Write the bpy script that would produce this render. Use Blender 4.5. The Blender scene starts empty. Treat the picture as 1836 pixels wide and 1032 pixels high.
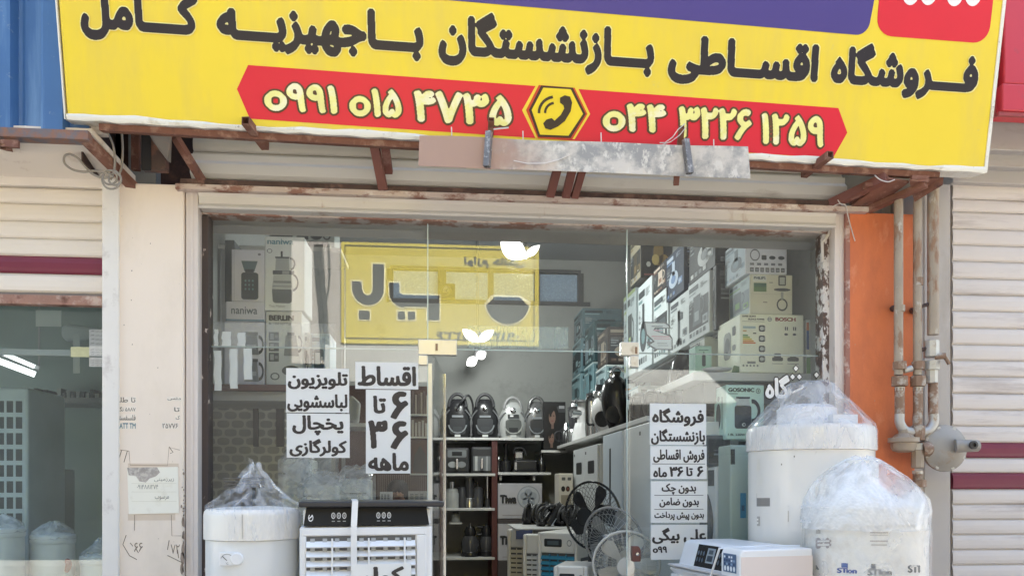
import bpy, math, random
import numpy as np
from mathutils import Vector, Matrix
R = math.radians
random.seed(7)
sc = bpy.context.scene
COL = sc.collection

# ------------------------------------------------------------------ camera, sky, sun, exposure
CY, CZ, FPX, YAW = -4.6, 1.45, 1400.0, R(5.2)
cd = bpy.data.cameras.new('camera'); cam = bpy.data.objects.new('camera', cd); COL.objects.link(cam)
cam.location = (0, CY, CZ); cam.rotation_euler = (R(90), 0, -YAW)
cd.sensor_width = 36; cd.lens = FPX/1836*36; cd.shift_y = (870-516)/1836; cd.clip_start = .05; cd.clip_end = 500
sc.camera = cam
SUN_EL, SUN_AZ = R(52), R(18)
w = bpy.data.worlds.new('World'); sc.world = w; w.use_nodes = True
nt = w.node_tree; sky = nt.nodes.new('ShaderNodeTexSky'); sky.sky_type = 'NISHITA'; sky.sun_disc = False
sky.sun_elevation = SUN_EL; sky.sun_rotation = SUN_AZ; sky.air_density = 1.4; sky.dust_density = 3
bgn = nt.nodes['Background']; bgn.inputs[1].default_value = .10
nt.links.new(sky.outputs[0], bgn.inputs[0])
sl = bpy.data.lights.new('sun', 'SUN'); sl.energy = 5.0; sl.angle = R(.5); sl.color = (1, .93, .83)
so = bpy.data.objects.new('sun', sl); COL.objects.link(so)
sdir = Vector((math.sin(SUN_AZ)*math.cos(SUN_EL), math.cos(SUN_AZ)*math.cos(SUN_EL), math.sin(SUN_EL)))
so.rotation_euler = sdir.to_track_quat('Z', 'Y').to_euler(); so.location = (3, 8, 14)
sc.view_settings.view_transform = 'Standard'; sc.view_settings.look = 'None'
sc.view_settings.gamma = 1; sc.view_settings.exposure = 2.86
sc.cycles.max_bounces = 10; sc.cycles.transparent_max_bounces = 24; sc.cycles.diffuse_bounces = 5
sc.cycles.caustics_reflective = False; sc.cycles.caustics_refractive = False
sc.cycles.use_denoising = True; sc.cycles.sample_clamp_indirect = 6

# ------------------------------------------------------------------ measuring helpers (photo pixel + real distance -> place)
def ray(u, v):
    a = (u-918)/FPX; b = (870-v)/FPX
    return Vector((math.sin(YAW)+math.cos(YAW)*a, math.cos(YAW)-math.sin(YAW)*a, b))
CAM = Vector((0, CY, CZ))
def V(u, v, Y):
    d = ray(u, v); return CAM + d*((Y-CY)/d.y)
def VX(u, v, X):
    d = ray(u, v); return CAM + d*(X/d.x)
def VZ(u, v, Z):
    d = ray(u, v); return CAM + d*((Z-CZ)/d.z)
def Xa(u, Y): return V(u, 870, Y).x
def Za(v, Y, u=900): return V(u, v, Y).z

# ------------------------------------------------------------------ materials
def lin(h):
    if isinstance(h, (tuple, list)): return tuple(h)+(1,) if len(h) == 3 else tuple(h)
    h = h.lstrip('#'); c = [int(h[i:i+2], 16)/255 for i in (0, 2, 4)]
    return tuple(x/12.92 if x <= .04045 else ((x+.055)/1.055)**2.4 for x in c)+(1,)
_m = {}
def M(name, col, rough=.5, metal=0, var=.1, vs=5, dirt=None, bump=0, bs=60, stretch=(1, 1, 1), spec=.5, coat=0, emit=0):
    """procedural surface: colour with soft variation, optional dirt (colour, threshold, scale, stretch), fine bump"""
    if name in _m: return _m[name]
    m = bpy.data.materials.new(name); m.use_nodes = True; n = m.node_tree.nodes; L = m.node_tree.links
    b = n['Principled BSDF']; c = lin(col)
    geo = n.new('ShaderNodeNewGeometry')
    mp = n.new('ShaderNodeMapping'); mp.inputs['Scale'].default_value = stretch; L.new(geo.outputs['Position'], mp.inputs[0])
    nz = n.new('ShaderNodeTexNoise'); nz.inputs['Scale'].default_value = vs; nz.inputs['Detail'].default_value = 5; L.new(mp.outputs[0], nz.inputs[0])
    mx = n.new('ShaderNodeMix'); mx.data_type = 'RGBA'; L.new(nz.outputs['Fac'], mx.inputs[0])
    mx.inputs[6].default_value = tuple(max(0, x*(1-var*1.6)) for x in c[:3])+(1,); mx.inputs[7].default_value = tuple(min(1, x*(1+var*1.6)) for x in c[:3])+(1,)
    out = mx.outputs[2]
    for d in (dirt if isinstance(dirt, list) else [dirt] if dirt else []):
        dc, th, ds = d[:3]; st = d[3] if len(d) > 3 else (1, 1, 1); soft = d[4] if len(d) > 4 else .06
        m2 = n.new('ShaderNodeMapping'); m2.inputs['Scale'].default_value = st; m2.inputs['Location'].default_value = (len(_m)*1.7, ds, 0); L.new(geo.outputs['Position'], m2.inputs[0])
        z2 = n.new('ShaderNodeTexNoise'); z2.inputs['Scale'].default_value = ds; z2.inputs['Detail'].default_value = 8; z2.inputs['Roughness'].default_value = .65; L.new(m2.outputs[0], z2.inputs[0])
        rp = n.new('ShaderNodeMapRange'); rp.inputs[1].default_value = th-soft; rp.inputs[2].default_value = th+soft; L.new(z2.outputs['Fac'], rp.inputs[0])
        x2 = n.new('ShaderNodeMix'); x2.data_type = 'RGBA'; L.new(rp.outputs[0], x2.inputs[0]); L.new(out, x2.inputs[6]); x2.inputs[7].default_value = lin(dc)
        out = x2.outputs[2]
    L.new(out, b.inputs['Base Color'])
    b.inputs['Roughness'].default_value = rough; b.inputs['Metallic'].default_value = metal
    b.inputs['Specular IOR Level'].default_value = spec; b.inputs['Coat Weight'].default_value = coat
    if bump:
        z3 = n.new('ShaderNodeTexNoise'); z3.inputs['Scale'].default_value = bs; z3.inputs['Detail'].default_value = 4; L.new(mp.outputs[0], z3.inputs[0])
        bp = n.new('ShaderNodeBump'); bp.inputs['Strength'].default_value = min(1, bump); bp.inputs['Distance'].default_value = .004*max(1, bump); L.new(z3.outputs['Fac'], bp.inputs['Height']); L.new(bp.outputs[0], b.inputs['Normal'])
    if emit: b.inputs['Emission Color'].default_value = c; b.inputs['Emission Strength'].default_value = emit
    _m[name] = m; return m
def ink(h):
    return M('ink_'+h, h, rough=.55, var=.06, vs=9)
def glass_mat(name, tint=(.97, .985, .98), dust=.02):
    """clear sheet glass: two real faces, Fresnel reflection, slight tint and a film of street dust"""
    m = bpy.data.materials.new(name); m.use_nodes = True; n = m.node_tree.nodes; L = m.node_tree.links
    n.remove(n['Principled BSDF']); o = n['Material Output']
    geo = n.new('ShaderNodeNewGeometry'); ma = n.new('ShaderNodeMath'); ma.operation = 'MULTIPLY_ADD'
    L.new(geo.outputs['Backfacing'], ma.inputs[0]); ma.inputs[1].default_value = 1/1.66-1.66; ma.inputs[2].default_value = 1.66
    fr = n.new('ShaderNodeFresnel'); L.new(ma.outputs[0], fr.inputs[0])
    tr = n.new('ShaderNodeBsdfTransparent'); tr.inputs[0].default_value = tint+(1,)
    gl = n.new('ShaderNodeBsdfGlossy'); gl.inputs['Roughness'].default_value = 0
    mx = n.new('ShaderNodeMixShader'); L.new(fr.outputs[0], mx.inputs[0]); L.new(tr.outputs[0], mx.inputs[1]); L.new(gl.outputs[0], mx.inputs[2])
    df = n.new('ShaderNodeBsdfDiffuse'); df.inputs[0].default_value = (.6, .6, .57, 1)
    nz = n.new('ShaderNodeTexNoise'); nz.inputs['Scale'].default_value = 2.5; nz.inputs['Detail'].default_value = 7; L.new(geo.outputs['Position'], nz.inputs[0])
    mr = n.new('ShaderNodeMapRange'); mr.inputs[1].default_value = .35; mr.inputs[2].default_value = .75; mr.inputs[3].default_value = 0; mr.inputs[4].default_value = dust*2; L.new(nz.outputs['Fac'], mr.inputs[0])
    m2 = n.new('ShaderNodeMixShader'); L.new(mr.outputs[0], m2.inputs[0]); L.new(mx.outputs[0], m2.inputs[1]); L.new(df.outputs[0], m2.inputs[2])
    L.new(m2.outputs[0], o.inputs[0]); return m
def film_mat(name, col=(.85, .86, .88), clear=.6, rough=.18, scale=14, bump=.8, voro=False, stretch=(1, 1, 1), rng=.18, vw=-.3):
    """crumpled clear plastic: part see-through, part milky, with sharp glints"""
    m = bpy.data.materials.new(name); m.use_nodes = True; n = m.node_tree.nodes; L = m.node_tree.links
    b = n['Principled BSDF']; o = n['Material Output']; b.inputs['Base Color'].default_value = col+(1,); b.inputs['Roughness'].default_value = rough
    geo = n.new('ShaderNodeNewGeometry'); mp = n.new('ShaderNodeMapping'); mp.inputs['Scale'].default_value = stretch; L.new(geo.outputs['Position'], mp.inputs[0])
    nz = n.new('ShaderNodeTexNoise'); nz.inputs['Scale'].default_value = scale; nz.inputs['Detail'].default_value = 3; nz.inputs['Distortion'].default_value = 1.5; L.new(mp.outputs[0], nz.inputs[0])
    h = nz.outputs['Fac']
    if voro:
        vo = n.new('ShaderNodeTexVoronoi'); vo.inputs['Scale'].default_value = 70; L.new(geo.outputs['Position'], vo.inputs[0])
        ad = n.new('ShaderNodeMath'); ad.operation = 'MULTIPLY_ADD'; L.new(vo.outputs['Distance'], ad.inputs[0]); ad.inputs[1].default_value = vw; L.new(nz.outputs['Fac'], ad.inputs[2]); h = ad.outputs[0]
    bp = n.new('ShaderNodeBump'); bp.inputs['Strength'].default_value = bump; bp.inputs['Distance'].default_value = .02; L.new(h, bp.inputs['Height']); L.new(bp.outputs[0], b.inputs['Normal'])
    mr = n.new('ShaderNodeMapRange'); L.new(nz.outputs['Fac'], mr.inputs[0]); mr.inputs[1].default_value = .35; mr.inputs[2].default_value = .65
    mr.inputs[3].default_value = min(1, clear+rng); mr.inputs[4].default_value = max(0, clear-rng)
    tr = n.new('ShaderNodeBsdfTransparent'); mx = n.new('ShaderNodeMixShader'); L.new(mr.outputs[0], mx.inputs[0]); L.new(b.outputs[0], mx.inputs[1]); L.new(tr.outputs[0], mx.inputs[2])
    L.new(mx.outputs[0], o.inputs[0]); return m

# ------------------------------------------------------------------ mesh builder
class MB:
    def __init__(s, M4=None): s.v = []; s.f = []; s.mi = []; s.mats = []; s.M = M4; s.k = 0
    def use(s, m):
        if m not in s.mats: s.mats.append(m)
        s.k = s.mats.index(m); return s
    def add(s, vs, fs):
        o = len(s.v)
        s.v += [(s.M @ Vector(p)) if s.M else Vector(p) for p in vs]
        s.f += [tuple(i+o for i in f) for f in fs]; s.mi += [s.k]*len(fs); return s
    def box(s, x0, x1, y0, y1, z0, z1):
        return s.add([(x, y, z) for z in (z0, z1) for y in (y0, y1) for x in (x0, x1)],
                     [(0, 2, 3, 1), (4, 5, 7, 6), (0, 1, 5, 4), (2, 6, 7, 3), (0, 4, 6, 2), (1, 3, 7, 5)])
    def bar(s, a, b, w, h, up=(0, 0, 1)):
        a = Vector(a); b = Vector(b); d = (b-a).normalized(); x = d.cross(Vector(up))
        if x.length < 1e-4: x = Vector((1, 0, 0))
        x.normalize(); z = x.cross(d)
        p = [q+x*i*w/2+z*j*h/2 for q in (a, b) for i, j in ((-1, -1), (1, -1), (1, 1), (-1, 1))]
        return s.add(p, [(0, 1, 2, 3), (7, 6, 5, 4), (0, 4, 5, 1), (1, 5, 6, 2), (2, 6, 7, 3), (3, 7, 4, 0)])
    def sqtube(s, a, b, w, t=.003):
        """open square tube (hollow end) from a (open end) to b"""
        a = Vector(a); b = Vector(b); d = (b-a).normalized(); x = d.cross(Vector((0, 0, 1))).normalized(); z = x.cross(d)
        q = ((-1, -1), (1, -1), (1, 1), (-1, 1)); w2 = w/2-t; p = []
        for o, ww in ((a, w/2), (b, w/2), (a, w2), (a+d*w*2, w2)): p += [o+x*i*ww+z*j*ww for i, j in q]
        f = []
        for i in range(4):
            j = (i+1) % 4; f += [(i, j, 4+j, 4+i), (j, i, 8+i, 8+j), (8+j, 8+i, 12+i, 12+j)]
        return s.add(p, f+[(4, 5, 6, 7), (15, 14, 13, 12)])
    def tube(s, pts, r, n=8, closed=False, caps=True):
        P = [Vector(p) for p in pts]; N = len(P); rr = r if isinstance(r, (list, tuple)) else [r]*N; vs = []; fs = []
        pu = None
        for i in range(N):
            if closed: d = P[(i+1) % N]-P[i-1]
            else: d = P[min(i+1, N-1)]-P[max(i-1, 0)]
            if d.length < 1e-9: d = Vector((0, 0, 1))
            d.normalize()
            if pu is None: pu = d.orthogonal()
            u = (pu-d*pu.dot(d))
            if u.length < 1e-6: u = d.orthogonal()
            u.normalize(); pu = u; q = d.cross(u)
            vs += [P[i]+(u*math.cos(2*math.pi*k/n)+q*math.sin(2*math.pi*k/n))*rr[i] for k in range(n)]
        for i in range(N if closed else N-1):
            a = i*n; b = ((i+1) % N)*n
            fs += [(a+k, a+(k+1) % n, b+(k+1) % n, b+k) for k in range(n)]
        if caps and not closed: fs += [tuple(range(n))[::-1], tuple(range((N-1)*n, N*n))]
        return s.add(vs, fs)
    def lathe(s, prof, n=32, c=(0, 0, 0), axis='z', a0=0, a1=None):
        vs = []; fs = []; c = Vector(c); full = a1 is None; a1 = 2*math.pi if full else a1; m = n if full else n+1
        for r, z in prof:
            for k in range(m):
                t = a0+(a1-a0)*k/n; x, y = r*math.cos(t), r*math.sin(t)
                vs.append(c+Vector((x, y, z) if axis == 'z' else (x, -z, y) if axis == 'y' else (z, x, y)))
        for i in range(len(prof)-1):
            for k in range(n):
                k2 = (k+1) % m; fs.append((i*m+k, i*m+k2, (i+1)*m+k2, (i+1)*m+k))
        if full:
            if prof[0][0] > 1e-6: fs.append(tuple(range(m))[::-1])
            if prof[-1][0] > 1e-6: fs.append(tuple(range((len(prof)-1)*m, len(prof)*m)))
        return s.add(vs, fs)
    def prism(s, poly, o, ex, ey, d0, d1):
        o = Vector(o); ex = Vector(ex); ey = Vector(ey); n = ex.cross(ey).normalized(); k = len(poly)
        vs = [o+ex*x+ey*y+n*d for d in (d0, d1) for x, y in poly]
        fs = [tuple(range(k))[::-1], tuple(range(k, 2*k))]+[(i, (i+1) % k, k+(i+1) % k, k+i) for i in range(k)]
        return s.add(vs, fs)
    def build(s, name, mat=None, parent=None, smooth=None, bevel=0, kind=None, label=None, seg=2):
        me = bpy.data.meshes.new(name); base = Vector((0, 0, 0))
        me.from_pydata([tuple(p) for p in s.v], [], s.f)
        for m in (s.mats or [mat]): me.materials.append(m)
        if s.mats: me.polygons.foreach_set('material_index', s.mi)
        me.update()
        if smooth is not None:
            me.polygons.foreach_set('use_smooth', [True]*len(me.polygons)); me.set_sharp_from_angle(angle=R(smooth))
        o = bpy.data.objects.new(name, me); COL.objects.link(o)
        if parent: o.parent = parent; o.matrix_parent_inverse = Matrix.Translation(-WLOC.get(parent.name, Vector((0, 0, 0)))) if parent.name in WLOC else Matrix.Identity(4)
        if bevel:
            md = o.modifiers.new('bevel', 'BEVEL'); md.width = bevel; md.segments = seg; md.limit_method = 'ANGLE'; md.angle_limit = R(40)
        if kind: o['kind'] = kind
        if label: o['label'] = label
        return o
WLOC = {}
def thing(name, label, cat, loc=(0, 0, 0), rz=0, group=None, world=False):
    """an Empty at the thing's base; world=True: its parts are given in world coordinates"""
    o = bpy.data.objects.new(name, None); COL.objects.link(o); o.empty_display_size = .1
    o.location = loc; o.rotation_euler = (0, 0, rz); o['label'] = label; o['category'] = cat
    if group: o['group'] = group
    if world: WLOC[o.name] = Vector(loc)
    return o
def tag(o, label, cat, group=None):
    o['label'] = label; o['category'] = cat
    if group: o['group'] = group
    return o
def dup(root, loc, rz, label, scale=None):
    def cp(o, par):
        c = o.copy(); COL.objects.link(c)
        if par: c.parent = par
        for ch in list(o.children): cp(ch, c)
        return c
    r = cp(root, None); r.location = loc; r.rotation_euler = (0, 0, rz); r['label'] = label
    if scale: r.scale = (scale,)*3
    return r

# ------------------------------------------------------------------ lettering: outlines -> raster -> thickened -> smooth mesh
AR = {'ا': (0xFE8D, 0xFE8E, 0, 0), 'ب': (0xFE8F, 0xFE90, 0xFE91, 0xFE92), 'پ': (0xFB56, 0xFB57, 0xFB58, 0xFB59), 'ت': (0xFE95, 0xFE96, 0xFE97, 0xFE98),
 'ج': (0xFE9D, 0xFE9E, 0xFE9F, 0xFEA0), 'چ': (0xFB7A, 0xFB7B, 0xFB7C, 0xFB7D), 'خ': (0xFEA5, 0xFEA6, 0xFEA7, 0xFEA8), 'د': (0xFEA9, 0xFEAA, 0, 0), 'ر': (0xFEAD, 0xFEAE, 0, 0),
 'ز': (0xFEAF, 0xFEB0, 0, 0), 'س': (0xFEB1, 0xFEB2, 0xFEB3, 0xFEB4), 'ش': (0xFEB5, 0xFEB6, 0xFEB7, 0xFEB8), 'ض': (0xFEBD, 0xFEBE, 0xFEBF, 0xFEC0), 'ط': (0xFEC1, 0xFEC2, 0xFEC3, 0xFEC4),
 'ع': (0xFEC9, 0xFECA, 0xFECB, 0xFECC), 'ف': (0xFED1, 0xFED2, 0xFED3, 0xFED4), 'ق': (0xFED5, 0xFED6, 0xFED7, 0xFED8), 'ک': (0xFB8E, 0xFB8F, 0xFB90, 0xFB91), 'گ': (0xFB92, 0xFB93, 0xFB94, 0xFB95),
 'ل': (0xFEDD, 0xFEDE, 0xFEDF, 0xFEE0), 'م': (0xFEE1, 0xFEE2, 0xFEE3, 0xFEE4), 'ن': (0xFEE5, 0xFEE6, 0xFEE7, 0xFEE8), 'ه': (0xFEE9, 0xFEEA, 0xFEEB, 0xFEEC), 'و': (0xFEED, 0xFEEE, 0, 0),
 'ی': (0xFBFC, 0xFBFD, 0xFBFE, 0xFBFF), 'ـ': (0x640,)*4}
def shape(t):
    if not any(c in AR for c in t): return t
    out = []; n = len(t)
    for i, c in enumerate(t):
        if c not in AR: out.append(c); continue
        f = AR[c]; p = i > 0 and t[i-1] in AR and AR[t[i-1]][2]; q = i < n-1 and t[i+1] in AR and f[2]
        out.append(chr(f[3] if p and q else f[1] if p else f[2] if q else f[0]))
    r = ''.join(reversed(out))
    # numbers keep their own order
    import re
    return re.sub(r'[۰-۹]+', lambda m: m.group(0)[::-1], r)
def outline(t):
    cu = bpy.data.curves.new('t', 'FONT'); cu.body = shape(t); cu.fill_mode = 'NONE'; cu.resolution_u = 5
    ob = bpy.data.objects.new('t', cu); COL.objects.link(ob)
    dg = bpy.context.evaluated_depsgraph_get(); dg.update()
    me = bpy.data.meshes.new_from_object(ob.evaluated_get(dg))
    co = np.array([v.co[:2] for v in me.vertices]); nx = {}
    for e in me.edges:
        a, b = e.vertices; nx.setdefault(a, []).append(b); nx.setdefault(b, []).append(a)
    seen = set(); loops = []
    for s0 in range(len(co)):
        if s0 in seen or s0 not in nx: continue
        lp = [s0]; seen.add(s0); cur = s0; nn = sorted(nx[s0]); nxt = s0+1 if s0+1 in nn else nn[0]
        while nxt not in seen:
            lp.append(nxt); seen.add(nxt); c2 = [q for q in nx[nxt] if q != cur]; cur = nxt
            if not c2: break
            nxt = c2[0]
        loops.append(co[lp])
    bpy.data.objects.remove(ob); bpy.data.curves.remove(cu); bpy.data.meshes.remove(me)
    return loops
def raster(loops, x0, y0, W, H, s):
    """non-zero winding fill on a W x H grid, s pixels per unit"""
    A = np.zeros((H, W), bool); segs = []
    for l in loops:
        q = np.vstack([l, l[:1]]); segs.append(np.hstack([q[:-1], q[1:]]))
    S = np.vstack(segs); X0 = (S[:, 0]-x0)*s; Y0 = (S[:, 1]-y0)*s; X1 = (S[:, 2]-x0)*s; Y1 = (S[:, 3]-y0)*s
    for r in range(H):
        yc = r+.5; up = (Y0 <= yc) & (Y1 > yc); dn = (Y1 <= yc) & (Y0 > yc); k = up | dn
        if not k.any(): continue
        xs = X0[k]+(yc-Y0[k])*(X1[k]-X0[k])/(Y1[k]-Y0[k]); d = np.where(up[k], 1, -1)
        acc = np.zeros(W+1, int); ii = np.clip(np.ceil(xs-.5), 0, W).astype(int); np.add.at(acc, ii, d)
        A[r] = np.cumsum(acc)[:W] != 0
    return A
def dilate(A, rx, ry, diamond=False):
    B = A.copy(); H, W = A.shape
    for j in range(-int(ry), int(ry)+1):
        for i in range(-int(rx), int(rx)+1):
            if diamond:
                if abs(i)/max(rx, .01)+abs(j)/max(ry, .01) > 1.15: continue
            elif rx and ry and (i/max(rx, .01))**2+(j/max(ry, .01))**2 > 1.05: continue
            B[max(0, j):H+min(0, j), max(0, i):W+min(0, i)] |= A[max(0, -j):H+min(0, -j), max(0, -i):W+min(0, -i)]
    return B
def march(A, blur=1):
    """binary grid -> flat verts/faces with smoothed edges (grid units)"""
    F = np.pad(A.astype(float), 2)
    for _ in range(blur):
        F = (F+np.roll(F, 1, 0)+np.roll(F, -1, 0))/3; F = (F+np.roll(F, 1, 1)+np.roll(F, -1, 1))/3
    I = F > .5; H, W = F.shape; vs = []; fs = []; vi = {}
    def vert(x, y):
        k = (round(x, 3), round(y, 3))
        if k not in vi: vi[k] = len(vs); vs.append((k[0]-2+.5, k[1]-2+.5))
        return vi[k]
    c = I[:-1, :-1].astype(int)+I[:-1, 1:]+I[1:, 1:]+I[1:, :-1]
    for y in range(H-1):
        row = c[y]; nz = np.nonzero(row)[0]; x = 0; i = 0; L = len(nz)
        while i < L:
            x = nz[i]
            if row[x] == 4:
                j = i
                while j+1 < L and nz[j+1] == nz[j]+1 and row[nz[j+1]] == 4: j += 1
                x1 = nz[j]+1; fs.append((vert(x, y), vert(x1, y), vert(x1, y+1), vert(x, y+1))); i = j+1; continue
            cor = [(x, y), (x+1, y), (x+1, y+1), (x, y+1)]; p = []
            for a in range(4):
                (ax, ay), (bx, by) = cor[a], cor[(a+1) % 4]; fa, fb = F[ay, ax], F[by, bx]
                if fa > .5: p.append(vert(ax, ay))
                if (fa > .5) != (fb > .5):
                    t = (.5-fa)/(fb-fa); p.append(vert(ax+(bx-ax)*t, ay+(by-ay)*t))
            q = [p[k] for k in range(len(p)) if p[k] != p[k-1]]
            if len(q) >= 3: fs.append(tuple(q))
            i += 1
    return vs, fs
_tc = {}
def glyphs(t, bold=.035, res=90, grow=0, boldy=None):
    """lettering mesh in em units, bbox (x0,x1,y0,y1) without 'grow'"""
    key = (t, bold, res, grow, boldy)
    if key in _tc: return _tc[key]
    lo = outline(t); al = np.vstack(lo); pad = bold+grow+.06; x0, y0 = al.min(0)-pad; x1, y1 = al.max(0)+pad
    A = raster(lo, x0, y0, int((x1-x0)*res)+1, int((y1-y0)*res)+1, res)
    by = bold*.75 if boldy is None else boldy
    if bold: A = dilate(A, bold*res*1.25, by*res*1.25, True)
    ys, xs = np.nonzero(A); bb = (xs.min()/res+x0, (xs.max()+1)/res+x0, ys.min()/res+y0, (ys.max()+1)/res+y0)
    if grow: A = dilate(A, grow*res, grow*res)
    vs, fs = march(A); vs = [(x/res+x0, y/res+y0) for x, y in vs]
    _tc[key] = (vs, fs, bb); return _tc[key]

class Dec:
    """flat print on a face: frame o + ex*x + ey*y, lifted along n by thin layers"""
    def __init__(s, o, ex, ey, n=None, step=.0012, base=.0012):
        s.o = Vector(o); s.ex = Vector(ex); s.ey = Vector(ey); s.n = (Vector(n) if n else s.ex.cross(s.ey)).normalized(); s.mb = MB(); s.step = step; s.base = base
    def put(s, pts, fs, col, lev):
        s.mb.use(col if not isinstance(col, str) else ink(col))
        s.mb.add([s.o+s.ex*x+s.ey*y+s.n*(s.base+s.step*lev) for x, y in pts], fs); return s
    def poly(s, pts, col, lev=0): return s.put(pts, [tuple(range(len(pts)))], col, lev)
    def rect(s, x0, y0, x1, y1, col, lev=0): return s.poly([(x0, y0), (x1, y0), (x1, y1), (x0, y1)], col, lev)
    def rrect(s, x0, y0, x1, y1, rx, ry, col, lev=0):
        p = []
        for cx, cy, a in ((x1-rx, y0+ry, -90), (x1-rx, y1-ry, 0), (x0+rx, y1-ry, 90), (x0+rx, y0+ry, 180)):
            p += [(cx+rx*math.cos(R(a+k*15)), cy+ry*math.sin(R(a+k*15))) for k in range(7)]
        return s.poly(p, col, lev)
    def ell(s, cx, cy, rx, ry, col, lev=0, n=24, a0=0, a1=360):
        return s.poly([(cx+rx*math.cos(R(a0+(a1-a0)*k/n)), cy+ry*math.sin(R(a0+(a1-a0)*k/n))) for k in range(n+(0 if a1-a0 == 360 else 1))], col, lev)
    def ring(s, cx, cy, rx, ry, t, col, lev=0, n=28, a0=0, a1=360):
        p = []; f = []
        for k in range(n+1):
            a = R(a0+(a1-a0)*k/n); p += [(cx+rx*math.cos(a), cy+ry*math.sin(a)), (cx+rx*(1-t)*math.cos(a), cy+ry*(1-t)*math.sin(a))]
        f = [(2*k, 2*k+2, 2*k+3, 2*k+1) for k in range(n)]
        return s.put(p, f, col, lev)
    def line(s, pts, wd, col, lev=0, asp=1):
        """polyline of width wd (in x units), asp = y units per x unit; mitred strip"""
        p = [Vector((x, y/asp)) for x, y in pts]; q = []
        for i in range(len(p)):
            d = p[min(i+1, len(p)-1)]-p[max(i-1, 0)]; d.normalize(); nn = Vector((-d.y, d.x))*wd/2
            q += [((p[i]+nn).x, (p[i]+nn).y*asp), ((p[i]-nn).x, (p[i]-nn).y*asp)]
        return s.put(q, [(2*i, 2*i+1, 2*i+3, 2*i+2) for i in range(len(p)-1)], col, lev)
    def text(s, t, x0, y0, x1, y1, col, lev=1, bold=.035, res=64, grow=0, boldy=None):
        vs, fs, b = glyphs(t, bold, res, grow, boldy)
        return s.put([(x0+(x-b[0])/(b[1]-b[0])*(x1-x0), y0+(y-b[2])/(b[3]-b[2])*(y1-y0)) for x, y in vs], fs, col, lev)
    def base_text(s, t, x0, x1, ybase, em, col, lev=1, bold=.05, res=90, grow=0, boldy=None):
        vs, fs, b = glyphs(t, bold, res, grow, boldy)
        return s.put([(x0+(x-b[0])/(b[1]-b[0])*(x1-x0), ybase+y*em) for x, y in vs], fs, col, lev)
    def build(s, name='print', parent=None, label=None): return s.mb.build(name, None, parent, label=label)
def grid_on(d, x0, y0, x1, y1, nx, ny, col, lev=1, fill=.6):
    for i in range(nx):
        for j in range(ny):
            a = x0+(x1-x0)*i/nx; b = y0+(y1-y0)*j/ny; d.rect(a, b, a+(x1-x0)/nx*fill, b+(y1-y0)/ny*fill, col, lev)
# ================================================================== SETTING
asphalt = M('asphalt', (.30, .285, .26), rough=.9, var=.15, vs=2, dirt=((.36, .34, .31), .6, 3), bump=.6, bs=90)
paving = M('paving', (.36, .34, .31), rough=.85, var=.1, vs=3, dirt=((.2, .19, .17), .62, 5), bump=.4, bs=60)
g = MB().box(-60, 60, -60, 40, -.3, -.004).build('ground', M('soil', (.25, .23, .2), rough=.95), kind='structure')
MB().box(-60, 60, -9.0, -2.3, -.1, 0.0).build('street', asphalt, kind='structure')
MB().box(-60, 60, -2.3, -.02, -.05, .12).build('pavement', paving, kind='structure', bevel=.01)
MB().box(-60, 60, -9.99, -9.0, -.05, .13).build('opposite_pavement', paving, kind='structure', bevel=.01)
PAVE = .12
XL, XR, YB, ZC = -1.62, Xa(1512, 0), 5.35, 4.35      # shop room

wall_in = M('room_plaster', (.30, .305, .29), rough=.8, var=.05, vs=1.5, dirt=((.25, .255, .24), .64, 2.5), bump=.15, bs=50)
beige = M('beige_plaster', (.86, .745, .625), rough=.75, var=.025, vs=2.2, dirt=[((.80, .69, .57), .58, 3.5, (1, 1, .5), .1), ((.52, .44, .35), .715, 7, (1.3, 1, 1), .03)], bump=.15, bs=40)
orange = M('orange_paint', (.72, .20, .07), rough=.6, var=.05, vs=2.5, dirt=[((.55, .15, .06), .56, 3, (1, 1, .4), .1), ((.78, .30, .15), .64, 7, (1, 1, .5), .08), ((.42, .30, .25), .73, 13, (1, 1, 1), .02)], bump=.25, bs=70)
greywall = M('grey_casing', (.48, .44, .40), rough=.6, var=.05, vs=2, dirt=((.38, .33, .28), .63, 3, (1, 1, .4), .08), bump=.1)
brick_up = M('upper_render', (.45, .41, .36), rough=.85, var=.12, vs=2)
rust = M('rusty_steel', (.20, .085, .055), rough=.75, metal=.1, var=.25, vs=9, dirt=[((.33, .19, .135), .58, 14), ((.07, .035, .03), .63, 6)], bump=.5, bs=120)
rust_lt = M('rusty_steel_pale', (.36, .20, .15), rough=.75, var=.2, vs=9, dirt=[((.55, .42, .35), .57, 12), ((.16, .07, .05), .62, 8)], bump=.5, bs=120)
dark = M('dark_void', (.02, .018, .018), rough=.9, var=.2)
offwhite = M('white_enamel_weathered', (.62, .57, .50), rough=.45, var=.04, vs=4, dirt=[((.42, .30, .22), .66, 6, (1, 1, .3), .05)], bump=.08)
slat_l = M('cream_slats', (.80, .73, .645), rough=.5, var=.04, vs=3, dirt=[((.58, .50, .42), .62, 5, (.25, 1, 1.6), .08)], bump=.1)
slat_r = M('pale_slats', (.68, .62, .575), rough=.5, var=.04, vs=3, dirt=[((.46, .40, .37), .62, 5, (.2, 1, 2), .07)], bump=.1)
slat_c = M('shop_slats', (.55, .52, .47), rough=.5, var=.05, vs=3, dirt=[((.38, .33, .28), .62, 5, (.2, 1, 2), .07)], bump=.1)
purple = M('maroon_slat', (.19, .025, .05), rough=.4, var=.08, vs=5, dirt=((.27, .07, .09), .66, 7, (.2, 1, 1), .06))
glassm = glass_mat('shop_glass')
glass2 = glass_mat('side_glass', tint=(.90, .955, .955), dust=.02)

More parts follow.
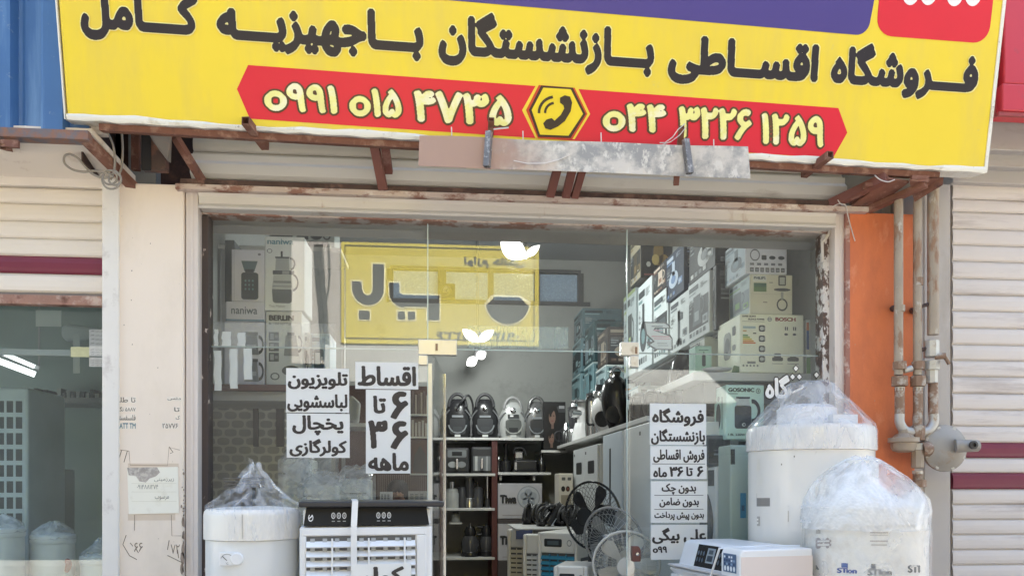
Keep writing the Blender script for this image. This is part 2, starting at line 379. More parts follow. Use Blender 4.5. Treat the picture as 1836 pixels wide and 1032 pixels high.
# ---------------- the shop building (shell, pillars)
PF = -.14
sb = thing('shop_building', 'appliance shop building with a beige left pillar and an orange right pillar', 'building', (0, 0, 0), world=True)
zt_l = Za(328, PF, 260); zt_r = Za(381, PF, 1570)
px0, px1, ox0, ox1, gx1 = Xa(189, PF), Xa(329, PF), Xa(1517, PF), Xa(1641, PF), Xa(1706, PF)
pl = MB().box(px0, px1, PF, .01, 0, zt_l).build('pillar', beige, sb, bevel=.012, label='beige plastered pillar left of the shop glass')
MB().box(px0-.012, px0+.075, PF-.018, PF+.1, 0, Za(345, PF)).build('edge_strip', M('white_strip', (.80, .76, .70), rough=.6, var=.04, dirt=((.62, .57, .52), .63, 8), bump=.1), pl, bevel=.006)
po = MB().box(ox0, ox1, PF, .0, 0, zt_r).build('pillar', orange, sb, bevel=.01, label='orange painted pillar right of the shop glass')
MB().box(ox0-.004, ox0+.022, PF-.004, -.002, 0, zt_r-.004).build('edge_strip', M('brown_edge', (.35, .16, .12), rough=.7, var=.2, dirt=((.6, .45, .38), .6, 14)), po)
MB().box(ox1, gx1, PF+.01, .3, 0, Za(300, PF)).build('casing', greywall, sb, bevel=.004, label='grey steel casing beside the orange pillar')
MB().box(ox1+.062, ox1+.068, PF+.004, PF+.02, 0, Za(305, PF)).build('casing_fold', greywall, sb)
zl = Za(404, 0)     # head of the glass
b = MB(); b.box(px0-.02, gx1+.06, .12, .4, zl+.03, 3.9); b.box(-3.0, 3.4, .1, .4, 3.9, 8.2); b.box(-3.0, 3.4, .4, 6.6, 8.0, 8.2); b.box(-3.0, -2.6, .4, 6.6, 4.6, 8.0); b.box(3.0, 3.4, .4, 6.6, 4.6, 8.0); b.box(-3.0, 3.4, 6.3, 6.6, 0, 8.0)
b.build('upper_wall', brick_up, sb)
MB().box(XL-.15, XL, .02, YB+.15, 0, ZC).build('side_wall', wall_in, sb)
MB().box(XR, XR+.25, .004, YB+.15, 0, ZC).build('side_wall', wall_in, sb)
# back wall with its window opening
wx0, wx1 = Xa(700, YB), Xa(1041, YB); wz0, wz1 = Za(539, YB), Za(487, YB)
bw = MB(); bw.box(XL, wx0, YB, YB+.15, 0, ZC); bw.box(wx1, XR, YB, YB+.15, 0, ZC); bw.box(wx0, wx1, YB, YB+.15, 0, wz0); bw.box(wx0, wx1, YB, YB+.15, wz1, ZC)
bw = bw.build('back_wall', wall_in, sb)
win = MB(); fm = M('dark_window_frame', (.05, .05, .05), rough=.5)
for u in (700, 790, 880, 963, 1041): x = Xa(u, YB); win.box(x-.035, x+.035, YB-.02, YB+.06, wz0, wz1)
win.box(wx0-.04, wx1+.12, YB-.03, YB+.05, wz0-.05, wz0); win.box(wx0, wx1, YB-.02, YB+.06, wz1, wz1+.04)
wn = win.build('window', fm, sb, label='strip of small high windows in the back wall')
MB().box(wx0, wx1, YB+.07, YB+.09, wz0, wz1).build('pane', M('wired_blue_pane', (.12, .16, .20), rough=.25, var=.12, vs=22, dirt=((.19, .24, .28), .57, 60, (1, 1, 1), .03), emit=.10), wn)  # faint emission in the pane stands in for daylight
for k_, (u0, v0, u1, v1) in enumerate(((786, 508, 816, 533.5), (788, 483, 800, 507.5))):
    sp_ = thing('speaker', ('black cube speaker standing on the ledge of the high back windows', 'small black speaker stacked on a bigger one before the high back windows')[k_], 'speaker', (Xa((u0+u1)/2, 5.2), 5.2, Za(v1, 5.2, 800)), world=True)
    MB().box(Xa(u0, 5.2), Xa(u1, 5.2), 5.2, 5.31, Za(v1, 5.2, 800), Za(v0, 5.2, 800)).build('cabinet', M('speaker_black', (.02, .02, .02), rough=.5), sp_, bevel=.005)
    if k_ == 0: MB().lathe([(.06, 0), (.055, .008), (.02, -.004), (0, .006)], 18, ((Xa(u0, 5.2)+Xa(u1, 5.2))/2, 5.199, Za((v0+v1)/2, 5.2, 800)), 'y').build('cone', M('speaker_cone', (.06, .06, .06), rough=.35), sp_, smooth=40)
ce = MB().box(XL-.15, XR+.15, .1, YB+.15, ZC, ZC+.2).build('ceiling', M('ceiling_plaster', (.17, .18, .185), rough=.85, var=.06, vs=2), sb)
MB().box(XL, XR, .02, YB, .05, .15).build('shop_floor', M('floor_tile', (.32, .30, .27), rough=.35, var=.12, vs=3), kind='structure')

# ---------------- roller shutters
def slats(x0, x1, y, zs, d=.014):
    """curved shutter slats between successive heights"""
    m = MB()
    for z0, z1 in zip(zs[:-1], zs[1:]):
        h = z1-z0; pr = [(0, 0), (-d*.75, h*.10), (-d, h*.3), (-d, h*.6), (-d*.72, h*.85), (-d*.2, h*.93), (0, h*.94), (.004, h)]
        vs = [(x, y+p, z0+q) for x in (x0, x1) for p, q in pr]; k = len(pr)
        m.add(vs, [(i, i+1, k+i+1, k+i) for i in range(k-1)])
        m.add([(x, y+yy, z) for x in (x0, x1) for yy, z in ((.002, z0), (.012, z0), (.012, z1), (.006, z1))], [(0, 1, 2, 3), (7, 6, 5, 4), (1, 5, 6, 2)])
    return m
def band(name, x0, x1, y, z0, z1, mat, par): return slats(x0, x1, y, [z0, z1]).build(name, mat, par)
# left neighbour
YS = -.06
xs0, xs1 = -6.5, Xa(188, YS)
ls = thing('roller_shutter', 'half raised cream roller shutter with one maroon band above the left window', 'shutter', (xs1, YS, 0), world=True)
vv = [525, 491, 460, 428, 397, 366, 338]
zz = [Za(v, YS, 100) for v in vv]
slats(xs0, xs1, YS, zz[:2]).build('curtain', slat_l, ls); bd = band('colour_band', xs0, xs1, YS-.002, zz[1], zz[2], purple, ls); slats(xs0, xs1, YS, zz[2:]).build('curtain', slat_l, ls)
MB().box(xs0, xs1, YS-.03, YS+.03, Za(548, YS, 100), Za(531, YS, 100)).build('bottom_rail', rust_lt, ls, bevel=.004)
MB().box(xs0, xs1, YS-.012, YS+.03, zz[0]-.035, zz[0]-.004).build('rubber_seal', M('grey_seal', (.22, .19, .17), rough=.7), ls)
MB().box(xs0, xs1, YS-.025, YS+.05, zz[-1]+.004, Za(318, YS, 100)).build('box_lip', slat_l, ls, bevel=.004)
# left neighbour building
zsof = Za(318, -.1, 100)
nb = thing('neighbour_building', 'beige neighbouring shop at the left edge with a plain soffit over its shutter', 'building', (-5, 0, 0), world=True)
xsof = Xa(243, -.1)
sf = MB(); Yf = VZ(165, 241, zsof).y
a, c = V(165, 241, -.45), VZ(243, 325, zsof)
sf.add([(-7, -.02, zsof), (c.x, c.y, zsof), (a.x, a.y, a.z), (-7, a.y, a.z), (-7, -.02, zsof+.03), (c.x, c.y, zsof+.03), (a.x, a.y, a.z+.03), (-7, a.y, a.z+.03)], [(0, 1, 2, 3), (7, 6, 5, 4), (0, 4, 5, 1), (1, 5, 6, 2), (2, 6, 7, 3), (3, 7, 4, 0)])
sf.build('soffit', M('soffit_paint', (.74, .66, .56), rough=.8, var=.05, vs=2, dirt=((.55, .45, .36), .64, 5), bump=.2), nb)
b = MB(); b.box(-7, px0-.01, .1, .4, zsof+.04, 8.2); b.box(-7, -3.02, .4, 6.6, 8.0, 8.2); b.box(-7, px0-.05, 4.4, 4.6, 0, 8.0); b.box(-7, -6.8, .1, 4.4, 0, 8); b.build('upper_wall', brick_up, nb)
MB().box(-6.8, px0-.02, .1, 4.4, zsof+.03, zsof+.12).build('ceiling', M('side_ceiling', (.36, .37, .37), rough=.8), nb)
MB().box(-6.8, px0-.02, 1.9, 2.0, 0, zsof).build('inner_wall', M('side_inner_wall', (.30, .365, .345), rough=.7, var=.1, vs=2), nb)
MB().box(-6.8, px0-.01, .1, 1.9, .05, .14).build('side_floor', M('floor_tile2', (.3, .28, .26), rough=.5), kind='structure')
# right neighbour
YR = -.04; rx0, rx1 = Xa(1706, YR), 7.5
rs = thing('roller_shutter', 'closed pale pink roller shutter with two maroon bands right of the gas pipes', 'shutter', (rx0, YR, 0), world=True)
vr = [330, 358, 381, 411, 440, 469, 500, 529, 558, 588, 618, 646, 675, 705, 734, 763, 793, 820, 847, 876, 903, 930, 957, 984, 1011, 1038]
zr = [Za(v, YR, 1770) for v in vr]; zr += [zr[-1]-.087*k for k in range(1, 14) if zr[-1]-.087*k > .1]
zr = zr[::-1]; k0 = zr.index(Za(820, YR, 1770)); k1 = zr.index(Za(876, YR, 1770))
slats(rx0, rx1, YR, zr[:k1+1]).build('curtain', slat_r, rs); band('colour_band', rx0, rx1, YR-.002, zr[k1], zr[k1+1], purple, rs)
slats(rx0, rx1, YR, [zr[k1+1], zr[k1+2]]).build('curtain', slat_r, rs); band('colour_band', rx0, rx1, YR-.002, zr[k0], zr[k0+1], purple, rs)
slats(rx0, rx1, YR, zr[k0+1:]).build('curtain', slat_r, rs)
hb = MB(); hb.box(rx0-.03, rx1, -.22, .0, Za(268, -.22, 1770), Za(205, -.22, 1770)+.6); hb.box(rx0-.03, rx1, -.16, .0, Za(298, -.16, 1770), Za(271, -.16, 1770)); hb.box(rx0-.03, rx1, -.10, .0, Za(328, -.1, 1770), Za(301, -.1, 1770))
hb.build('housing', M('grey_housing', (.44, .41, .385), rough=.5, var=.04, vs=3, dirt=((.33, .29, .26), .63, 5, (.3, 1, 1), .08)), rs, bevel=.006)
rb = thing('neighbour_building', 'neighbouring building behind the red sign at the right edge', 'building', (5, 0, 0), world=True)
b = MB(); b.box(gx1, 8, .1, .4, zr[-1], 8.2); b.box(3.42, 8, .4, 6.6, 8.0, 8.2); b.box(7.8, 8, .4, 6.6, 0, 8); b.box(gx1, 8, .06, .1, 0, zr[-1]); b.build('upper_wall', brick_up, rb)

# own shutter, rolled up
cx0, cx1 = Xa(345, -.08), Xa(1512, -.08)
ms = thing('roller_shutter', 'rolled up off white roller shutter over the shop glass behind the rusty brackets', 'shutter', (0, -.08, 0), world=True)
zz = [Za(v, -.05) for v in (342, 322)]
cs = [Za(v, -.10) for v in (312, 286, 262, 236, 205)]
slats(cx0, cx1, -.06, cs).build('curtain', slat_c, ms)
lp = MB(); pr = [(-.10, Za(338, -.1)), (-.125, Za(332, -.1)), (-.125, Za(312, -.12)), (-.10, Za(307, -.1)), (-.10, Za(296, -.1)), (-.06, Za(294, -.1)), (-.06, Za(340, -.1))]
lp.prism([(y, z) for y, z in pr], (cx0, 0, 0), (0, 1, 0), (0, 0, 1), 0, cx1-cx0); lp.build('curtain_end_slat', M('white_slat', (.66, .64, .60), rough=.4, var=.03, dirt=((.5, .46, .42), .66, 6, (.3, 1, 1), .06)), ms)
hz0, hz1 = Za(391, -.13), Za(361, -.13)
hp = MB(); pr = [(-.13, hz0+.012), (-.142, hz0), (-.15, hz0+.01), (-.135, hz0+.03), (-.14, hz1-.03), (-.15, hz1-.012), (-.13, hz1), (0, hz1), (0, hz0)]
hp.prism(pr, (Xa(357, -.13), 0, 0), (0, 1, 0), (0, 0, 1), 0, Xa(1497, -.13)-Xa(357, -.13)); hp.build('housing', offwhite, ms)
for u0, u1 in ((333, 355), (1497, 1517)):
    q = MB(); x0, x1 = Xa(u0, -.12), Xa(u1, -.12); zt = Za(337 if u0 < 900 else 381, -.12, u0); q.box(x0, x1, -.12, -.03, PAVE, zt); q.box((x0+x1)/2-.008, (x0+x1)/2+.008, -.124, -.12, PAVE, zt-.02)
    q.build('guide_rail', M('rail_paint', (.70, .62, .56), rough=.5, var=.05, vs=3, dirt=[((.45, .30, .26), .655, 7, (1, 1, .35), .05)], bump=.1), ms, bevel=.003)

# ---------------- rusty door frame
peel = M('peeling_jamb', (.74, .70, .66), rough=.7, var=.1, vs=8, dirt=[((.13, .085, .07), .49, 16, (1.2, 1, .55), .015), ((.50, .33, .25), .63, 22)], bump=1, bs=50)
peel2 = M('rusty_lintel_paint', (.50, .42, .36), rough=.75, var=.15, vs=6, dirt=[((.30, .155, .105), .50, 5.5, (1, 1, 2.4), .025), ((.62, .52, .44), .62, 9, (1, 1, 2)), ((.14, .085, .07), .70, 18)], bump=.6, bs=60)
dfm = thing('door_frame', 'rust stained steel frame with flaking white paint around the shop glass', 'frame', (0, 0, 0), world=True)
MB().box(Xa(362, -.05), Xa(1492, -.05), -.055, .05, zl-.005, Za(390, -.055)).build('lintel', peel2, dfm, bevel=.004)
for u0, u1, s in ((359, 375, -1), (1473, 1494, 1)):
    x0, x1 = Xa(u0, -.03), Xa(u1, -.03)
    j = MB().box(x0, x1, -.05, .05, PAVE, zl-.008).build('jamb', peel if s > 0 else M('dark_jamb', (.075, .055, .048), rough=.8, dirt=[((.62, .52, .45), .63, 20, (1, 1, .5), .02)], bump=.8, bs=50), dfm, bevel=.003)
q = MB().tube([V(u, v, -.07) for u, v in ((1488, 408), (1486, 420), (1478, 430), (1474, 434), (1475, 470))], .009).build('cable', M('cream_cable', (.62, .57, .5), rough=.5), dfm, smooth=60)

# ---------------- glass front
GX = [Xa(u, 0) for u in (374, 767, 1124, 1474)]; zt = Za(628, 0); zb = PAVE+.05
gf = thing('glass_front', 'frameless glass shop front of fixed panes with white metal patch fittings', 'shop window', (0, 0, 0), world=True)
T = .004
MB().box(GX[0]+.01, GX[1]-.003, -T, T, zb, zl).build('pane', glassm, gf, label='tall left glass pane behind the water heater')
MB().box(GX[1]+.003, GX[2]-.003, -T, T, zt+.004, zl).build('pane', glassm, gf, label='glass transom over the doorway')
MB().box(GX[2]+.003, GX[3]-.01, -T, T, zb, zl).build('pane', glassm, gf, label='tall right glass pane behind the posters')
gel = M('glass_edge', (.55, .66, .63), rough=.2, var=.1)
e = MB()
for x in GX[1:3]: e.box(x-.003, x+.003, -T-.001, T+.001, zt+.004, zl)
e.box(GX[2]-.002, GX[2]+.002, -T-.001, T+.001, zb, zt); e.box(GX[1]-.002, GX[1]+.002, -T-.001, T+.001, zb, zt)
e.box(GX[1]+.07, GX[2], -T-.001, T+.001, zt-.001, zt+.004)
e.build('glass_edge', gel, gf)
e = MB(); e.box(GX[0], GX[1], .012, .018, zt-.004, zt+.004); e.box(GX[2], GX[3], .012, .018, zt-.004, zt+.004); e.build('joint', M('glass_joint', (.40, .45, .43), rough=.4), gf)
ali = M('satin_fitting', (.72, .69, .62), rough=.35, metal=.6, var=.08, dirt=((.5, .42, .33), .62, 12))
for x, w1, w2 in ((GX[1], .055, .225), (GX[2], -.045, .055)):
    p = MB(); zc = Za(624, -.02)
    if w2 > .1: p.box(x-.055, x+.17, -.022, .022, zc-.045, zc+.045); p.box(x-.055, x, -.0218, .0218, zc-.105, zc-.046)
    else: p.box(x-.04, x+.07, -.022, .022, zc-.03, zc+.05); p.box(x+.015, x+.068, -.0218, .0218, zc-.10, zc-.031)
    f = p.build('patch_fitting', ali, gf, bevel=.004)
    MB().box(x+.045, x+.058, -.026, -.0222, zc-.02, zc+.02).build('lock_plate', M('brown_plate', (.28, .17, .1), rough=.5), f)
# open leaf, swung into the shop
HX = GX[1]+.012; LX = Xa(796, .86)
dl = thing('glass_door', 'frameless glass door leaf standing open into the shop with a steel edge rail', 'door', (HX, .02, 0), world=True)
d = MB(); d.bar((HX+.02, .04, (zb+zt)/2), (LX, .86, (zb+zt)/2), .01, zt-zb-.05); d.build('pane', glassm, dl)
st = M('brushed_steel', (.62, .62, .60), rough=.25, metal=.9, var=.06)
d = MB(); d.bar((LX, .86, zb), (LX, .86, zt-.02), .03, .02, up=(0, 1, 0)); d.build('edge_rail', st, dl, bevel=.003)
d = MB(); d.bar((HX, .02, zb), (HX, .02, zt-.08), .03, .024, up=(0, 1, 0)); d.build('hinge_rail', M('hinge_rail', (.72, .71, .67), rough=.3, metal=.5), dl, bevel=.003)
xk = Xa(1140, .0)
lk = thing('door_lock', 'brown lock case on the edge of the right glass pane', 'lock', (xk, 0, 0), world=True)
lz0, lz1 = Za(1008, -.02), Za(980, -.02)
MB().prism([(-.026, lz0), (.024, lz0), (.024, lz1-.02), (.012, lz1), (-.026, lz1)], (xk, .025, 0), (1, 0, 0), (0, 0, 1), 0, .05).build('case', M('brown_lock', (.16, .06, .05), rough=.4), lk, bevel=.004)
MB().lathe([(0, .012), (.01, .01), (.012, 0)], 16, (xk, -.036, (lz0+lz1)/2), 'y').build('cylinder', st, lk)
# ================================================================== SIGNS AND STEELWORK
# ---------------- big yellow sign, hung out in front of the shutter and leaning forward
YSG = -.50
BL = V(120, 210, YSG); BR = V(1766, 306, YSG+.06)
vTL = V(104, 0, YSG-.085)
ex = (BR-BL).normalized()
ey = (vTL-BL); ey = (ey-ex*ey.dot(ex)).normalized(); n_ = ex.cross(ey).normalized()   # n_ points at the street
def S(u, v):
    d = ray(u, v); t = (BL-CAM).dot(n_)/d.dot(n_); p = CAM+d*t-BL; return p.dot(ex), p.dot(ey)
WS = (BR-BL).length; HS = 1.62
ysign = thing('shop_sign', 'big yellow shop sign with black Persian lettering and a red phone stripe', 'sign', BL, world=True)
yel = M('yellow_vinyl', (.86, .64, .042), rough=.40, var=.035, vs=1.1, dirt=[((.78, .58, .08), .56, 2.2, (1.6, 1, .35), .12), ((.70, .55, .16), .73, 16)], bump=5, bs=1.5)
xr = [S(u, v) for u, v in ((120, 207), (1764, 302), (1800, 0), (104, 0))]
sx0, sx1 = 0.0, S(1766, 306)[0]; flare = (S(1800, 0)[0]-S(1766, 306)[0])/(S(1800, 0)[1]-S(1766, 306)[1]); fll = S(104, 0)[0]/S(104, 0)[1]
bodym = MB(); bodym.prism([(0, 0), (sx1, 0), (sx1+flare*HS, HS), (fll*HS, HS)], BL, ex, ey, -.14, 0)
bodym.build('panel', yel, ysign, bevel=.012)
hem = M('white_hem', (.80, .77, .68), rough=.45, var=.04, dirt=[((.35, .31, .25), .67, 34, (.5, 1, 1), .03), ((.6, .55, .42), .62, 9)], bump=1, bs=14)
h = MB(); N = 60
for k in range(N):
    xa, xb = sx1*k/N, sx1*(k+1)/N
    f = lambda x: .016+.006*math.sin(x*5.3)+.003*math.sin(x*23)+.002*math.sin(x*61)
    vs = []
    for x in (xa, xb):
        vs += [BL+ex*x+ey*f(x)+n_*.003, BL+ex*x+ey*.004+n_*.009, BL+ex*x-ey*(.012+.004*math.sin(x*31))+n_*.002, BL+ex*x-ey*.012-n_*.14]
    h.add(vs, [(i, i+1, 4+i+1, 4+i) for i in range(3)])
for x, fl in ((sx1, flare), (0, fll)):
    sg = 1 if x else -1
    h.prism([(x-.006+.0, -.01), (x+.012*sg, -.01), (x+.012*sg+fl*HS, HS), (x-.006+fl*HS, HS)][::sg], BL, ex, ey, -.14, .004)
h.build('hem', hem, ysign, smooth=50)
D = Dec(BL, ex, ey, n_, step=.0012, base=.0015)
# red phone stripe
D.poly([S(*p) for p in ((425, 160), (448, 213), (1493, 284), (1519, 238), (1503, 194), (445, 117))], M('red_stripe', (.72, .014, .032), rough=.42, var=.04, vs=3), 0); D.build('phone_stripe', ysign)
D = Dec(BL, ex, ey, n_, base=.0015)
y0p = S(790, 2)[1]; xp = S(1563, 0)[0]; yb = S(1523, 62)[1]; rr_ = .075
pts = [(S(500, -20)[0], S(760, -2)[1]+.008), S(790, 2)]
cx, cy_ = S(1530, 22); p1 = S(1518, 61)
ang = math.atan2(S(1518, 61)[1]-S(790, 2)[1], S(1518, 61)[0]-S(790, 2)[0])
x1_ = S(1563, 0)[0]; q = []
for k in range(9):
    a = R(-90+k*11.25); q.append((x1_-rr_+rr_*math.cos(a)+.002, p1[1]+rr_+rr_*math.sin(a)-.002))
D.poly([S(500, -25)]+q+[(x1_+.03, .98), (S(500, -25)[0], .98)], M('navy_vinyl', (.075, .05, .22), rough=.4, var=.05, vs=2), 0); D.build('blue_panel', ysign)
D = Dec(BL, ex, ey, n_, base=.0015); a0, a1 = S(1573, 30), S(1776, 40); yb = (S(1600, 67)[1]+S(1745, 76)[1])/2
D.rrect(a0[0], yb, a1[0], yb+.6, .09, .09, M('red_vinyl', (.72, .022, .035), rough=.4, var=.04), 0)
for u in (1632, 1664, 1711, 1744):
    c = S(u, -6 if u < 1700 else -4); D.ell(c[0], c[1]+.03, .052, .075, M('white_vinyl', (.86, .84, .80), rough=.4, var=.03), 1)
D.rect(S(1622, 0)[0], S(1640, -8)[1], S(1680, 0)[0], S(1640, -8)[1]+.2, '#eae6dd', 2); D.rect(S(1700, 0)[0], S(1740, -8)[1], S(1760, 0)[0], S(1740, -8)[1]+.2, '#eae6dd', 2)
D.build('red_panel', ysign)
# the black line of lettering with its pale halo, word by word
blk = M('black_vinyl', (.020, .012, .012), rough=.45, var=.1); halo = M('pale_halo', (.90, .80, .33), rough=.45, var=.04)
words = [('فـــروشگاه', 1488, 1751, 1500, 146, 1738, 161), ('اقســاطی', 1197, 1465, 1250, 127, 1455, 145), ('بـــازنشستگان', 786, 1172, 850, 97, 1165, 118), ('بـــاجهیزیـــه', 389, 759, 400, 63, 700, 88), ('کـــامل', 145, 356, 215, 49, 300, 56)]
em = (S(1455, 84)[1]-S(1455, 146)[1])/.76
for t, u0, u1, ua, va, ub, vb in words:
    ya = (S(ua, va)[1]+S(ub, vb)[1])/2; um = (u0+u1)/2; vm = va+(vb-va)*(um-ua)/(ub-ua)
    x0, x1 = S(u0, va+(vb-va)*(u0-ua)/(ub-ua))[0], S(u1, va+(vb-va)*(u1-ua)/(ub-ua))[0]
    D = Dec(BL, ex, ey, n_, base=.0015); D.base_text(t, x0, x1, ya, em, halo, 1, bold=.043, res=100, grow=.028, boldy=.050)
    D.base_text(t, x0, x1, ya, em, blk, 2, bold=.043, res=100, boldy=.050); D.build('lettering', ysign)
# phone numbers
fillc = M('cream_digits', (.90, .80, .28), rough=.45, var=.12, vs=12, dirt=((.92, .86, .55), .55, 9)); edgec = M('dark_outline', (.10, .045, .012), rough=.5)
def number(t, u0, va0, u1, va1, hpx):
    """digits between two baseline points, height in pixels"""
    D = Dec(BL, ex, ey, n_, base=.0015); x0, y0 = S(u0, va0); x1, y1 = S(u1, va1); hh = S(u0, va0-hpx)[1]-y0
    vs, fs, bb = glyphs(t, .034, 100, 0, .034)
    for gr, m, lv in ((.052, edgec, 2), (0, fillc, 3)):
        vs, fs, b2 = glyphs(t, .034, 100, gr, .034)
        D.put([(x0+(x-bb[0])/(bb[1]-bb[0])*(x1-x0), y0+(y1-y0)*(x-bb[0])/(bb[1]-bb[0])+(y-bb[2])/(bb[3]-bb[2])*hh) for x, y in vs], fs, m, lv)
    D.build('phone_number', ysign)
number('o۹۹۱', 474, 199, 605, 206, 52); number('o۱۵', 626, 209, 720, 213, 52)
number('۴۷۳۵', 741, 219, 917, 228, 58)
number('o۴۴', 1079, 236, 1192, 240, 52); number('۳۲۲۶', 1213, 248, 1345, 254, 58); number('۱۲۵۹', 1361, 258, 1475, 265, 56)
# phone emblem
D = Dec(BL, ex, ey, n_, base=.0015)
for hx, c, lv in ((((936, 198), (961, 153), (1036, 158), (1058, 205), (1030, 250), (960, 248)), '#f0cf3a', 1), (((943, 198), (966, 153), (1030, 158), (1053, 205), (1026, 250), (964, 248)), '#d2451c', 2),
                  (((948, 198), (970, 154), (1027, 158), (1050, 205), (1023, 248), (965, 246)), '#40250d', 3), (((953, 198), (974, 158), (1023, 161), (1045, 205), (1019, 244), (968, 242)), '#f2d325', 4)):
    D.poly([S(*p) for p in hx], c, lv)
ln = lambda P_, wpx, lv=5: D.line([S(*p) for p in P_], wpx*.0028, '#3a2a12', lv)
hs = ((1190, 520), (1215, 507), (1243, 514), (1254, 545), (1246, 592), (1216, 642), (1180, 671), (1140, 689), (1112, 681), (1101, 655), (1118, 635), (1146, 627), (1161, 641), (1194, 610), (1212, 577), (1208, 560), (1190, 546))
D.poly([S(600+x/2.948, y/2.948) for x, y in hs], '#3a2a12', 6)
arc = lambda r_, wpx: ln([(995+r_*math.cos(R(a)), 203-r_*.98*math.sin(R(a))) for a in range(98, 184, 12)], wpx)
arc(18, 4.5); arc(29, 5)
D.build('phone_emblem', ysign)

# ---------------- neighbour signs left and right
YB2 = -.47
blue = M('blue_corrugated_paint', (.06, .15, .33), rough=.42, var=.10, vs=3, dirt=[((.16, .29, .48), .58, 2.2, (3, 1, .25), .1), ((.30, .36, .42), .70, 16)], bump=.15)
bs = thing('corrugated_panel', 'blue corrugated metal panel left of the yellow sign', 'panel', (Xa(50, YB2), YB2, 0), world=True)
prof = []; zb0, zb1 = Za(238, YB2, 60), Za(-260, YB2, 60)
for u, d in ((-900, 0), (-560, 0), (-550, .05), (-500, .05), (-490, 0), (-320, 0), (-310, .05), (-260, .05), (-250, 0), (-120, 0), (-110, .05), (-60, .05), (-50, 0), (18, 0), (24, .05), (30, .055), (36, .05), (70, .045), (74, -.004), (78, -.006), (112, 0), (117, .05), (150, .06)): prof.append((Xa(u, YB2), YB2+d))
m = MB(); k = len(prof); m.add([(x, y, z) for z in (zb0, zb1) for x, y in prof]+[(x, y+.004, z) for z in (zb0, zb1) for x, y in prof], [(i, i+1, k+i+1, k+i) for i in range(k-1)]+[(2*k+i+1, 2*k+i, 3*k+i, 3*k+i+1) for i in range(k-1)]); m.build('sheet', blue, bs)
m = MB(); m.box(Xa(-900, YB2), Xa(160, YB2), YB2-.014, YB2+.06, zb0-.03, zb0+.018); m.box(Xa(-900, YB2), Xa(160, YB2), YB2+.07, YB2+.09, zb0+.002, zb1); m.build('bottom_angle', M('rusty_blue_edge', (.16, .14, .15), rough=.8, var=.2, dirt=((.25, .13, .09), .52, 14), bump=.5), bs, bevel=.004)
m = MB()
for u in (37, 68): m.lathe([(.006, 0), (.006, .004), (.003, .006), (0, .006)], 10, V(u, 220, YB2-.006+.0)+Vector((0, 0.045, 0)), 'y')
m.build('rivet', st, bs)
br_ = thing('steel_bracket', 'short rusty tube bracket under the blue corrugated panel', 'bracket', V(20, 258, -.4), world=True)
m = MB(); m.sqtube(V(5, 262, -.52), V(22, 268, -.2), .03); m.build('tube', rust, br_); MB().bar(V(-30, 256, -.51), V(34, 259, -.51), .02, .035).build('angle', rust, br_)

YR2 = -.46; redm = M('red_painted_sheet', (.55, .035, .05), rough=.4, var=.05, vs=2, dirt=((.42, .05, .06), .66, 7))
rsn = thing('red_sign', 'red sheet metal sign box in two panels right of the yellow sign', 'sign', (Xa(1820, YR2), YR2, 0), world=True)
x0 = Xa(1795, YR2); z1, z2, z3 = Za(152, YR2, 1815), Za(202, YR2, 1815), Za(-300, YR2, 1815)
MB().box(x0+.02, x0+3, YR2, YR2+.12, z1+.006, z3).build('upper_panel', redm, rsn, bevel=.008)
MB().box(x0-.006, x0+3, YR2-.02, YR2+.12, z2, z1-.004).build('lower_panel', redm, rsn, bevel=.008)
m = MB(); m.box(x0-.02, x0+3, YR2-.01, YR2+.01, z2-.022, z2-.002); m.box(x0-.03, x0+.0, YR2+.03, YR2+.11, z2-.01, z3); m.build('edge_trim', M('dull_red_trim', (.33, .06, .06), rough=.6, dirt=((.2, .06, .05), .6, 9)), rsn)

# ---------------- rusty bracket frame carrying the sign
fr = thing('sign_frame', 'rusty brown steel frame of beams and arms holding the yellow sign off the wall', 'steel frame', (0, -.5, 2.9), world=True)
bm = MB(); bm.bar(BL+ex*.14-ey*.030-n_*.05, BR-ex*.25-ey*.030-n_*.05, .05, .034, up=ey); bm.build('front_beam', rust, fr, bevel=.003)
yw = -.17
wl0, wl1 = V(322, 327, yw), V(1510, 375, yw)
zA = Za(352, yw); m = MB(); m.box(wl0.x, wl1.x, yw+.01, -.06, Za(349, yw), Za(338, yw)); m.build('wall_beam', M('dark_rust_beam', (.085, .05, .04), rough=.75, var=.3, dirt=[((.19, .11, .085), .57, 8), ((.04, .025, .02), .6, 5)], bump=.4), fr, bevel=.003)
m = MB(); m.box(wl0.x-.02, wl1.x+.16, yw-.012, -.13, Za(359, yw), Za(349.5, yw)); m.build('wall_angle', M('pale_rust_angle', (.56, .45, .38), rough=.7, var=.12, vs=7, dirt=[((.27, .13, .09), .56, 9, (1, 1, 2)), ((.68, .60, .53), .62, 14)], bump=.3), fr, bevel=.002)
def arm(uf, vf, yf, ub, vb, yb_, w_=.035, hollow=True):
    m = MB(); (m.sqtube if hollow else lambda a, b, w: m.bar(a, b, w, w))(V(uf, vf, yf), V(ub, vb, yb_), w_); return m.build('arm', rust, fr)
arm(440, 216, -.577, 476, 263, -.321, .04)
arm(1489, 277, -.555, 1441, 313, -.314, .038)
arm(881, 214, -.577, 876, 300, -.321, .03); arm(1222, 228, -.577, 1212, 330, -.314, .03)
for u0, v0, u1, v1, w_ in ((670, 253, 687, 340, .055), (690, 258, 697, 310, .05), (1000, 300, 986, 352, .05), (1026, 304, 1014, 353, .05), (1044, 305, 1030, 354, .045)):
    m = MB(); m.bar(V(u0, v0, -.321), V(u1, v1, yw-.015), w_*.9, .03); m.build('strut', M('red_oxide_steel', (.17, .06, .042), rough=.65, var=.15, dirt=((.27, .15, .11), .62, 9)), fr, bevel=.002)
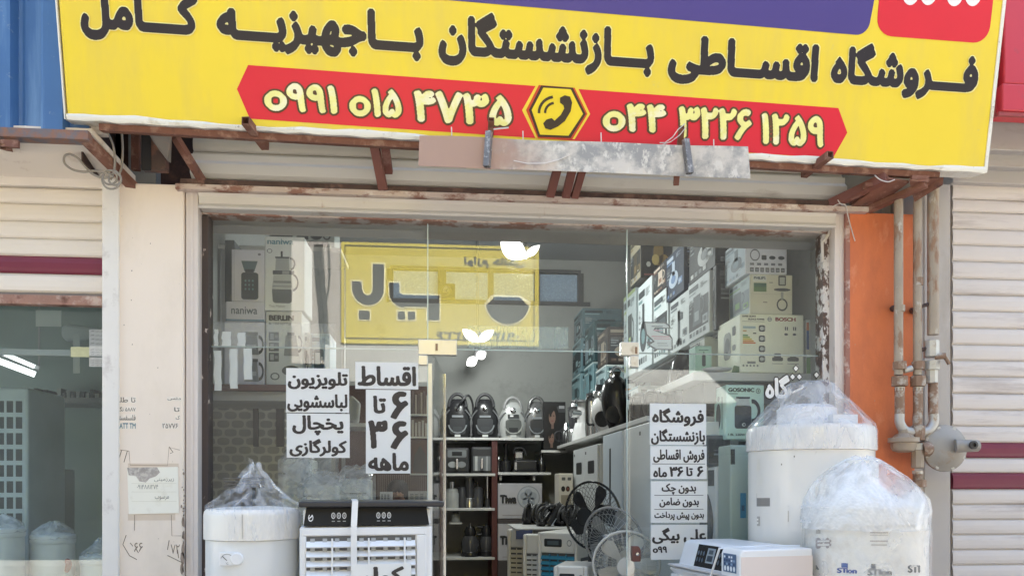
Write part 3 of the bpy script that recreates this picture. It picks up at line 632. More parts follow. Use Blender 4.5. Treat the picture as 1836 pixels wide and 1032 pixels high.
# left corner: wall plates, diagonal and channel
m = MB()
m.bar(V(154, 250, -.44), V(239, 335, -.12), .05, .04); m.build('side_angle', rust, fr)
m = MB(); m.bar(V(305, 231, -.380), V(365, 328, -.14), .035, .035); m.build('diagonal', rust, fr)
m = MB(); q_ = -.22; m.box(Xa(254, q_), Xa(298, q_), q_-.01, q_+.05, Za(326, q_), Za(238, q_)+.3); m.build('channel', M('dark_channel', (.075, .045, .035), rough=.7, var=.3, dirt=[((.16, .075, .05), .55, 7), ((.09, .10, .12), .62, 4)]), fr, bevel=.004)
m = MB(); m.box(Xa(236, -.05), Xa(250, -.05), -.06, -.03, Za(328, -.05), Za(225, -.05)+.2); m.build('wall_strip', rust, fr)
m = MB(); m.add([V(262, 232, -.438), V(308, 232, -.438), V(306, 292, -.3), V(300, 288, -.32), V(275, 255, -.321)], [(0, 1, 2, 3, 4)]); m.add([V(262, 232, -.438)+Vector((0, .004, 0)), V(308, 232, -.438)+Vector((0, .004, 0)), V(306, 292, -.3)+Vector((0, .004, 0)), V(300, 288, -.32)+Vector((0, .004, 0)), V(275, 255, -.321)+Vector((0, .004, 0))], [(4, 3, 2, 1, 0)]); m.build('gusset_plate', M('grey_gusset', (.16, .14, .12), rough=.6, dirt=((.25, .15, .1), .58, 9)), fr)
# right corner
m = MB(); m.bar(V(1590, 318, -.423), V(1490, 366, -.15), .05, .05); m.build('diagonal', M('red_oxide_steel', '#000'), fr)
m = MB(); m.bar(V(1660, 330, -.409), V(1556, 377, -.15), .055, .03); m.bar(V(1610, 322, -.409), V(1545, 372, -.15), .16, .012); m.bar(V(1560, 330, -.380), V(1530, 364, -.15), .05, .02); m.build('side_angle', rust, fr)
m = MB(); m.add([V(1630, 322, -.438), V(1692, 318, -.423), V(1690, 332, -.409), V(1640, 362, -.30), V(1636, 350, -.30)], [(0, 1, 2, 3, 4)]); m.prism([(0, 0), (.10, 0), (.10, .035), (0, .035)], V(1632, 327, -.409), (1, 0, 0), (0, 0, 1), 0, .02); m.build('gusset_plate', rust, fr)
m = MB(); m.box(Xa(1500, -.1), Xa(1512, -.1), -.11, -.07, Za(352, -.1, 1500), Za(333, -.1, 1500)); m.build('end_bracket', M('black_steel', (.03, .028, .026), rough=.6), fr)
# cavity between pillar and neighbour: dark sheets standing in for its shade
m = MB(); m.box(px0-.06, px1+.02, .10, .14, zt_l-.1, 4.2); m.box(px0-.05, px0-.04, -.314, .1, zsof+.004, 4.2); m.build('cavity_shade_sheet', M('rust_in_shade', (.055, .030, .024), rough=.85, var=.3, dirt=((.11, .055, .04), .56, 6)), fr)
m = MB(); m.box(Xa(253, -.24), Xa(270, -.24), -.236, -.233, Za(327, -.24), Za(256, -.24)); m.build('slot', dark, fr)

# ---------------- sheet metal strip hung in front of the sign
YP = -.599
pm = M('patchy_sheet_metal', (.60, .57, .54), rough=.5, metal=.25, var=.10, vs=5, dirt=[((.32, .32, .33), .50, 5, (1.2, 1, 1.4), .07), ((.66, .64, .61), .585, 17, (1.5, 1, 1), .04), ((.60, .585, .565), .66, 40)], bump=.15)
mp_ = thing('metal_strip', 'long scratched sheet metal strip with a pinkish left end hung below the sign lettering', 'metal sheet', V(1045, 280, YP), world=True)
e0, e1, e2, e3 = V(750, 297, YP), V(1346, 320, YP), V(1341, 264, YP-.02), V(752, 243, YP-.02)
vs = []
for k in range(25):
    t = k/24; w1 = .004*math.sin(t*9)
    vs += [e0.lerp(e1, t)+Vector((0, w1, 0)), e3.lerp(e2, t)+Vector((0, -w1, .003*math.sin(t*14)))]
m = MB(); m.use(pm); m.add(vs, [(2*i, 2*i+2, 2*i+3, 2*i+1) for i in range(24)]); m.add([p+Vector((0, .003, 0)) for p in vs], [(2*i+1, 2*i+3, 2*i+2, 2*i) for i in range(24)])
m.build('sheet', None, mp_)
# primer area: pinkish towards the left end
nn_ = pm.node_tree.nodes; ll_ = pm.node_tree.links; bb_ = nn_['Principled BSDF']; so2 = bb_.inputs['Base Color'].links[0].from_socket
gg = nn_.new('ShaderNodeNewGeometry'); sx_ = nn_.new('ShaderNodeSeparateXYZ'); ll_.new(gg.outputs['Position'], sx_.inputs[0]); nzz = nn_.new('ShaderNodeTexNoise'); nzz.inputs['Scale'].default_value = 7; nzz.inputs['Detail'].default_value = 6; ll_.new(gg.outputs['Position'], nzz.inputs[0])
ad_ = nn_.new('ShaderNodeMath'); ad_.operation = 'MULTIPLY_ADD'; ll_.new(nzz.outputs['Fac'], ad_.inputs[0]); ad_.inputs[1].default_value = .55; ll_.new(sx_.outputs['X'], ad_.inputs[2])
mr_ = nn_.new('ShaderNodeMapRange'); xm = e0.lerp(e1, .30).x+.275; mr_.inputs[1].default_value = xm-.10; mr_.inputs[2].default_value = xm+.12; mr_.inputs[3].default_value = 1; mr_.inputs[4].default_value = 0; ll_.new(ad_.outputs[0], mr_.inputs[0])
mxx = nn_.new('ShaderNodeMix'); mxx.data_type = 'RGBA'; ll_.new(mr_.outputs[0], mxx.inputs[0]); ll_.new(so2, mxx.inputs[6]); mxx.inputs[7].default_value = (.41, .285, .25, 1); ll_.new(mxx.outputs[2], bb_.inputs['Base Color'])
m = MB(); m.tube([V(u, v, YP-.012) for u, v in ((921, 288), (945, 293), (975, 293), (1000, 287), (1022, 278))], .0022, 5); m.build('scratch', M('pale_scratch', (.75, .70, .66), rough=.6), mp_)
for u0, v0, u1, v1 in ((877, 236, 873, 299), (1229, 250, 1237, 311)):
    m = MB(); m.sqtube(V(u1, v1, YP-.03), V(u0, v0, YP-.035), .03); m.build('clamp', M('dark_galvanised', (.20, .19, .19), rough=.45, metal=.5, var=.3, vs=25, dirt=((.5, .48, .45), .6, 40)), mp_)
m = MB()
for u, v in ((938, 247), (1078, 250), (1280, 262), (810, 240)): m.tube([V(u, v+5, YP+.004), V(u-.5, v-12, YP+.004)], .003, 5)
m.tube([V(885, 232, YP), V(912, 229, YP)], .004, 5); m.build('wire_tie', M('pale_wire', (.66, .62, .58), rough=.5), mp_)
cbl = M('grey_cable', (.30, .27, .23), rough=.6, var=.1)
q = MB().tube([V(*p) for p in ((1228, 222, -.584), (1216, 232, -.591), (1206, 246, -.591), (1192, 256, -.591), (1183, 256, -.599))], .0028, 6).tube([V(*p) for p in ((1230, 228, -.584), (1219, 242, -.599), (1203, 254, -.599), (1186, 260, -.591))], .0024, 6).build('loose_wire', M('pale_cable', (.6, .56, .52), rough=.5), None, smooth=80)
tag(q, 'pale loose wires twisted round the right hand bracket above the metal strip', 'wire')

# ---------------- loops of cable at the left corner, thin white wire at the right corner
q = MB()
def curve(pts, n=6):
    P = [Vector(p) for p in pts]; out = []
    for i in range(len(P)-1):
        p0, p1, p2, p3 = P[max(i-1, 0)], P[i], P[i+1], P[min(i+2, len(P)-1)]
        for k in range(n):
            t = k/n; out.append(.5*((2*p1)+(p2-p0)*t+(2*p0-5*p1+4*p2-p3)*t*t+(3*p1-p0-3*p2+p3)*t**3))
    return out+[P[-1]]
yc = -.307
q.tube(curve([V(u, v, yc) for u, v in ((193, 238), (203, 262), (206, 290), (203, 312), (198, 322))]), .006, 7)
q.tube(curve([V(u, v, yc+.04) for u, v in ((218, 236), (220, 268), (218, 300), (212, 315))]), .006, 7)
q.tube(curve([V(u, v, yc-.01) for u, v in ((125, 276), (116, 280), (116, 293), (130, 304), (150, 308), (170, 306), (190, 310), (200, 316))]), .006, 7)
q.tube(curve([V(u, v, yc-.01) for u, v in ((125, 276), (140, 284), (152, 298), (166, 312), (186, 319), (204, 316))]), .006, 7)
for cx_, cy_, r_ in ((200, 322, 17), (206, 321, 11), (197, 318, 13)):
    q.tube([V(cx_+r_*math.cos(R(a)), cy_+r_*.98*math.sin(R(a)), yc-.015+.01*math.sin(R(a*2))) for a in range(0, 360, 20)], .0055, 7, closed=True)
tag(q.build('cable_loop', cbl, None, smooth=80), 'brown grey cable coiled in loose loops over the top of the beige pillar', 'cable')
q = MB().box(*[f for f in (V(166, 0, -.380).x, V(192, 0, -.380).x, -.409, -.350, Za(243, -.380, 180), Za(222, -.380, 180))]).build('junction_block', M('cream_block', (.55, .48, .40), rough=.7, var=.15, dirt=((.3, .25, .2), .6, 12)), None, bevel=.008)
tag(q, 'dusty cream junction block under the left corner of the yellow sign', 'junction box')
q = MB().tube(curve([V(*p) for p in ((1484, 377, -.16), (1502, 366, -.2), (1516, 368, -.2), (1520, 385, -.17), (1525, 405, -.16), (1533, 432, -.16))]), .003, 6).tube(curve([V(*p) for p in ((1502, 358, -.22), (1508, 366, -.22), (1516, 366, -.22))]), .003, 6).tube(curve([V(*p) for p in ((1568, 314, -.438), (1578, 322, -.438), (1592, 326, -.438), (1604, 322, -.438))]), .003, 6).build('hanging_wire', M('pale_cable', '#fff'), None, smooth=80)
tag(q, 'thin pale wire dangling from the right corner over the orange pillar', 'wire')

# ---------------- gas pipes and regulator by the orange pillar
gp = thing('gas_pipes', 'three weathered vertical gas pipes with valves and a tee in front of the orange pillar', 'pipes', (Xa(1645, -.26), -.26, 0), world=True)
pip = M('old_pipe_paint', (.36, .29, .215), rough=.55, var=.12, vs=8, dirt=[((.27, .155, .09), .57, 9, (2, 2, .5), .04), ((.48, .43, .36), .63, 18, (1, 1, .5), .03)], bump=.3)
bras = M('rusty_fitting', (.25, .155, .10), rough=.6, metal=.2, var=.2, vs=14, dirt=((.45, .40, .34), .57, 22), bump=.4)
galv = M('galvanised_fitting', (.50, .48, .44), rough=.45, metal=.4, var=.12, vs=12, dirt=((.3, .2, .13), .62, 18), bump=.3)
YP2 = -.27
def px(u, v): return V(u, v, YP2)
def vpipe(u, v0, v1, r, mat=pip, name='pipe'): return MB().tube([px(u, v0), px(u, (v0+v1)/2), px(u, v1)], r, 14).build(name, mat, gp, smooth=50)
for u, v0, r in ((1611, 352, .025), (1645, 356, .024), (1673, 318, .031)): vpipe(u, v0, 672 if u < 1660 else 600, r)
def nut(u, v, r, h, mat=bras, n=8):
    return MB().lathe([(r*.8, -h), (r, -h*.9), (r, h*.9), (r*.8, h)], n, px(u, v)).build('fitting', mat, gp, smooth=30)
for u, v, r, h, mt in ((1613, 553, .030, .02, pip), (1646, 505, .028, .025, bras), (1613, 655, .038, .025, bras), (1613, 683, .045, .03, bras), (1646, 655, .036, .025, bras), (1646, 683, .042, .032, bras), (1613, 697, .028, .012, galv), (1646, 697, .028, .012, galv),
                       (1670, 625, .042, .05, galv), (1670, 655, .045, .028, galv), (1670, 672, .034, .05, galv), (1645, 776, .042, .045, bras), (1645, 800, .034, .02, galv), (1645, 822, .035, .055, pip), (1645, 846, .030, .01, galv), (1645, 866, .048, .022, bras)): nut(u, v, r, h, mt)
for u in (1613, 1646): vpipe(u, 695, 745, .027, bras)
vpipe(1673, 685, 742, .027, bras); vpipe(1645, 740, 772, .026, bras); vpipe(1645, 845, 866, .026, bras)
for s, u in ((1, 1613), (-1, 1674)):
    MB().tube(curve([px(u, 742), px(u, 756), px(u+s*6, 768), px(u+s*14, 773), px(u+s*24, 774)]), .028, 12).build('elbow', galv, gp, smooth=60)
m = MB(); m.tube([px(1620, 664), px(1634, 660)], [.016, .02], 10); m.build('valve_handle', galv, gp, smooth=60)
m = MB(); m.bar(px(1684, 638)+Vector((0, -.04, 0)), px(1692, 655)+Vector((0, -.05, 0)), .03, .012); m.tube([px(1672, 640)+Vector((0, -.02, 0)), px(1686, 640)+Vector((0, -.05, 0))], .018, 10); m.build('valve_handle', bras, gp)
m = MB()
for u, v in ((1601, 553), (1636, 557)): m.tube([V(u, v, -.14), px(u+6, v-2)], .02, 8)
m.tube([px(1650, 550), px(1664, 545)], .011, 6); m.tube([px(1650, 628), px(1668, 622)], .012, 6); m.build('pipe_clip', M('dark_clip', (.06, .035, .03), rough=.7), gp)
rg = thing('gas_regulator', 'round grey gas regulator with a side spout in front of the casing', 'gas regulator', px(1693, 802), world=True)
gm = M('regulator_grey', (.34, .31, .27), rough=.5, metal=.05, var=.06, dirt=((.32, .25, .19), .62, 12), bump=.2)
c = px(1693, 803)
m = MB().lathe([(0, .055), (.045, .054), (.085, .045), (.115, .018), (.135, .010), (.138, 0), (.135, -.012), (.115, -.02), (.08, -.05), (0, -.06)][::-1], 36, c, 'y'); m.build('body', gm, rg, smooth=40)
m = MB()
for k in range(8): m.lathe([(.012, -.016), (.012, .016)], 6, c+Vector((.124*math.cos(R(k*45+20)), 0, .124*math.sin(R(k*45+20)))), 'y')
m.build('bolt', galv, rg)
m = MB(); m.tube([c+Vector((.02, -.07, .01)), c+Vector((.07, -.09, .01)), c+Vector((.14, -.09, .01))], [.04, .036, .034], 14); m.build('spout', gm, rg, smooth=50)
m = MB(); m.lathe([(.024, 0), (.024, .014), (.012, .016), (.012, .004), (0, .004)][::-1], 14, c+Vector((.08, -.135, .012)), 'y'); m.build('port', M('dark_port', (.05, .045, .04), rough=.5), rg)
m = MB(); m.tube([px(1650, 805), px(1662, 804), px(1675, 803)], [.045, .05, .03], 12); m.build('inlet', bras, rg, smooth=50)
gv = thing('gas_valve', 'squat rusty pressure valve left of the lowest pipe fitting', 'valve', px(1622, 792), world=True)
m = MB().lathe([(.03, -.06), (.06, -.05), (.07, -.03), (.07, -.005), (.085, 0), (.085, .025), (.06, .028), (.045, .045), (.03, .05), (.028, .075), (.018, .078), (0, .078)], 16, px(1620, 792)); m.build('body', pip, gv, smooth=35)
m = MB(); m.tube([px(1625, 795), px(1640, 797)], .022, 10); m.build('stub', bras, gv, smooth=50)
# ================================================================== NOTICES ON THE GLASS AND THE PILLAR
paper = M('poster_paper', (.80, .80, .78), rough=.6, var=.02, vs=3)
black = M('poster_ink', (.035, .028, .028), rough=.5)
def poster(label, u0, v0, u1, v1, rows, Y=-.0065, group='lettered paper notices on the shop glass', lines=()):
    p = MB(); a, c = V(u0, v1, Y), V(u1, v0, Y); x0, x1 = a.x, c.x; z0, z1 = Za(v1, Y, (u0+u1)/2), Za(v0, Y, (u0+u1)/2)
    o = MB().box(x0, x1, Y-.0006, Y+.0006, z0, z1).build('notice', paper); tag(o, label, 'notice', group)
    D = Dec((x0, Y, z0), (1, 0, 0), (0, 0, 1), base=.0012, step=.0008)
    for t, ua, va, ub, vb in rows:
        D.text(t, V(ua, vb, Y).x-x0, Za(vb, Y, (u0+u1)/2)-z0, V(ub, va, Y).x-x0, Za(va, Y, (u0+u1)/2)-z0, black, 1, bold=.045, res=70)
    for v, ua, ub in lines:
        z = Za(v, Y, (u0+u1)/2)-z0; D.rect(V(ua, v, Y).x-x0, z-.0018, V(ub, v, Y).x-x0, z+.0018, '#6f6f6f', 1)
    D.build('lettering', o)
    return o
poster('white notice listing television and washing machine on the left glass', 513, 660, 626, 739, [('تلویزیون', 516, 666, 624, 698), ('لباسشویی', 515, 706, 623, 739-1)])
poster('white notice listing fridge and air conditioner below another notice on the left glass', 514, 741, 627, 820, [('یخچال', 524, 744, 616, 780), ('کولرگازی', 519, 786, 622, 818)])
poster('wide white notice with one Persian word atop the tall notice on the left glass', 637, 649, 750, 697, [('اقساط', 641, 656, 746, 692)])
poster('tall white notice reading 6 to 36 months on the left glass', 656, 698.5, 736, 848, [('۶', 700, 701, 732, 751), ('تا', 669, 709, 692, 741), ('۶', 700, 754, 732, 805), ('۳', 660, 753, 695, 804), ('ماهه', 660, 811, 733, 844)])
poster('white notice with two bold lines at the top of the right glass column', 1165, 723, 1266, 797, [('فروشگاه', 1169, 731, 1262, 764), ('بازنشستگان', 1167, 768, 1264, 797)])
poster('white notice with a thin rule and 6 to 36 months on the right glass', 1166, 799, 1267, 858, [('فروش اقساطی', 1171, 805, 1263, 829), ('ماه', 1171, 837, 1196, 855), ('۳۶', 1200, 836, 1225, 854), ('تا', 1230, 836, 1242, 853), ('۶', 1249, 835, 1261, 854)], lines=[(831, 1169, 1264)])
poster('white notice of three ruled lines on the right glass above the white cooler', 1167, 862, 1268, 936, [('بدون چک', 1186, 866, 1248, 886), ('بدون ضامن', 1182, 891, 1253, 909), ('بدون پیش پرداخت', 1173, 916, 1262, 932)], lines=[(887, 1173, 1261), (912, 1173, 1261)])
poster('lowest white notice on the right glass, half hidden by the white cooler', 1167, 940, 1268, 1002, [('علی بیگی', 1169, 945, 1266, 974), ('o۹۹', 1170, 978, 1196, 990)])
# bracket shaped sticker
Y = .012; sx = lambda u: V(u, 600, Y).x; sz = lambda v: Za(v, Y, 1180)
stk = MB(); stk.prism([(sx(u), sz(v)) for u, v in ((1155, 577), (1192, 577), (1200, 581), (1203, 588), (1176, 589), (1174, 592), (1202, 600), (1206, 606), (1206, 627), (1176, 627), (1163, 620), (1159, 613), (1170, 612), (1158, 600))], (0, Y, 0), (1, 0, 0), (0, 0, 1), -.0005, .0005)
so_ = stk.build('sticker', M('grey_sticker_rim', (.22, .22, .22), rough=.5)); tag(so_, 'white angular logo shaped sticker with pink lines on the right glass', 'sticker')
D = Dec((0, Y, 0), (1, 0, 0), (0, 0, 1), base=.0012)
D.poly([(sx(u), sz(v)) for u, v in ((1157, 579), (1191, 579), (1198, 583), (1200, 587), (1174, 587), (1171, 592), (1200, 602), (1204, 607), (1204, 625), (1177, 625), (1165, 618), (1174, 612), (1160, 599))], '#dfe3e0', 0)
for v, a, c, col in ((585, 1168, 1188, '#9aa0a0'), (592, 1172, 1188, '#d9b7bb'), (603, 1168, 1200, '#d9a7ad'), (607, 1172, 1202, '#d9b7bb'), (615, 1178, 1196, '#b9bdbd'), (619, 1180, 1198, '#c3c7c7')): D.rect(sx(a), sz(v)-.003, sx(c), sz(v)+.003, col, 1)
D.build('print', so_)
# script lettering stuck on the right glass
D = Dec((0, -.0055, 0), (1, 0, 0), (0, 0, 1), base=.0004, step=.0006); Y = -.006
sx = lambda u: V(u, 700, Y).x; sz = lambda v: Za(v, Y, 1420)
for gr, c, lv in ((.05, '#2c241f', 0), (0, '#f3f0ea', 1)): D.text('گاه', sx(1372), sz(714), sx(1416), sz(672), c, lv, bold=.04, res=70, grow=gr)
for u, v in ((1427, 660), (1421, 675), (1433, 675), (1464, 671)):
    for r_, c, lv in ((6.4, '#2c241f', 0), (4.4, '#f3f0ea', 1)): D.poly([(sx(u-r_), sz(v)), (sx(u), sz(v-r_*1.15)), (sx(u+r_), sz(v)), (sx(u), sz(v+r_*1.15))], c, lv)
for wd, c, lv in ((.026, '#2c241f', 0), (.015, '#f3f0ea', 1)): D.line([(sx(u), sz(v)) for u, v in ((1412, 700), (1422, 703), (1434, 697), (1442, 690))], wd, c, lv); 
o = D.build('window_lettering'); tag(o, 'white Persian script lettering on the right glass above the tall heater', 'lettering')
# frosted film strip on the transom
filmf = film_mat('frosted_film', col=(.62, .72, .68), clear=.68, rough=.5, scale=18, bump=.2, stretch=(1, 1, .25), rng=.05)
Y = .009; o = MB().box(V(838, 0, Y).x, V(1019, 0, Y).x, Y-.001, Y+.001, Za(624, Y, 930), Za(585, Y, 930)).build('film_strip', filmf); tag(o, 'frosted plastic strip along the foot of the glass transom', 'film strip')
# narrow white strips on the left glass
for i, (u0, v0, u1, v1, lab) in enumerate(((384, 590, 391, 622, 'short white strip nearest the left jamb'), (398, 594, 414, 622, 'broad white strip above the glass joint'), (426, 596, 440, 622, 'white strip right of the broad one above the glass joint'), (412, 625, 426, 696, 'long white strip below the glass joint'), (437, 624, 452, 680, 'long white strip right of a similar one below the glass joint'), (384, 628, 397, 700, 'pale strip in the lower left of the glass'))):
    p = MB(); n = 5; pts = []
    for k in range(n+1):
        v = v0+(v1-v0)*k/n; j = 1.2*math.sin(k*2.1+i); pts.append((V(u0+j, v, .014), V(u1+j*.6, v, .014)))
    vs = [q for a in pts for q in a]; p.add(vs, [(2*k, 2*k+1, 2*k+3, 2*k+2) for k in range(n)]); p.add([q+Vector((0, .001, 0)) for q in vs], [(2*k+2, 2*k+3, 2*k+1, 2*k) for k in range(n)])
    tag(p.build('pale_strip', paper), lab, 'paper strip', 'white strips on the left glass')
tp = film_mat('clear_tape', col=(.8, .8, .78), clear=.90, rough=.3, scale=7, bump=.15, rng=.05)
o = MB().box(V(382, 0, .016).x, V(600, 0, .016).x, .0155, .0165, Za(622, .016, 480), Za(578, .016, 480)).build('tape_strip', tp); tag(o, 'wide wrinkled clear tape across the left glass', 'tape')
# paper and marks on the beige pillar
YN = PF-.003
o = MB(); w0 = [(228, 838), (319, 836), (321, 919), (231, 921)]
o.prism([(V(u, v, YN).x, V(u, v, YN).z) for u, v in w0][::-1], (0, YN, 0), (1, 0, 0), (0, 0, 1), -.001, .001)
o = o.build('paper_notice', M('cream_paper', (.90, .86, .74), rough=.7, var=.02, dirt=((.82, .77, .64), .62, 8))); tag(o, 'cream handwritten paper with a torn grey corner taped to the beige pillar', 'paper notice')
D = Dec((0, YN, 0), (1, 0, 0), (0, 0, 1), base=.0018, step=.0008); nx_ = lambda u: V(u, 880, YN).x; nz_ = lambda v: Za(v, YN, 270)
D.poly([(nx_(u), nz_(v)) for u, v in ((228, 838), (282, 837), (287, 846), (280, 853), (268, 857), (262, 864), (250, 862), (244, 853), (231, 851))], M('torn_grey', (.42, .37, .33), rough=.8, var=.3, vs=40, dirt=((.6, .55, .48), .55, 50)), 0)
for t, a, b_, c, d in (('زیرزمینی', 277, 856, 312, 863), ('۰۹۱۴۸۸۱۲۷۴', 246, 868, 284, 876), ('مرسوب', 278, 888, 303, 896)): D.text(t, nx_(a), nz_(d), nx_(c), nz_(b_), '#8d8a80', 1, bold=0, res=60)
for v in (866, 881, 898): D.rect(nx_(236), nz_(v)-.0008, nx_(317), nz_(v)+.0008, '#d8d2bf', 1)
D.build('handwriting', o)
tapem = M('old_tape_stain', (.70, .575, .45), rough=.5, var=.06, vs=9)
D = Dec((0, PF, 0), (1, 0, 0), (0, 0, 1), base=.0006, step=.0005); ln_ = '#8a6f58'
for u0, v0, u1, v1 in ((229, 830, 320, 838), (229, 920, 314, 932)): D.rect(nx_(u0), nz_(v1), nx_(u1), nz_(v0), tapem, 0)
for pts in (((231, 808), (233, 833), (300, 834), (303, 801), (322, 806)), ((214, 815), (212, 850)), ((215, 806), (231, 808)), ((241, 922), (241, 950)), ((307, 922), (308, 960), (325, 960))): D.line([(nx_(u), nz_(v)) for u, v in pts], .0026, ln_, 1)
for pts in (((218, 806), (213, 822)), ((228, 808), (222, 828)), ((303, 800), (310, 810), (305, 812)), ((226, 958), (220, 975), (232, 995), (245, 1002)), ((303, 968), (300, 985)), ((300, 995), (330, 1010)), ((318, 985), (320, 1000)), ((233, 972), (238, 978)), ((243, 982), (248, 990))): D.line([(nx_(u), nz_(v)) for u, v in pts], .004, '#7c6c5b', 1)
for t, a, b_, c, d in (('۶۶', 240, 972, 256, 988), ('۷۲', 306, 975, 322, 992)): D.text(t, nx_(a), nz_(d), nx_(c), nz_(b_), '#857464', 1, bold=0, res=50)
D.build('pencil_scribble', pl)
# old torn label strips of a removed poster
D = Dec((0, PF, 0), (1, 0, 0), (0, 0, 1), base=.0006, step=.0005)
for u0, v0, u1, v1, t in ((210, 711, 244, 722, 'تا طلا'), (210, 728, 244, 738, '۵۸۸۷ نگ'), (210, 742, 244, 754, 'فلسفستا'), (209, 757, 244, 769, 'BATT TM'), (299, 710, 325, 718, 'دنس'), (311, 728, 323, 738, 'تا'), (314, 743, 323, 752, 'ک'), (290, 757, 320, 768, '۲۵۷۷۶')):
    D = Dec((0, PF, 0), (1, 0, 0), (0, 0, 1), base=.0006, step=.0005)
    D.rect(nx_(u0), nz_(v1), nx_(u1), nz_(v0), M('torn_label', (.84, .75, .64), rough=.6, var=.1, vs=60), 0)
    D.text(t, nx_(u0+1), nz_(v1-1), nx_(u1-1), nz_(v0+1), '#847b70' if t[0] != 'B' else '#5d7d86', 1, bold=.03, res=40)
    D.build('torn_label', pl)
D = Dec((0, PF, 0), (1, 0, 0), (0, 0, 1), base=.0006, step=.0005); random.seed(3)
for k in range(44):   # chips in the plaster along the right edge and lower part
    if k < 26: u, v = 330-abs(random.gauss(0, 2.2)), random.uniform(840, 1032)
    else: u, v = random.uniform(205, 325), random.uniform(360, 1032)
    s_ = random.uniform(.6, 2.2)*(1 if k < 26 else .55); D.poly([(nx_(u)+s_*.0033*math.cos(a)*random.uniform(.5, 1.1), nz_(v)+s_*.0033*math.sin(a)*random.uniform(.7, 2.2)) for a in (0, 1, 2, 3, 4, 5.2)], M('chip', (.30, .23, .18), rough=.9, var=.3), 0)
for u, v, s_ in ((327, 1000, 6), (328, 985, 5), (326, 1020, 5), (329, 960, 4), (328, 935, 4), (205, 1015, 5)): D.poly([(nx_(u)+s_*.002*math.cos(a), nz_(v)+s_*.007*math.sin(a)*random.uniform(.6, 1.2)) for a in (0, .8, 1.6, 2.4, 3.2, 4, 4.8, 5.6)], M('chip', '#000'), 0)
D.build('crack_stain', pl)
# small stickers on the left neighbour's glass
ng = thing('side_window', 'tall glass window of the left shop below the half raised shutter', 'window', (Xa(90, .0), 0, 0), world=True)
MB().box(-6.5, px0-.015, -.004, .004, .2, Za(549, 0, 100)).build('pane', glass2, ng)
MB().box(-6.5, px0-.01, -.02, .02, PAVE, .2).build('sill', greywall, ng)
MB().box(-6.5, px0-.015, .006, .02, Za(637, 0, 100), Za(626, 0, 100)).build('joint_rail', M('joint_rail', (.40, .38, .35), rough=.5), ng)
for i, (u0, v0, u1, v1, c, lab) in enumerate(((160, 590, 188, 620, '#a3a6a3', 'small grey printed sticker on the left window, highest by the pillar'), (160, 620, 188, 638, '#c9c9c4', 'small pale printed sticker on the left window, middle by the pillar'), (160, 640, 188, 657, '#bdbdb8', 'small white printed sticker on the left window, lowest by the pillar'), (127, 622, 160, 640, '#c4c39a', 'yellowish sticker beside the printed stickers on the left window'))):
    a = MB().box(V(u0, 0, -.008).x, V(u1, 0, -.008).x, -.0085, -.0075, Za(v1, -.008, 170), Za(v0, -.008, 170)).build('sticker', M('sticker_%d' % i if False else 'sticker_'+'abcd'[i], c, rough=.5, var=.1, vs=40)); tag(a, lab, 'sticker', 'stickers on the left window')
    if i < 3:
        D = Dec((V(u0, 0, -.008).x, -.0085, Za(v1, -.008, 170)), ((V(u1, 0, -.008).x-V(u0, 0, -.008).x), 0, 0), (0, 0, Za(v0, -.008, 170)-Za(v1, -.008, 170)), base=.0006, step=.0005)
        for k in range(3 if i else 4): D.text('تلفن نصب تعمیر', .08, .1+k*.24, .92, .26+k*.24, '#4a4a48', 0, bold=.02, res=30)
        D.build('print', a)

# ================================================================== GOODS OUTSIDE
enam = M('white_enamel', (.78, .77, .74), rough=.22, var=.015, vs=3, coat=.3, dirt=((.70, .67, .62), .68, 9))
enam2 = M('cream_enamel', (.80, .76, .70), rough=.25, var=.02, vs=3, coat=.3, dirt=[((.45, .40, .35), .745, 17)])
plast = M('white_plastic', (.80, .80, .80), rough=.35, var=.015)
dkp = M('black_gloss_plastic', (.02, .02, .022), rough=.25, var=.05, coat=.15)
panel_k = M('cooler_panel', (.022, .022, .022), rough=.5, var=.3, vs=2, spec=.12)
dkm = M('black_matt_plastic', (.035, .035, .038), rough=.5, var=.08)
film = film_mat('plastic_film', clear=.62, rough=.12, scale=9, bump=.5)
film_v = film_mat('plastic_film_streaks', clear=.84, rough=.15, scale=5, bump=.3, stretch=(2.5, 2.5, .6))
film_c = film_mat('plastic_film_clear', col=(.80, .79, .78), clear=.71, rough=.16, scale=3.2, bump=.3, stretch=(2.6, 2.6, .5), rng=.18)
bubble = film_mat('bubble_wrap', col=(.95, .94, .92), clear=.50, rough=.09, scale=4.5, bump=.6, voro=True, rng=.26, vw=-.22)
bubble2 = film_mat('bubble_wrap_thin', col=(.9, .89, .87), clear=.80, rough=.12, scale=6, bump=.4, voro=True, rng=.12, vw=-.15)

def bag(profile, c, n=64, seed=1, amp=.02, a0=0):
    """crumpled film surface of revolution with folds"""
    rnd = random.Random(seed); ph = [(rnd.randint(3, 17), rnd.uniform(0, 6.3), rnd.uniform(.3, 1)) for _ in range(9)]
    m = MB(); vs = []; fs = []; c = Vector(c)
    for i, (r, z, k) in enumerate(profile):
        for j in range(n):
            t = 2*math.pi*j/n; f = sum(w_*math.sin(q*t+p+z*9) for q, p, w_ in ph)/4
            rr = r*(1+k*amp*f*3) ; vs.append(c+Vector((rr*math.cos(t), rr*math.sin(t), z+k*amp*f*.6)))
    for i in range(len(profile)-1): fs += [(i*n+j, i*n+(j+1) % n, (i+1)*n+(j+1) % n, (i+1)*n+j) for j in range(n)]
    return m.add(vs, fs)
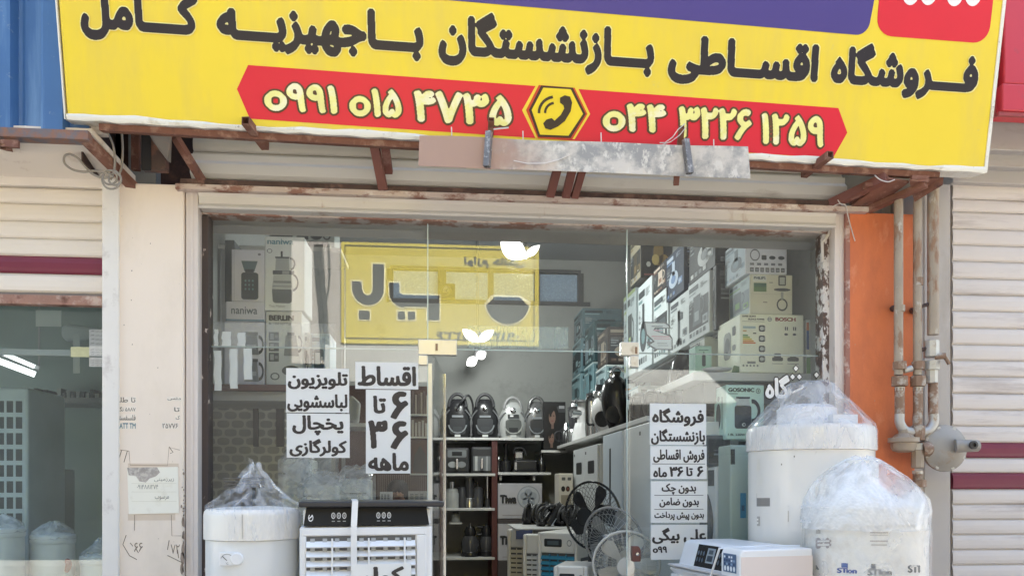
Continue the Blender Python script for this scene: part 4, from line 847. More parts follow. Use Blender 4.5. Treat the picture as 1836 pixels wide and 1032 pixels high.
# ---- left water heater
Yh = -.72; cL = V(453.5, 870, Yh); rL = (V(540, 870, Yh).x-V(367, 870, Yh).x)/2*.985; cx = cL.x
z_sh, z_cap = Za(912, Yh-.2), Za(966, Yh-rL)
hL = thing('water_heater', 'white water heater under a knotted clear plastic bag in front of the left glass', 'water heater', (cx, Yh, PAVE), world=True)
MB().lathe([(rL*.9, PAVE), (rL*.96, PAVE+.03), (rL*.96, z_cap-.004)], 56, (cx, Yh, 0)).build('body', M('tank_white', (.72, .73, .72), rough=.3, var=.02, coat=.2), hL, smooth=40)
MB().lathe([(rL*.965, z_cap-.003), (rL, z_cap), (rL*1.0, z_sh-.03), (rL*.985, z_sh-.012), (rL*.94, z_sh), (rL*.5, z_sh+.01), (0, z_sh+.012)], 56, (cx, Yh, 0)).build('top_cap', M('cap_cream', (.80, .77, .71), rough=.3, var=.02), hL, smooth=35)
ga = R(-98); gx_, gy_ = cx-.06, Yh-rL*.945
m = MB(); gz = Za(997, gy_); m.box(gx_-.038, gx_+.033, gy_-.012, gy_+.01, gz-.03, gz+.03); m.lathe([(.03, 0), (.03, .022), (.026, .026), (0, .026)], 20, (gx_+.04, gy_+.01, gz), 'y'); gl = m.build('thermometer', plast, hL, bevel=.003)
D = Dec((gx_-.038, gy_-.012, gz-.03), (.071, 0, 0), (0, 0, .06)); D.ring(.5, .4, .42, .5, .07, '#777777', 0, a0=20, a1=160, n=14); D.line([(.5, .4), (.22, .72)], .05, '#333333', 1); D.text('°C', .4, .1, .6, .25, '#444444', 1, 0, 30); D.build('dial', gl)
m = MB().tube([(cx+.005, Yh-rL*1.005, z_sh-.02), (cx+.007, Yh-rL*1.006, z_cap+.01)], .0015, 4); m.build('seam', M('seam_grey', (.4, .37, .33)), hL)
zpk = Za(836, Yh)
hb_ = bag([(rL*1.012, z_cap+.0, .12), (rL*1.015, z_sh-.03, .12), (rL*.99, z_sh+.012, .5), (rL*.72, z_sh+.05, 1.2), (rL*.42, z_sh+.11, 2), (rL*.26, z_sh+.16, 2.5), (rL*.15, zpk-.03, 3.5), (rL*.12, zpk-.005, 5), (rL*.03, zpk+.004, 3)], (cx+.01, Yh, 0), seed=4, amp=.018).build('plastic_bag', film_v, hL, smooth=70)
m = MB(); m.box(cx-.10, cx+.0, Yh-.02, Yh+.06, z_sh+.012, z_sh+.10)
for k in range(4): m.box(cx-.13, cx+.04, Yh-.03, Yh+.07, z_sh+.10+.014*k, z_sh+.107+.014*k)
m.build('burner_parts', M('dark_parts', (.10, .10, .10), rough=.4, metal=.4, var=.3), hL)
# ---- tall right water heater
Yh = -.38; rB = (V(1560, 870, Yh).x-V(1343, 870, Yh).x)/2*.97; cx = (V(1560, 870, Yh).x+V(1343, 870, Yh).x)/2
zt1, zc = Za(757, Yh-rB*.9, 1452), Za(803, Yh-rB, 1452)
hB = thing('water_heater', 'tall cream water heater with a clear film cone on top beside the orange pillar', 'water heater', (cx, Yh, PAVE), world=True)
MB().lathe([(rB*.92, PAVE), (rB*.975, PAVE+.03), (rB*.975, zc-.004)], 64, (cx, Yh, 0)).build('body', enam2, hB, smooth=40)
MB().lathe([(rB*.98, zc-.003), (rB, zc), (rB*.995, zt1-.03), (rB*.97, zt1-.008), (rB*.9, zt1), (0, zt1+.005)], 64, (cx, Yh, 0)).build('top_cap', M('cap_cream2', (.80, .755, .70), rough=.3, var=.02), hB, smooth=35)
zap = Za(683, Yh, 1452)
m = MB(); m.lathe([(.16, zt1), (.16, zt1+.10), (.13, zt1+.12)], 28, (cx-.02, Yh, 0)); m.box(cx+.03, cx+.17, Yh-.2, Yh-.1, zt1, zt1+.055); m.build('flue_collar', M('collar', (.74, .73, .74), rough=.35, var=.04), hB, smooth=40)
m = MB(); m.tube([(cx+.12, Yh-.16, zt1), (cx+.12, Yh-.16, zt1+.07)], .012, 10); m.build('water_pipe', st, hB)
bag([(rB*1.012, zc, .08), (rB*1.010, zt1-.03, .1), (rB*.98, zt1+.008, .3), (rB*.84, zt1+.06, .5), (rB*.68, zt1+.12, .7), (rB*.52, zt1+.175, .9), (rB*.41, zap-.03, 1.1), (rB*.31, zap-.008, 1.3), (rB*.15, zap, 1.5), (0.002, zap-.004, 0)], (cx+.0, Yh, 0), seed=9, amp=.008).build('plastic_film', film_c, hB, smooth=70)
def cyl_dec(cx, cy, r, name, parent, items):
    """prints bent round a cylinder: (u0,v0,u1,v1,colour) in photo pixels on the facing side"""
    m = MB()
    for it in items:
        u0, v0, u1, v1, col = it[:5]; Yf = cy-r; m.use(ink(col) if isinstance(col, str) else col)
        def pt(u, v):
            q = V(u, v, Yf); s_ = max(-.98, min(.98, (q.x-cx)/r)); y = cy-r*math.sqrt(1-s_*s_); q = V(u, v, y); s_ = max(-.985, min(.985, (q.x-cx)/r)); y = cy-r*math.sqrt(1-s_*s_); q = V(u, v, y)
            d = Vector((q.x-cx, q.y-cy, 0)).normalized(); lv = it[6] if len(it) > 6 else 0
            return Vector((cx, cy, q.z))+d*(r+.0015+lv*.0012)
        if len(it) > 5 and it[5]:
            vs, fs, b = glyphs(it[5], .05, 48); P_ = [pt(u0+(x-b[0])/(b[1]-b[0])*(u1-u0), v1+(y-b[2])/(b[3]-b[2])*(v0-v1)) for x, y in vs]; m.add(P_, fs)
        else:
            N = 5; P_ = []
            for k in range(N+1): u = u0+(u1-u0)*k/N; P_ += [pt(u, v0), pt(u, v1)]
            m.add(P_, [(2*k, 2*k+1, 2*k+3, 2*k+2) for k in range(N)])
    return m.build(name, None, parent)
cyl_dec(cx, Yh, rB*.975, 'plate_marks', hB, [(1347, 892, 1372, 907, '#8d8781'), (1346, 884, 1350, 893, '#8d8781'), (1349, 822, 1361, 842, '#dcd6ca'), (1348, 849, 1363, 868, '#dfdad0'), (1354, 925, 1361, 942, '#b3aca2'), (1355, 929, 1360, 932, '#e9e4da', None, 1), (1355, 935, 1360, 938, '#e9e4da', None, 1), (1409, 915, 1411, 935, '#b9aea2'), (1449, 876, 1451, 882, '#5a4c40'), (1391, 830, 1393, 833, '#6a5c50'), (1422, 816, 1424, 819, '#6a5c50')])
# ---- bubble wrapped heater in front
Yh = -.86; rC = (V(1652, 870, Yh).x-V(1449, 870, Yh).x)/2*.97; cx = (V(1652, 870, Yh).x+V(1449, 870, Yh).x)/2; zc = Za(941, Yh-rC, 1550); ztc = zc+.09
hC = thing('water_heater', 'squat water heater wrapped in bubble wrap at the front right with printed flame logos', 'water heater', (cx, Yh, PAVE), world=True)
MB().lathe([(rC*.92, PAVE), (rC*.98, PAVE+.03), (rC*.98, zc-.004)], 56, (cx, Yh, 0)).build('body', M('tank_cream', (.80, .77, .71), rough=.35, var=.03, dirt=((.70, .64, .56), .6, 7)), hC, smooth=40)
MB().lathe([(rC*.985, zc-.003), (rC, zc), (rC*.99, ztc-.01), (rC*.94, ztc), (rC*.5, ztc+.05), (rC*.28, ztc+.10), (rC*.27, ztc+.22), (0, ztc+.23)], 48, (cx-.02, Yh, 0)).build('top_cap', M('cap_grey', (.82, .80, .77), rough=.35, var=.03), hC, smooth=35)
cyl_dec(cx, Yh, rC*.98, 'printed_logo', hC, [(1452, 1012, 1467, 1021, '#2b2b2b', 'STIDA', 0), (1490, 1018, 1536, 1028, '#1e3f8f', 'STlon', 0), (1499, 1010, 1516, 1018, '#27509a'), (1555, 1019, 1599, 1031, '#2a2a2a', 'STlon', 0), (1562, 1010, 1570, 1020, '#2a2a2a'), (1627, 1012, 1650, 1026, '#3a3a3a', 'STl', 0), (1560, 953, 1592, 955, '#a9a098'), (1560, 958, 1592, 959, '#b9b0a6'), (1560, 968, 1592, 970, '#a9a098'), (1562, 975, 1590, 977, '#b9b0a6'), (1451, 963, 1481, 983, '#9b8f8a', '***', 0), (1459, 949, 1468, 956, '#a79f98')])
zpk = Za(812, Yh, 1550)
bag([(rC*1.03, PAVE+.05, .3), (rC*1.03, zc-.25, .3), (rC*1.035, zc-.02, .3)], (cx, Yh, 0), n=72, seed=12, amp=.012).build('bubble_wrap_lower', bubble2, hC, smooth=70)
m = MB(); n = 72; vs = []; rows = [(1.03, -.01, .2), (1.035, .04, .3), (1.03, .09, .4), (.98, .15, .6), (.87, .21, .8), (.70, .265, 1), (.50, .31, 1.2), (.30, .345, 1.4), (.13, .365, 1.5), (.02, .37, .2)]
rnd = random.Random(5); ph = [(rnd.randint(2, 13), rnd.uniform(0, 6.3), rnd.uniform(.3, 1)) for _ in range(9)]
for r_, dz, k in rows:
    for j in range(n):
        t = 2*math.pi*j/n; f = sum(w_*math.sin(q*t+p+dz*11) for q, p, w_ in ph)/4
        rr = rC*r_*(1+.02*k*f); bul = .0*max(0, math.cos(t+.25))**3*math.exp(-((dz-.10)/.10)**2)
        vs.append((cx-.01+(rr+bul*.55)*math.cos(t), Yh+rr*math.sin(t), zc-.02+dz*(zpk-zc)/.37+.014*k*f+bul*.45))
m.add(vs, [(i*n+j, i*n+(j+1) % n, (i+1)*n+(j+1) % n, (i+1)*n+j) for i in range(len(rows)-1) for j in range(n)]); m.build('bubble_wrap_top', bubble, hC, smooth=70)
# torn flap of wrap standing up on the right
m = MB(); fl = [(1585, 905), (1612, 893), (1632, 886), (1641, 872), (1655, 880), (1668, 895), (1672, 915), (1668, 960), (1652, 1032), (1640, 1032), (1640, 950), (1600, 925)]
m.add([V(u, v, Yh-.13+.05*math.sin(i*1.9)) for i, (u, v) in enumerate(fl)], [tuple(range(12))]); m.add([V(u, v, Yh-.10+.05*math.sin(i*1.9)) for i, (u, v) in enumerate(fl)], [tuple(range(12))[::-1]])
f = m.build('torn_flap', bubble, hC, smooth=70)

# ---- evaporative cooler on the left
def louvre(m, x0, x1, z0, z1, n, y=0, d=.02, vert=0):
    h = (z1-z0)/n
    for k in range(n):
        z = z0+h*k; m.add([(x0, y-.002, z+h*.18), (x1, y-.002, z+h*.18), (x1, y+d, z+h*.72), (x0, y+d, z+h*.72), (x0, y+.003, z+h*.06), (x1, y+.003, z+h*.06), (x1, y+d+.004, z+h*.60), (x0, y+d+.004, z+h*.60)], [(0, 1, 2, 3), (7, 6, 5, 4), (0, 4, 5, 1), (3, 2, 6, 7)])
    for k in range(vert): x = x0+(x1-x0)*(k+1)/(vert+1); m.box(x-.003, x+.003, y+.004, y+d+.012, z0, z1)
Yc = -.95; a_ = V(537, 870, Yc); rz = R(7); c1 = thing('air_cooler', 'white evaporative cooler with a black touch panel and a white strap, left of the doorway', 'air cooler', (a_.x, Yc, PAVE), rz)
wC = (V(775, 870, Yc+.05).x-a_.x)/math.cos(rz); zT = Za(903, Yc, 650)-PAVE; zP = Za(943, Yc, 650)-PAVE; dC = .42
m = MB(); m.box(.0, wC, 0, dC, .08, zP); m.box(.015, wC-.004, .02, dC, zP, zT-.02); m.build('body', plast, c1, bevel=.012)
gx0, gx1_, gz1 = .05*wC, .865*wC, zP-.055
fm_ = MB(); fm_.box(.015, wC-.03, -.012, -.001, zP-.042, zP-.006); fm_.box(.015, gx0, -.012, -.001, .15, zP-.043); fm_.box(gx1_+.006, wC-.03, -.012, -.001, .15, zP-.043); fm_.build('front_frame', plast, c1, bevel=.004)
gr_ = MB(); gr_.use(M('duct_dark', (.13, .13, .13), rough=.6)).box(gx0, gx1_, -.003, -.001, .2, gz1+.01); gr_.use(plast); louvre(gr_, gx0, gx1_, gz1-.62, gz1, 14, y=-.03, d=.024, vert=0)
for k in range(3): x = gx0+(gx1_-gx0)*(k+.7)/3; gr_.box(x-.004, x+.004, -.032, -.004, gz1-.62, gz1)
gr_.build('louvre_grille', None, c1)
for j in range(9):
    x = gx0+(gx1_-gx0)*(j+.5)/9; MB().box(x-.010, x+.010, -.010, -.004, gz1-.62, gz1).build('inner_vane', M('pale_vane', (.42, .44, .45), rough=.4), c1)
m = MB(); m.add([(.018, -.008, zP+.004), (wC*.975, -.008, zP+.004), (wC*.955, .012, zT-.012), (.03, .012, zT-.012), (.018, .03, zP+.004), (wC*.975, .03, zP+.004), (wC*.955, .04, zT-.012), (.03, .04, zT-.012)], [(0, 1, 2, 3), (7, 6, 5, 4), (0, 4, 5, 1), (1, 5, 6, 2), (2, 6, 7, 3), (3, 7, 4, 0)])
cp_ = m.build('control_panel', panel_k, c1)
eyp = Vector((0, .02, zT-.016-zP)); D = Dec((.018, -.008, zP+.004), (wC*.95, 0, 0), eyp, base=.0015)
for i in range(3): 
    for base in (.23, .585): D.ring(base+i*.043, .52, .0165, .17, .35, '#c8c8c8', 0, n=16); D.rect(base+i*.043-.012, .2, base+i*.043+.012, .25, '#9a9a9a', 0); D.ell(base+i*.043, .52, .007, .08, '#9a9a9a', 1, 10)
D.ring(.055, .42, .02, .2, .3, '#e8e8e8', 0, a0=120, a1=420, n=16); D.line([(.042, .38), (.058, .46), (.068, .56)], .008, '#e8e8e8', 1, asp=8)
D.build('touch_keys', cp_)
m = MB(); m.box(-.004, wC*1.09, -.02, dC+.02, zT-.014, zT+.012); m.build('top_lid', M('lid_black', (.03, .03, .032), rough=.3), c1, bevel=.006)
m = MB(); m.use(M('duct_dark', '#000'))
for i in range(4):
    for j in range(13): m.box(wC+.001, wC+.003, .05+i*.085, .105+i*.085, zP-.09-j*.055-.038, zP-.09-j*.055)
m.build('side_vents', None, c1)
m = MB(); sxx = .40*wC; m.box(sxx-.014, sxx+.014, -.036, -.032, zT-.42, zP); m.add([(sxx-.014, -.036, zP), (sxx+.014, -.036, zP), (sxx+.02, -.024, zT+.014), (sxx-.008, -.024, zT+.014)], [(0, 1, 2, 3)]); m.box(sxx-.008, sxx+.02, -.024, dC+.02, zT+.0135, zT+.016); m.build('strap', M('white_strap', (.80, .80, .80), rough=.4), c1)
m = MB(); zs = Za(1012, Yc-.05, 680)-PAVE; m.box(.385*wC, .83*wC, -.038, -.0365, zs-.32, zs); pp = m.build('price_paper', paper, c1)
D = Dec((.385*wC, -.038, zs-.32), (.445*wC, 0, 0), (0, 0, .32), base=.0008); D.text('کولر', .12, .62, .88, .96, black, 1, .04, 70); D.build('lettering', pp)
for x in (.04, wC-.04):
    for y in (.05, dC-.05): MB().lathe([(.03, 0), (.03, .06), (.02, .08)], 10, (x, y, 0)).build('castor', dkm, c1)

# ---- white cooler on the right, its front turned to the doorway
pA = V(1327, 985, -1.02); pB = V(1197, 958, -.30); rz = math.atan2(pB.y-pA.y, pB.x-pA.x)   # front edge direction, front faces the doorway
c2 = thing('air_cooler', 'white evaporative cooler turned sideways with a pinkish flank, at the front right', 'air cooler', (pA.x, pA.y, PAVE), rz-math.pi)
# local: x from -L (far end) to 0 (near corner); y into the body
L_ = (pB-pA).length*.98; zT = pA.z-PAVE; dD = .40; zF = zT-.155
m = MB(); m.prism([(.03, .08), (.03, zF-.03), (.0, zF), (.06, zF+.02), (.10, zT-.01), (.13, zT), (dD, zT), (dD, .08)][::1], (-L_, 0, 0), (0, 1, 0), (0, 0, 1), 0, L_-.17); 
m.prism([(.0, .08), (.0, zT-.03), (.012, zT), (dD, zT), (dD, .08)], (-.17, 0, 0), (0, 1, 0), (0, 0, 1), 0, .17); m.build('body', plast, c2, bevel=.008)
m = MB(); m.box(-.001, .002, .006, dD, .1, zT-.035); fl_ = m.build('side_panel', M('pinkish_plastic', (.76, .66, .61), rough=.4, var=.02), c2)
m = MB(); m.box(-L_, .004, -.004, dD+.004, zT-.14, zT-.133); m.build('waist_seam', M('seam_pale', (.60, .58, .57), rough=.5), c2)
sl0 = Vector((-L_+.17, .063, zF+.024)); exx = Vector((.30, 0, 0)); eyy = Vector((0, .034, zT-.018-zF-.02))
D = Dec(sl0, exx, eyy, base=.003, step=.0015); D.rect(0, 0, 1, 1, dkp, 0); D.rect(.36, .22, .62, .88, '#9aa3a8', 1); D.rect(.40, .3, .58, .55, '#39424a', 2); D.rect(.42, .62, .56, .8, '#4b555c', 2)
for i, x in enumerate((.07, .16, .25, .69, .78, .9)): D.ell(x, .62, .03, .11, '#5b6670', 1, 12); D.ell(x, .32, .03, .11, '#4d5760', 1, 12)
D.build('control_panel', c2)
D = Dec((-.145, -.001, zT-.125), (.115, 0, 0), (0, 0, .10), base=.001); D.rect(0, .1, 1, 1, '#5a6f8c', 0)
random.seed(5)
for k in range(14): D.rect(.06+(k % 5)*.18, .45+(k//5)*.17, .06+(k % 5)*.18+.12, .45+(k//5)*.17+.1, random.choice(['#dfe6ee', '#8fa6c4', '#2f4468']), 1)
for k in range(4): D.ell(.16+k*.23, .28, .08, .13, '#e8ecef', 1, 12)
D.build('care_sticker', c2)
m = MB(); m.use(M('vane_grey', (.34, .34, .35), rough=.5)).box(-L_+.10, -.20, .028, .0295, zF-.42, zF-.075); m.use(plast)
for k in range(11): x = -L_+.10+(L_-.3)*(k+.5)/11; m.box(x-.006, x+.006, .016, .027, zF-.42, zF-.075)
m.box(-L_+.02, -L_+.10, .004, .03, .15, zF-.03)
for k in range(7): z = zF-.12-.05*k; m.box(-L_+.10, -.20, .010, .020, z-.004, z+.004)
m.build('louvre_grille', None, c2)
D = Dec((-L_+.16, .029, zF-.065), (.12, 0, 0), (0, 0, .028), base=.001); D.rrect(0, 0, 1, 1, .1, .3, '#2c2f33', 0); D.rect(.3, .36, .7, .64, '#aeb3b6', 1); D.build('badge', c2)
m = MB(); m.tube([(-.36, .0, zF-.16), (-.17, -.008, zT-.005), (-.14, .2, zT+.003), (-.1, dD, zT+.003)], .006, 6); m.build('strap', M('white_strap', '#fff'), c2)
m = MB(); m.use(dkm).lathe([(.02, 0), (.02, .01), (.012, .014), (0, .014)], 14, (.002, .14, zT-.17), 'x'); m.build('side_knob', None, c2)
for x in (-L_+.06, -.06):
    for y in (.06, dD-.05): MB().lathe([(.03, 0), (.03, .06), (.02, .08)], 10, (x, y, 0)).build('castor', dkm, c2)
# ================================================================== INSIDE THE SHOP
FZ = .15
shelf_w = M('shelf_white', (.62, .62, .60), rough=.4, var=.04)
redwood = M('dark_red_post', (.10, .03, .028), rough=.5, var=.15)
# ---------------- lamps: folding leaf LED lamps
lampm = M('led_leaf', (1, .98, .94), emit=.5); lampb = M('lamp_base', (.12, .12, .12), rough=.4)
def lamp(label, u, v, Y, leaves, zc=None):
    """leaves: (direction angle in picture plane deg, length px, width px)"""
    c = V(u, v, Y); t = thing('ceiling_lamp', label, 'lamp', c, group='leaf shaped lamps under the shop ceiling', world=True); s_ = (c-CAM).y/FPX
    m = MB(); m.tube([c+Vector((0, .06, ZC-c.z)), c+Vector((0, .06, .12))], .003, 6); m.lathe([(.02, .14), (.03, .10), (.035, .03), (.02, 0)], 14, c+Vector((0, .06, 0))); m.build('socket', lampb, t, smooth=50)
    for a, ln, wd in leaves:
        ln *= s_; wd *= s_; m = MB(); d = Vector((math.cos(R(a)), .25, math.sin(R(a)))); n = Vector((-math.sin(R(a)), 0, math.cos(R(a)))); P_ = []
        for k in range(13): q = k/12; P_.append((q, wd*.5*(max(0, math.sin(math.pi*min(1, q*.97+.03)))**.85)))
        vs = []; 
        for q, h in P_: vs += [c+d*(q*ln)+n*h, c+d*(q*ln)-n*h, c+d*(q*ln)+n*h+Vector((0, .02, 0)), c+d*(q*ln)-n*h+Vector((0, .02, 0))]
        fs = []
        for k in range(12): a_, b_ = 4*k, 4*k+4; fs += [(a_, a_+1, b_+1, b_), (a_+2, b_+2, b_+3, a_+3), (a_, b_, b_+2, a_+2), (a_+1, a_+3, b_+3, b_+1)]
        m.add(vs, fs); m.build('led_leaf', lampm, t)
    return t
lamp('largest glowing lamp of two broad leaves under the ceiling behind the transom', 942, 459, 2.2, [(147, 52, 36), (40, 36, 13)])
lamp('smaller glowing V shaped lamp with two narrow leaves just above the transom foot', 858, 611, 3.9, [(142, 36, 17), (38, 36, 16)])
lamp('lowest glowing lamp of two small round leaves below the transom foot', 855, 641, 4.6, [(215, 22, 17), (35, 20, 16)])
# room lighting comes from the same lamps: each leaf glows, plus its own bulb
for u, v, Y, e in ((936, 470, 2.3, 12), (858, 622, 3.9, 6.5)):
    l = bpy.data.lights.new('bulb', 'POINT'); l.energy = e; l.shadow_soft_size = .12; l.color = (.95, 1, .97); o = bpy.data.objects.new('bulb', l); o.location = V(u, v+6, Y); COL.objects.link(o)

# ---------------- back shelving
YK = 4.92; YF_ = 4.56
def shz(v): return Za(v, YF_, 880)
bk = thing('wall_shelves', 'white wall shelves with a dark red post along the back wall of the shop', 'shelves', (Xa(880, YK), YK, 0), world=True)
for u0, u1, v in ((690, 975, 784), (690, 888, 848), (893, 988, 846), (690, 887, 910), (690, 887, 998)):
    MB().box(Xa(u0, YF_), Xa(u1, YF_), YF_, YB, shz(v)-.03, shz(v)).build('shelf_board', shelf_w, bk, bevel=.003)
for u in (885, 890): MB().box(Xa(u-3, YF_), Xa(u+2, YF_), YF_+.02, YB, FZ, shz(788)).build('post', redwood, bk)
MB().box(Xa(690, YB), Xa(884, YB), YB-.02, YB-.004, FZ, shz(790)).build('back_panel', M('shelf_back', (.33, .32, .30), rough=.7), bk)
m = MB()
for u in (955, 895): m.box(Xa(u, YF_+.1), Xa(u+4, YF_+.1), YF_+.05, YB, shz(860), shz(849)); 
m.build('shelf_bracket', M('bracket_grey', (.4, .4, .4), rough=.4), bk)

# vacuum cleaners standing upright
def vacuum(label, u, uw, v0, v1, body, face, trim, win=False):
    Y = 4.72; c = V(u, v1, Y); s_ = (Y-CY)/FPX; wd = uw*s_; h = (v1-v0)*s_
    t = thing('vacuum_cleaner', label, 'vacuum cleaner', (c.x, Y, shz(784)), 0, 'vacuum cleaners on the top back shelf')
    w_ = wd/2; m = MB(); vs = []; N = 20; rows = []
    for k in range(13):
        q = k/12; z = q*h*.93; ww = w_*(.80+.25*math.sin(math.pi*min(1, q*1.15+.08)))*(1 if q < .55 else math.sqrt(max(.02, 1-((q-.55)/.50)**2.4))); dd = .11*(1-.25*q)*(1 if q < .7 else math.sqrt(max(.05, 1-((q-.7)/.33)**2)))
        rows.append((ww, dd, z))
    for ww, dd, z in rows:
        for j in range(N):
            a = 2*math.pi*j/N; ca, sa = math.cos(a), math.sin(a); vs.append((ww*abs(ca)**.75*(1 if ca > 0 else -1), dd*abs(sa)**.8*(1 if sa > 0 else -1), z))
    m.add(vs, [(i*N+j, i*N+(j+1) % N, (i+1)*N+(j+1) % N, (i+1)*N+j) for i in range(12) for j in range(N)]+[tuple(range(N))[::-1], tuple(range(12*N, 13*N))]); m.build('body', body, t, smooth=50)
    m = MB(); m.tube([(w_*.62*math.cos(R(a)), -.05, h*.74+h*.30*math.sin(R(a))) for a in range(0, 181, 15)], .020, 8); m.build('handle', trim, t, smooth=60)
    m = MB(); m.lathe([(.026, .0), (.034, .014), (.020, .022), (.0, .024)], 16, (0, -.085, h*.70), 'y'); m.build('hose_socket', M('chrome', (.7, .7, .7), rough=.15, metal=1, var=.05), t, smooth=40)
    D = Dec((-w_, -.116, 0), (2*w_, 0, 0), (0, .022, h), n=(0, -1, 0), base=.004, step=.002)
    D.rrect(.22, .08, .78, .46, .08, .05, face, 0); D.ring(.5, .34, .34, .24, .13, '#7d8286' if win is not True else '#9b9d98', 1, a0=190, a1=350, n=16)
    D.rect(.3, .48, .7, .53, '#7c8084', 1); D.rect(.34, .14, .66, .26, '#15171a' if win is True else '#2d3034', 1); D.rect(.40, .02, .60, .075, '#c9cbc9', 1)
    if win is True: D.rect(.3, .5, .7, .6, '#1a1c1f', 2); D.rect(.38, .54, .5, .58, '#d8d8d8', 3)
    D.build('front_trim', t)
    for s in (-1, 1): MB().tube(curve([(s*w_*.95, -.03, h*.06), (s*w_*1.04, -.05, h*.28), (s*w_*.92, -.07, h*.50), (s*w_*.55, -.09, h*.66)]), .010, 7).build('side_trim', M('silver_trim', (.35, .36, .37), rough=.25, metal=.6), t, smooth=60)
    if win == 'hose': MB().tube(curve([(0, -.10, h*.70), (w_*.3, -.16, h*.86), (w_*.75, -.12, h*1.0), (w_*1.1, -.02, h*.8), (w_*1.15, .03, h*.35)]), .013, 8).build('hose', dkm, t, smooth=60)
    m = MB()
    for s in (-1, 1): m.lathe([(.03, -.014), (.045, -.01), (.045, .01), (.03, .014)], 14, (s*w_*.86, .06, .05), 'x')
    m.build('wheels', dkm, t); return t
gry = M('vac_silver', (.44, .45, .44), rough=.3, metal=.2, var=.04); gry2 = M('vac_graphite', (.20, .20, .20), rough=.25, metal=.5, var=.06)
vacuum('black vacuum cleaner nearest the glass door rail on the top back shelf', 820, 50, 707, 782, dkp, '#1d1f23', dkm, 'hose')
vacuum('black vacuum cleaner second from the door rail, beside the pale one', 869, 50, 707, 782, dkp, '#23262a', dkm)
vacuum('pale grey vacuum cleaner with a black window on the top back shelf', 919, 50, 712, 782, gry, '#4a4d4b', M('vac_handle', (.25, .25, .25), rough=.3), True)
vacuum('graphite vacuum cleaner with a round top at the right end of the back shelf', 961, 44, 711, 782, gry2, '#2a2a2a', gry2)

kg = 'small appliances on the back shelves'
def place(u, v, Y=4.70): p = V(u, v, Y); return p, (Y-CY)/FPX
chrome = M('chrome', '#fff'); glassy = M('smoked_jug', (.06, .06, .065), rough=.1, var=.05, coat=.5)
def airfryer(label, u0, u1, v0, sh, wide=False):
    p, s_ = place((u0+u1)/2, v0); wd = (u1-u0)*s_; z = shz(sh); h = V(0, v0, 4.70).z-z
    t = thing('air_fryer', label, 'air fryer', (p.x, 4.70, z), 0, kg)
    MB().box(-wd/2, wd/2, -.12, .14, .005, h).build('body', dkm, t, bevel=.03, seg=3)
    D = Dec((-wd/2, -.121, 0), (wd, 0, 0), (0, 0, h), base=.002, step=.0015)
    if wide: D.rrect(.12, .62, .88, .9, .06, .06, '#777b7d', 0); D.rect(.3, .68, .7, .84, '#1b1c1e', 1); D.rrect(.1, .15, .9, .55, .05, .05, '#26282a', 0); D.ell(.32, .34, .18, .12, '#a2a5a5', 1); D.ell(.68, .34, .18, .12, '#85888a', 1)
    else: D.rect(.1, .10, .9, .64, '#6f7275', 0); D.rect(.18, .10, .3, .64, '#b4b7b8', 1); D.rect(.7, .10, .78, .64, '#a0a3a4', 1)
    D.build('front_trim', t); MB().bar((0, -.145, h*.16), (0, -.145, h*.56), .03, .045, up=(0, 1, 0)).build('handle', chrome, t, bevel=.006); return t
airfryer('wide black air fryer with a silver window nearest the door rail on its shelf', 797, 841, 799, 848, True)
airfryer('boxy black and steel air fryer beside the dark red post', 844, 882, 797, 848)
def turned(kind, label, cat, u, vt, sh, prof, mats, extra=None, Y=4.70, group=kg):
    """lathe-built appliance: prof rows of (radius px, height 0..1, material index)"""
    z = shz(sh) if not isinstance(sh, tuple) else sh[0]; p, s_ = place(u, vt, Y); h = p.z-z
    t = thing(kind, label, cat, (p.x, Y, z), 0, group)
    cur = []; 
    names = ['base', 'body', 'lid', 'top']
    for i, (mi, rows) in enumerate(prof): MB().lathe([(r*s_, q*h) for r, q in rows], 20, (0, 0, 0)).build(names[i] if i < 4 else 'tip', mats[mi], t, smooth=40)
    if extra: extra(t, s_, h)
    return t
def hnd(u, q0, q1, mat, w_=4, nm='handle'):
    def f(t, s_, h): MB().tube(curve([(u*s_*.55, 0, q0*h), (u*s_, 0, q0*h+.1*(q1-q0)*h), (u*s_, 0, q1*h-.1*(q1-q0)*h), (u*s_*.55, 0, q1*h)]), w_*s_/2, 7).build(nm, mat, t, smooth=60)
    return f
turned('hand_blender', 'tall black stick blender standing in its base on the second back shelf', 'blender', 907, 794, 846, [(0, [(10, 0), (11, .2), (9, .38), (5, .42)]), (0, [(3.5, .42), (3.2, .8), (4, .97), (0, 1)])], [dkp])
p, s_ = place(941, 818); z = shz(846); t = thing('toaster', 'black sandwich maker with a silver lid handle on the second back shelf', 'sandwich maker', (p.x, 4.7, z), 0, kg)
MB().box(-22*s_, 22*s_, -.1, .12, .01, .155).build('body', dkp, t, bevel=.03, seg=3); m = MB(); m.box(-20*s_, -2*s_, -.03, .05, .155, .26); m.build('lid', chrome, t, bevel=.02); m = MB(); m.tube(curve([(-20*s_, -.05, .23), (-18*s_, -.06, .285), (-4*s_, -.06, .285), (2*s_, -.05, .2)]), .013, 7); m.build('handle', dkm, t, smooth=60)
MB().box(-20*s_, -16*s_, -.108, -.1, .03, .12).build('chrome_strip', chrome, t)
turned('bottle_blender', 'black bottle shaped blender at the right end of the second back shelf', 'blender', 971, 806, 846, [(0, [(7, 0), (8, .2), (7, .45), (3, .62), (2.5, .85), (0, .86)]), (1, [(2.8, .86), (2.8, 1), (0, 1)])], [dkp, chrome])
turned('whisk', 'slim metal whisk leaning by the dark red post', 'whisk', 894, 818, 846, [(0, [(2, 0), (1.5, .7), (4, .85), (3, 1), (0, 1)])], [chrome])
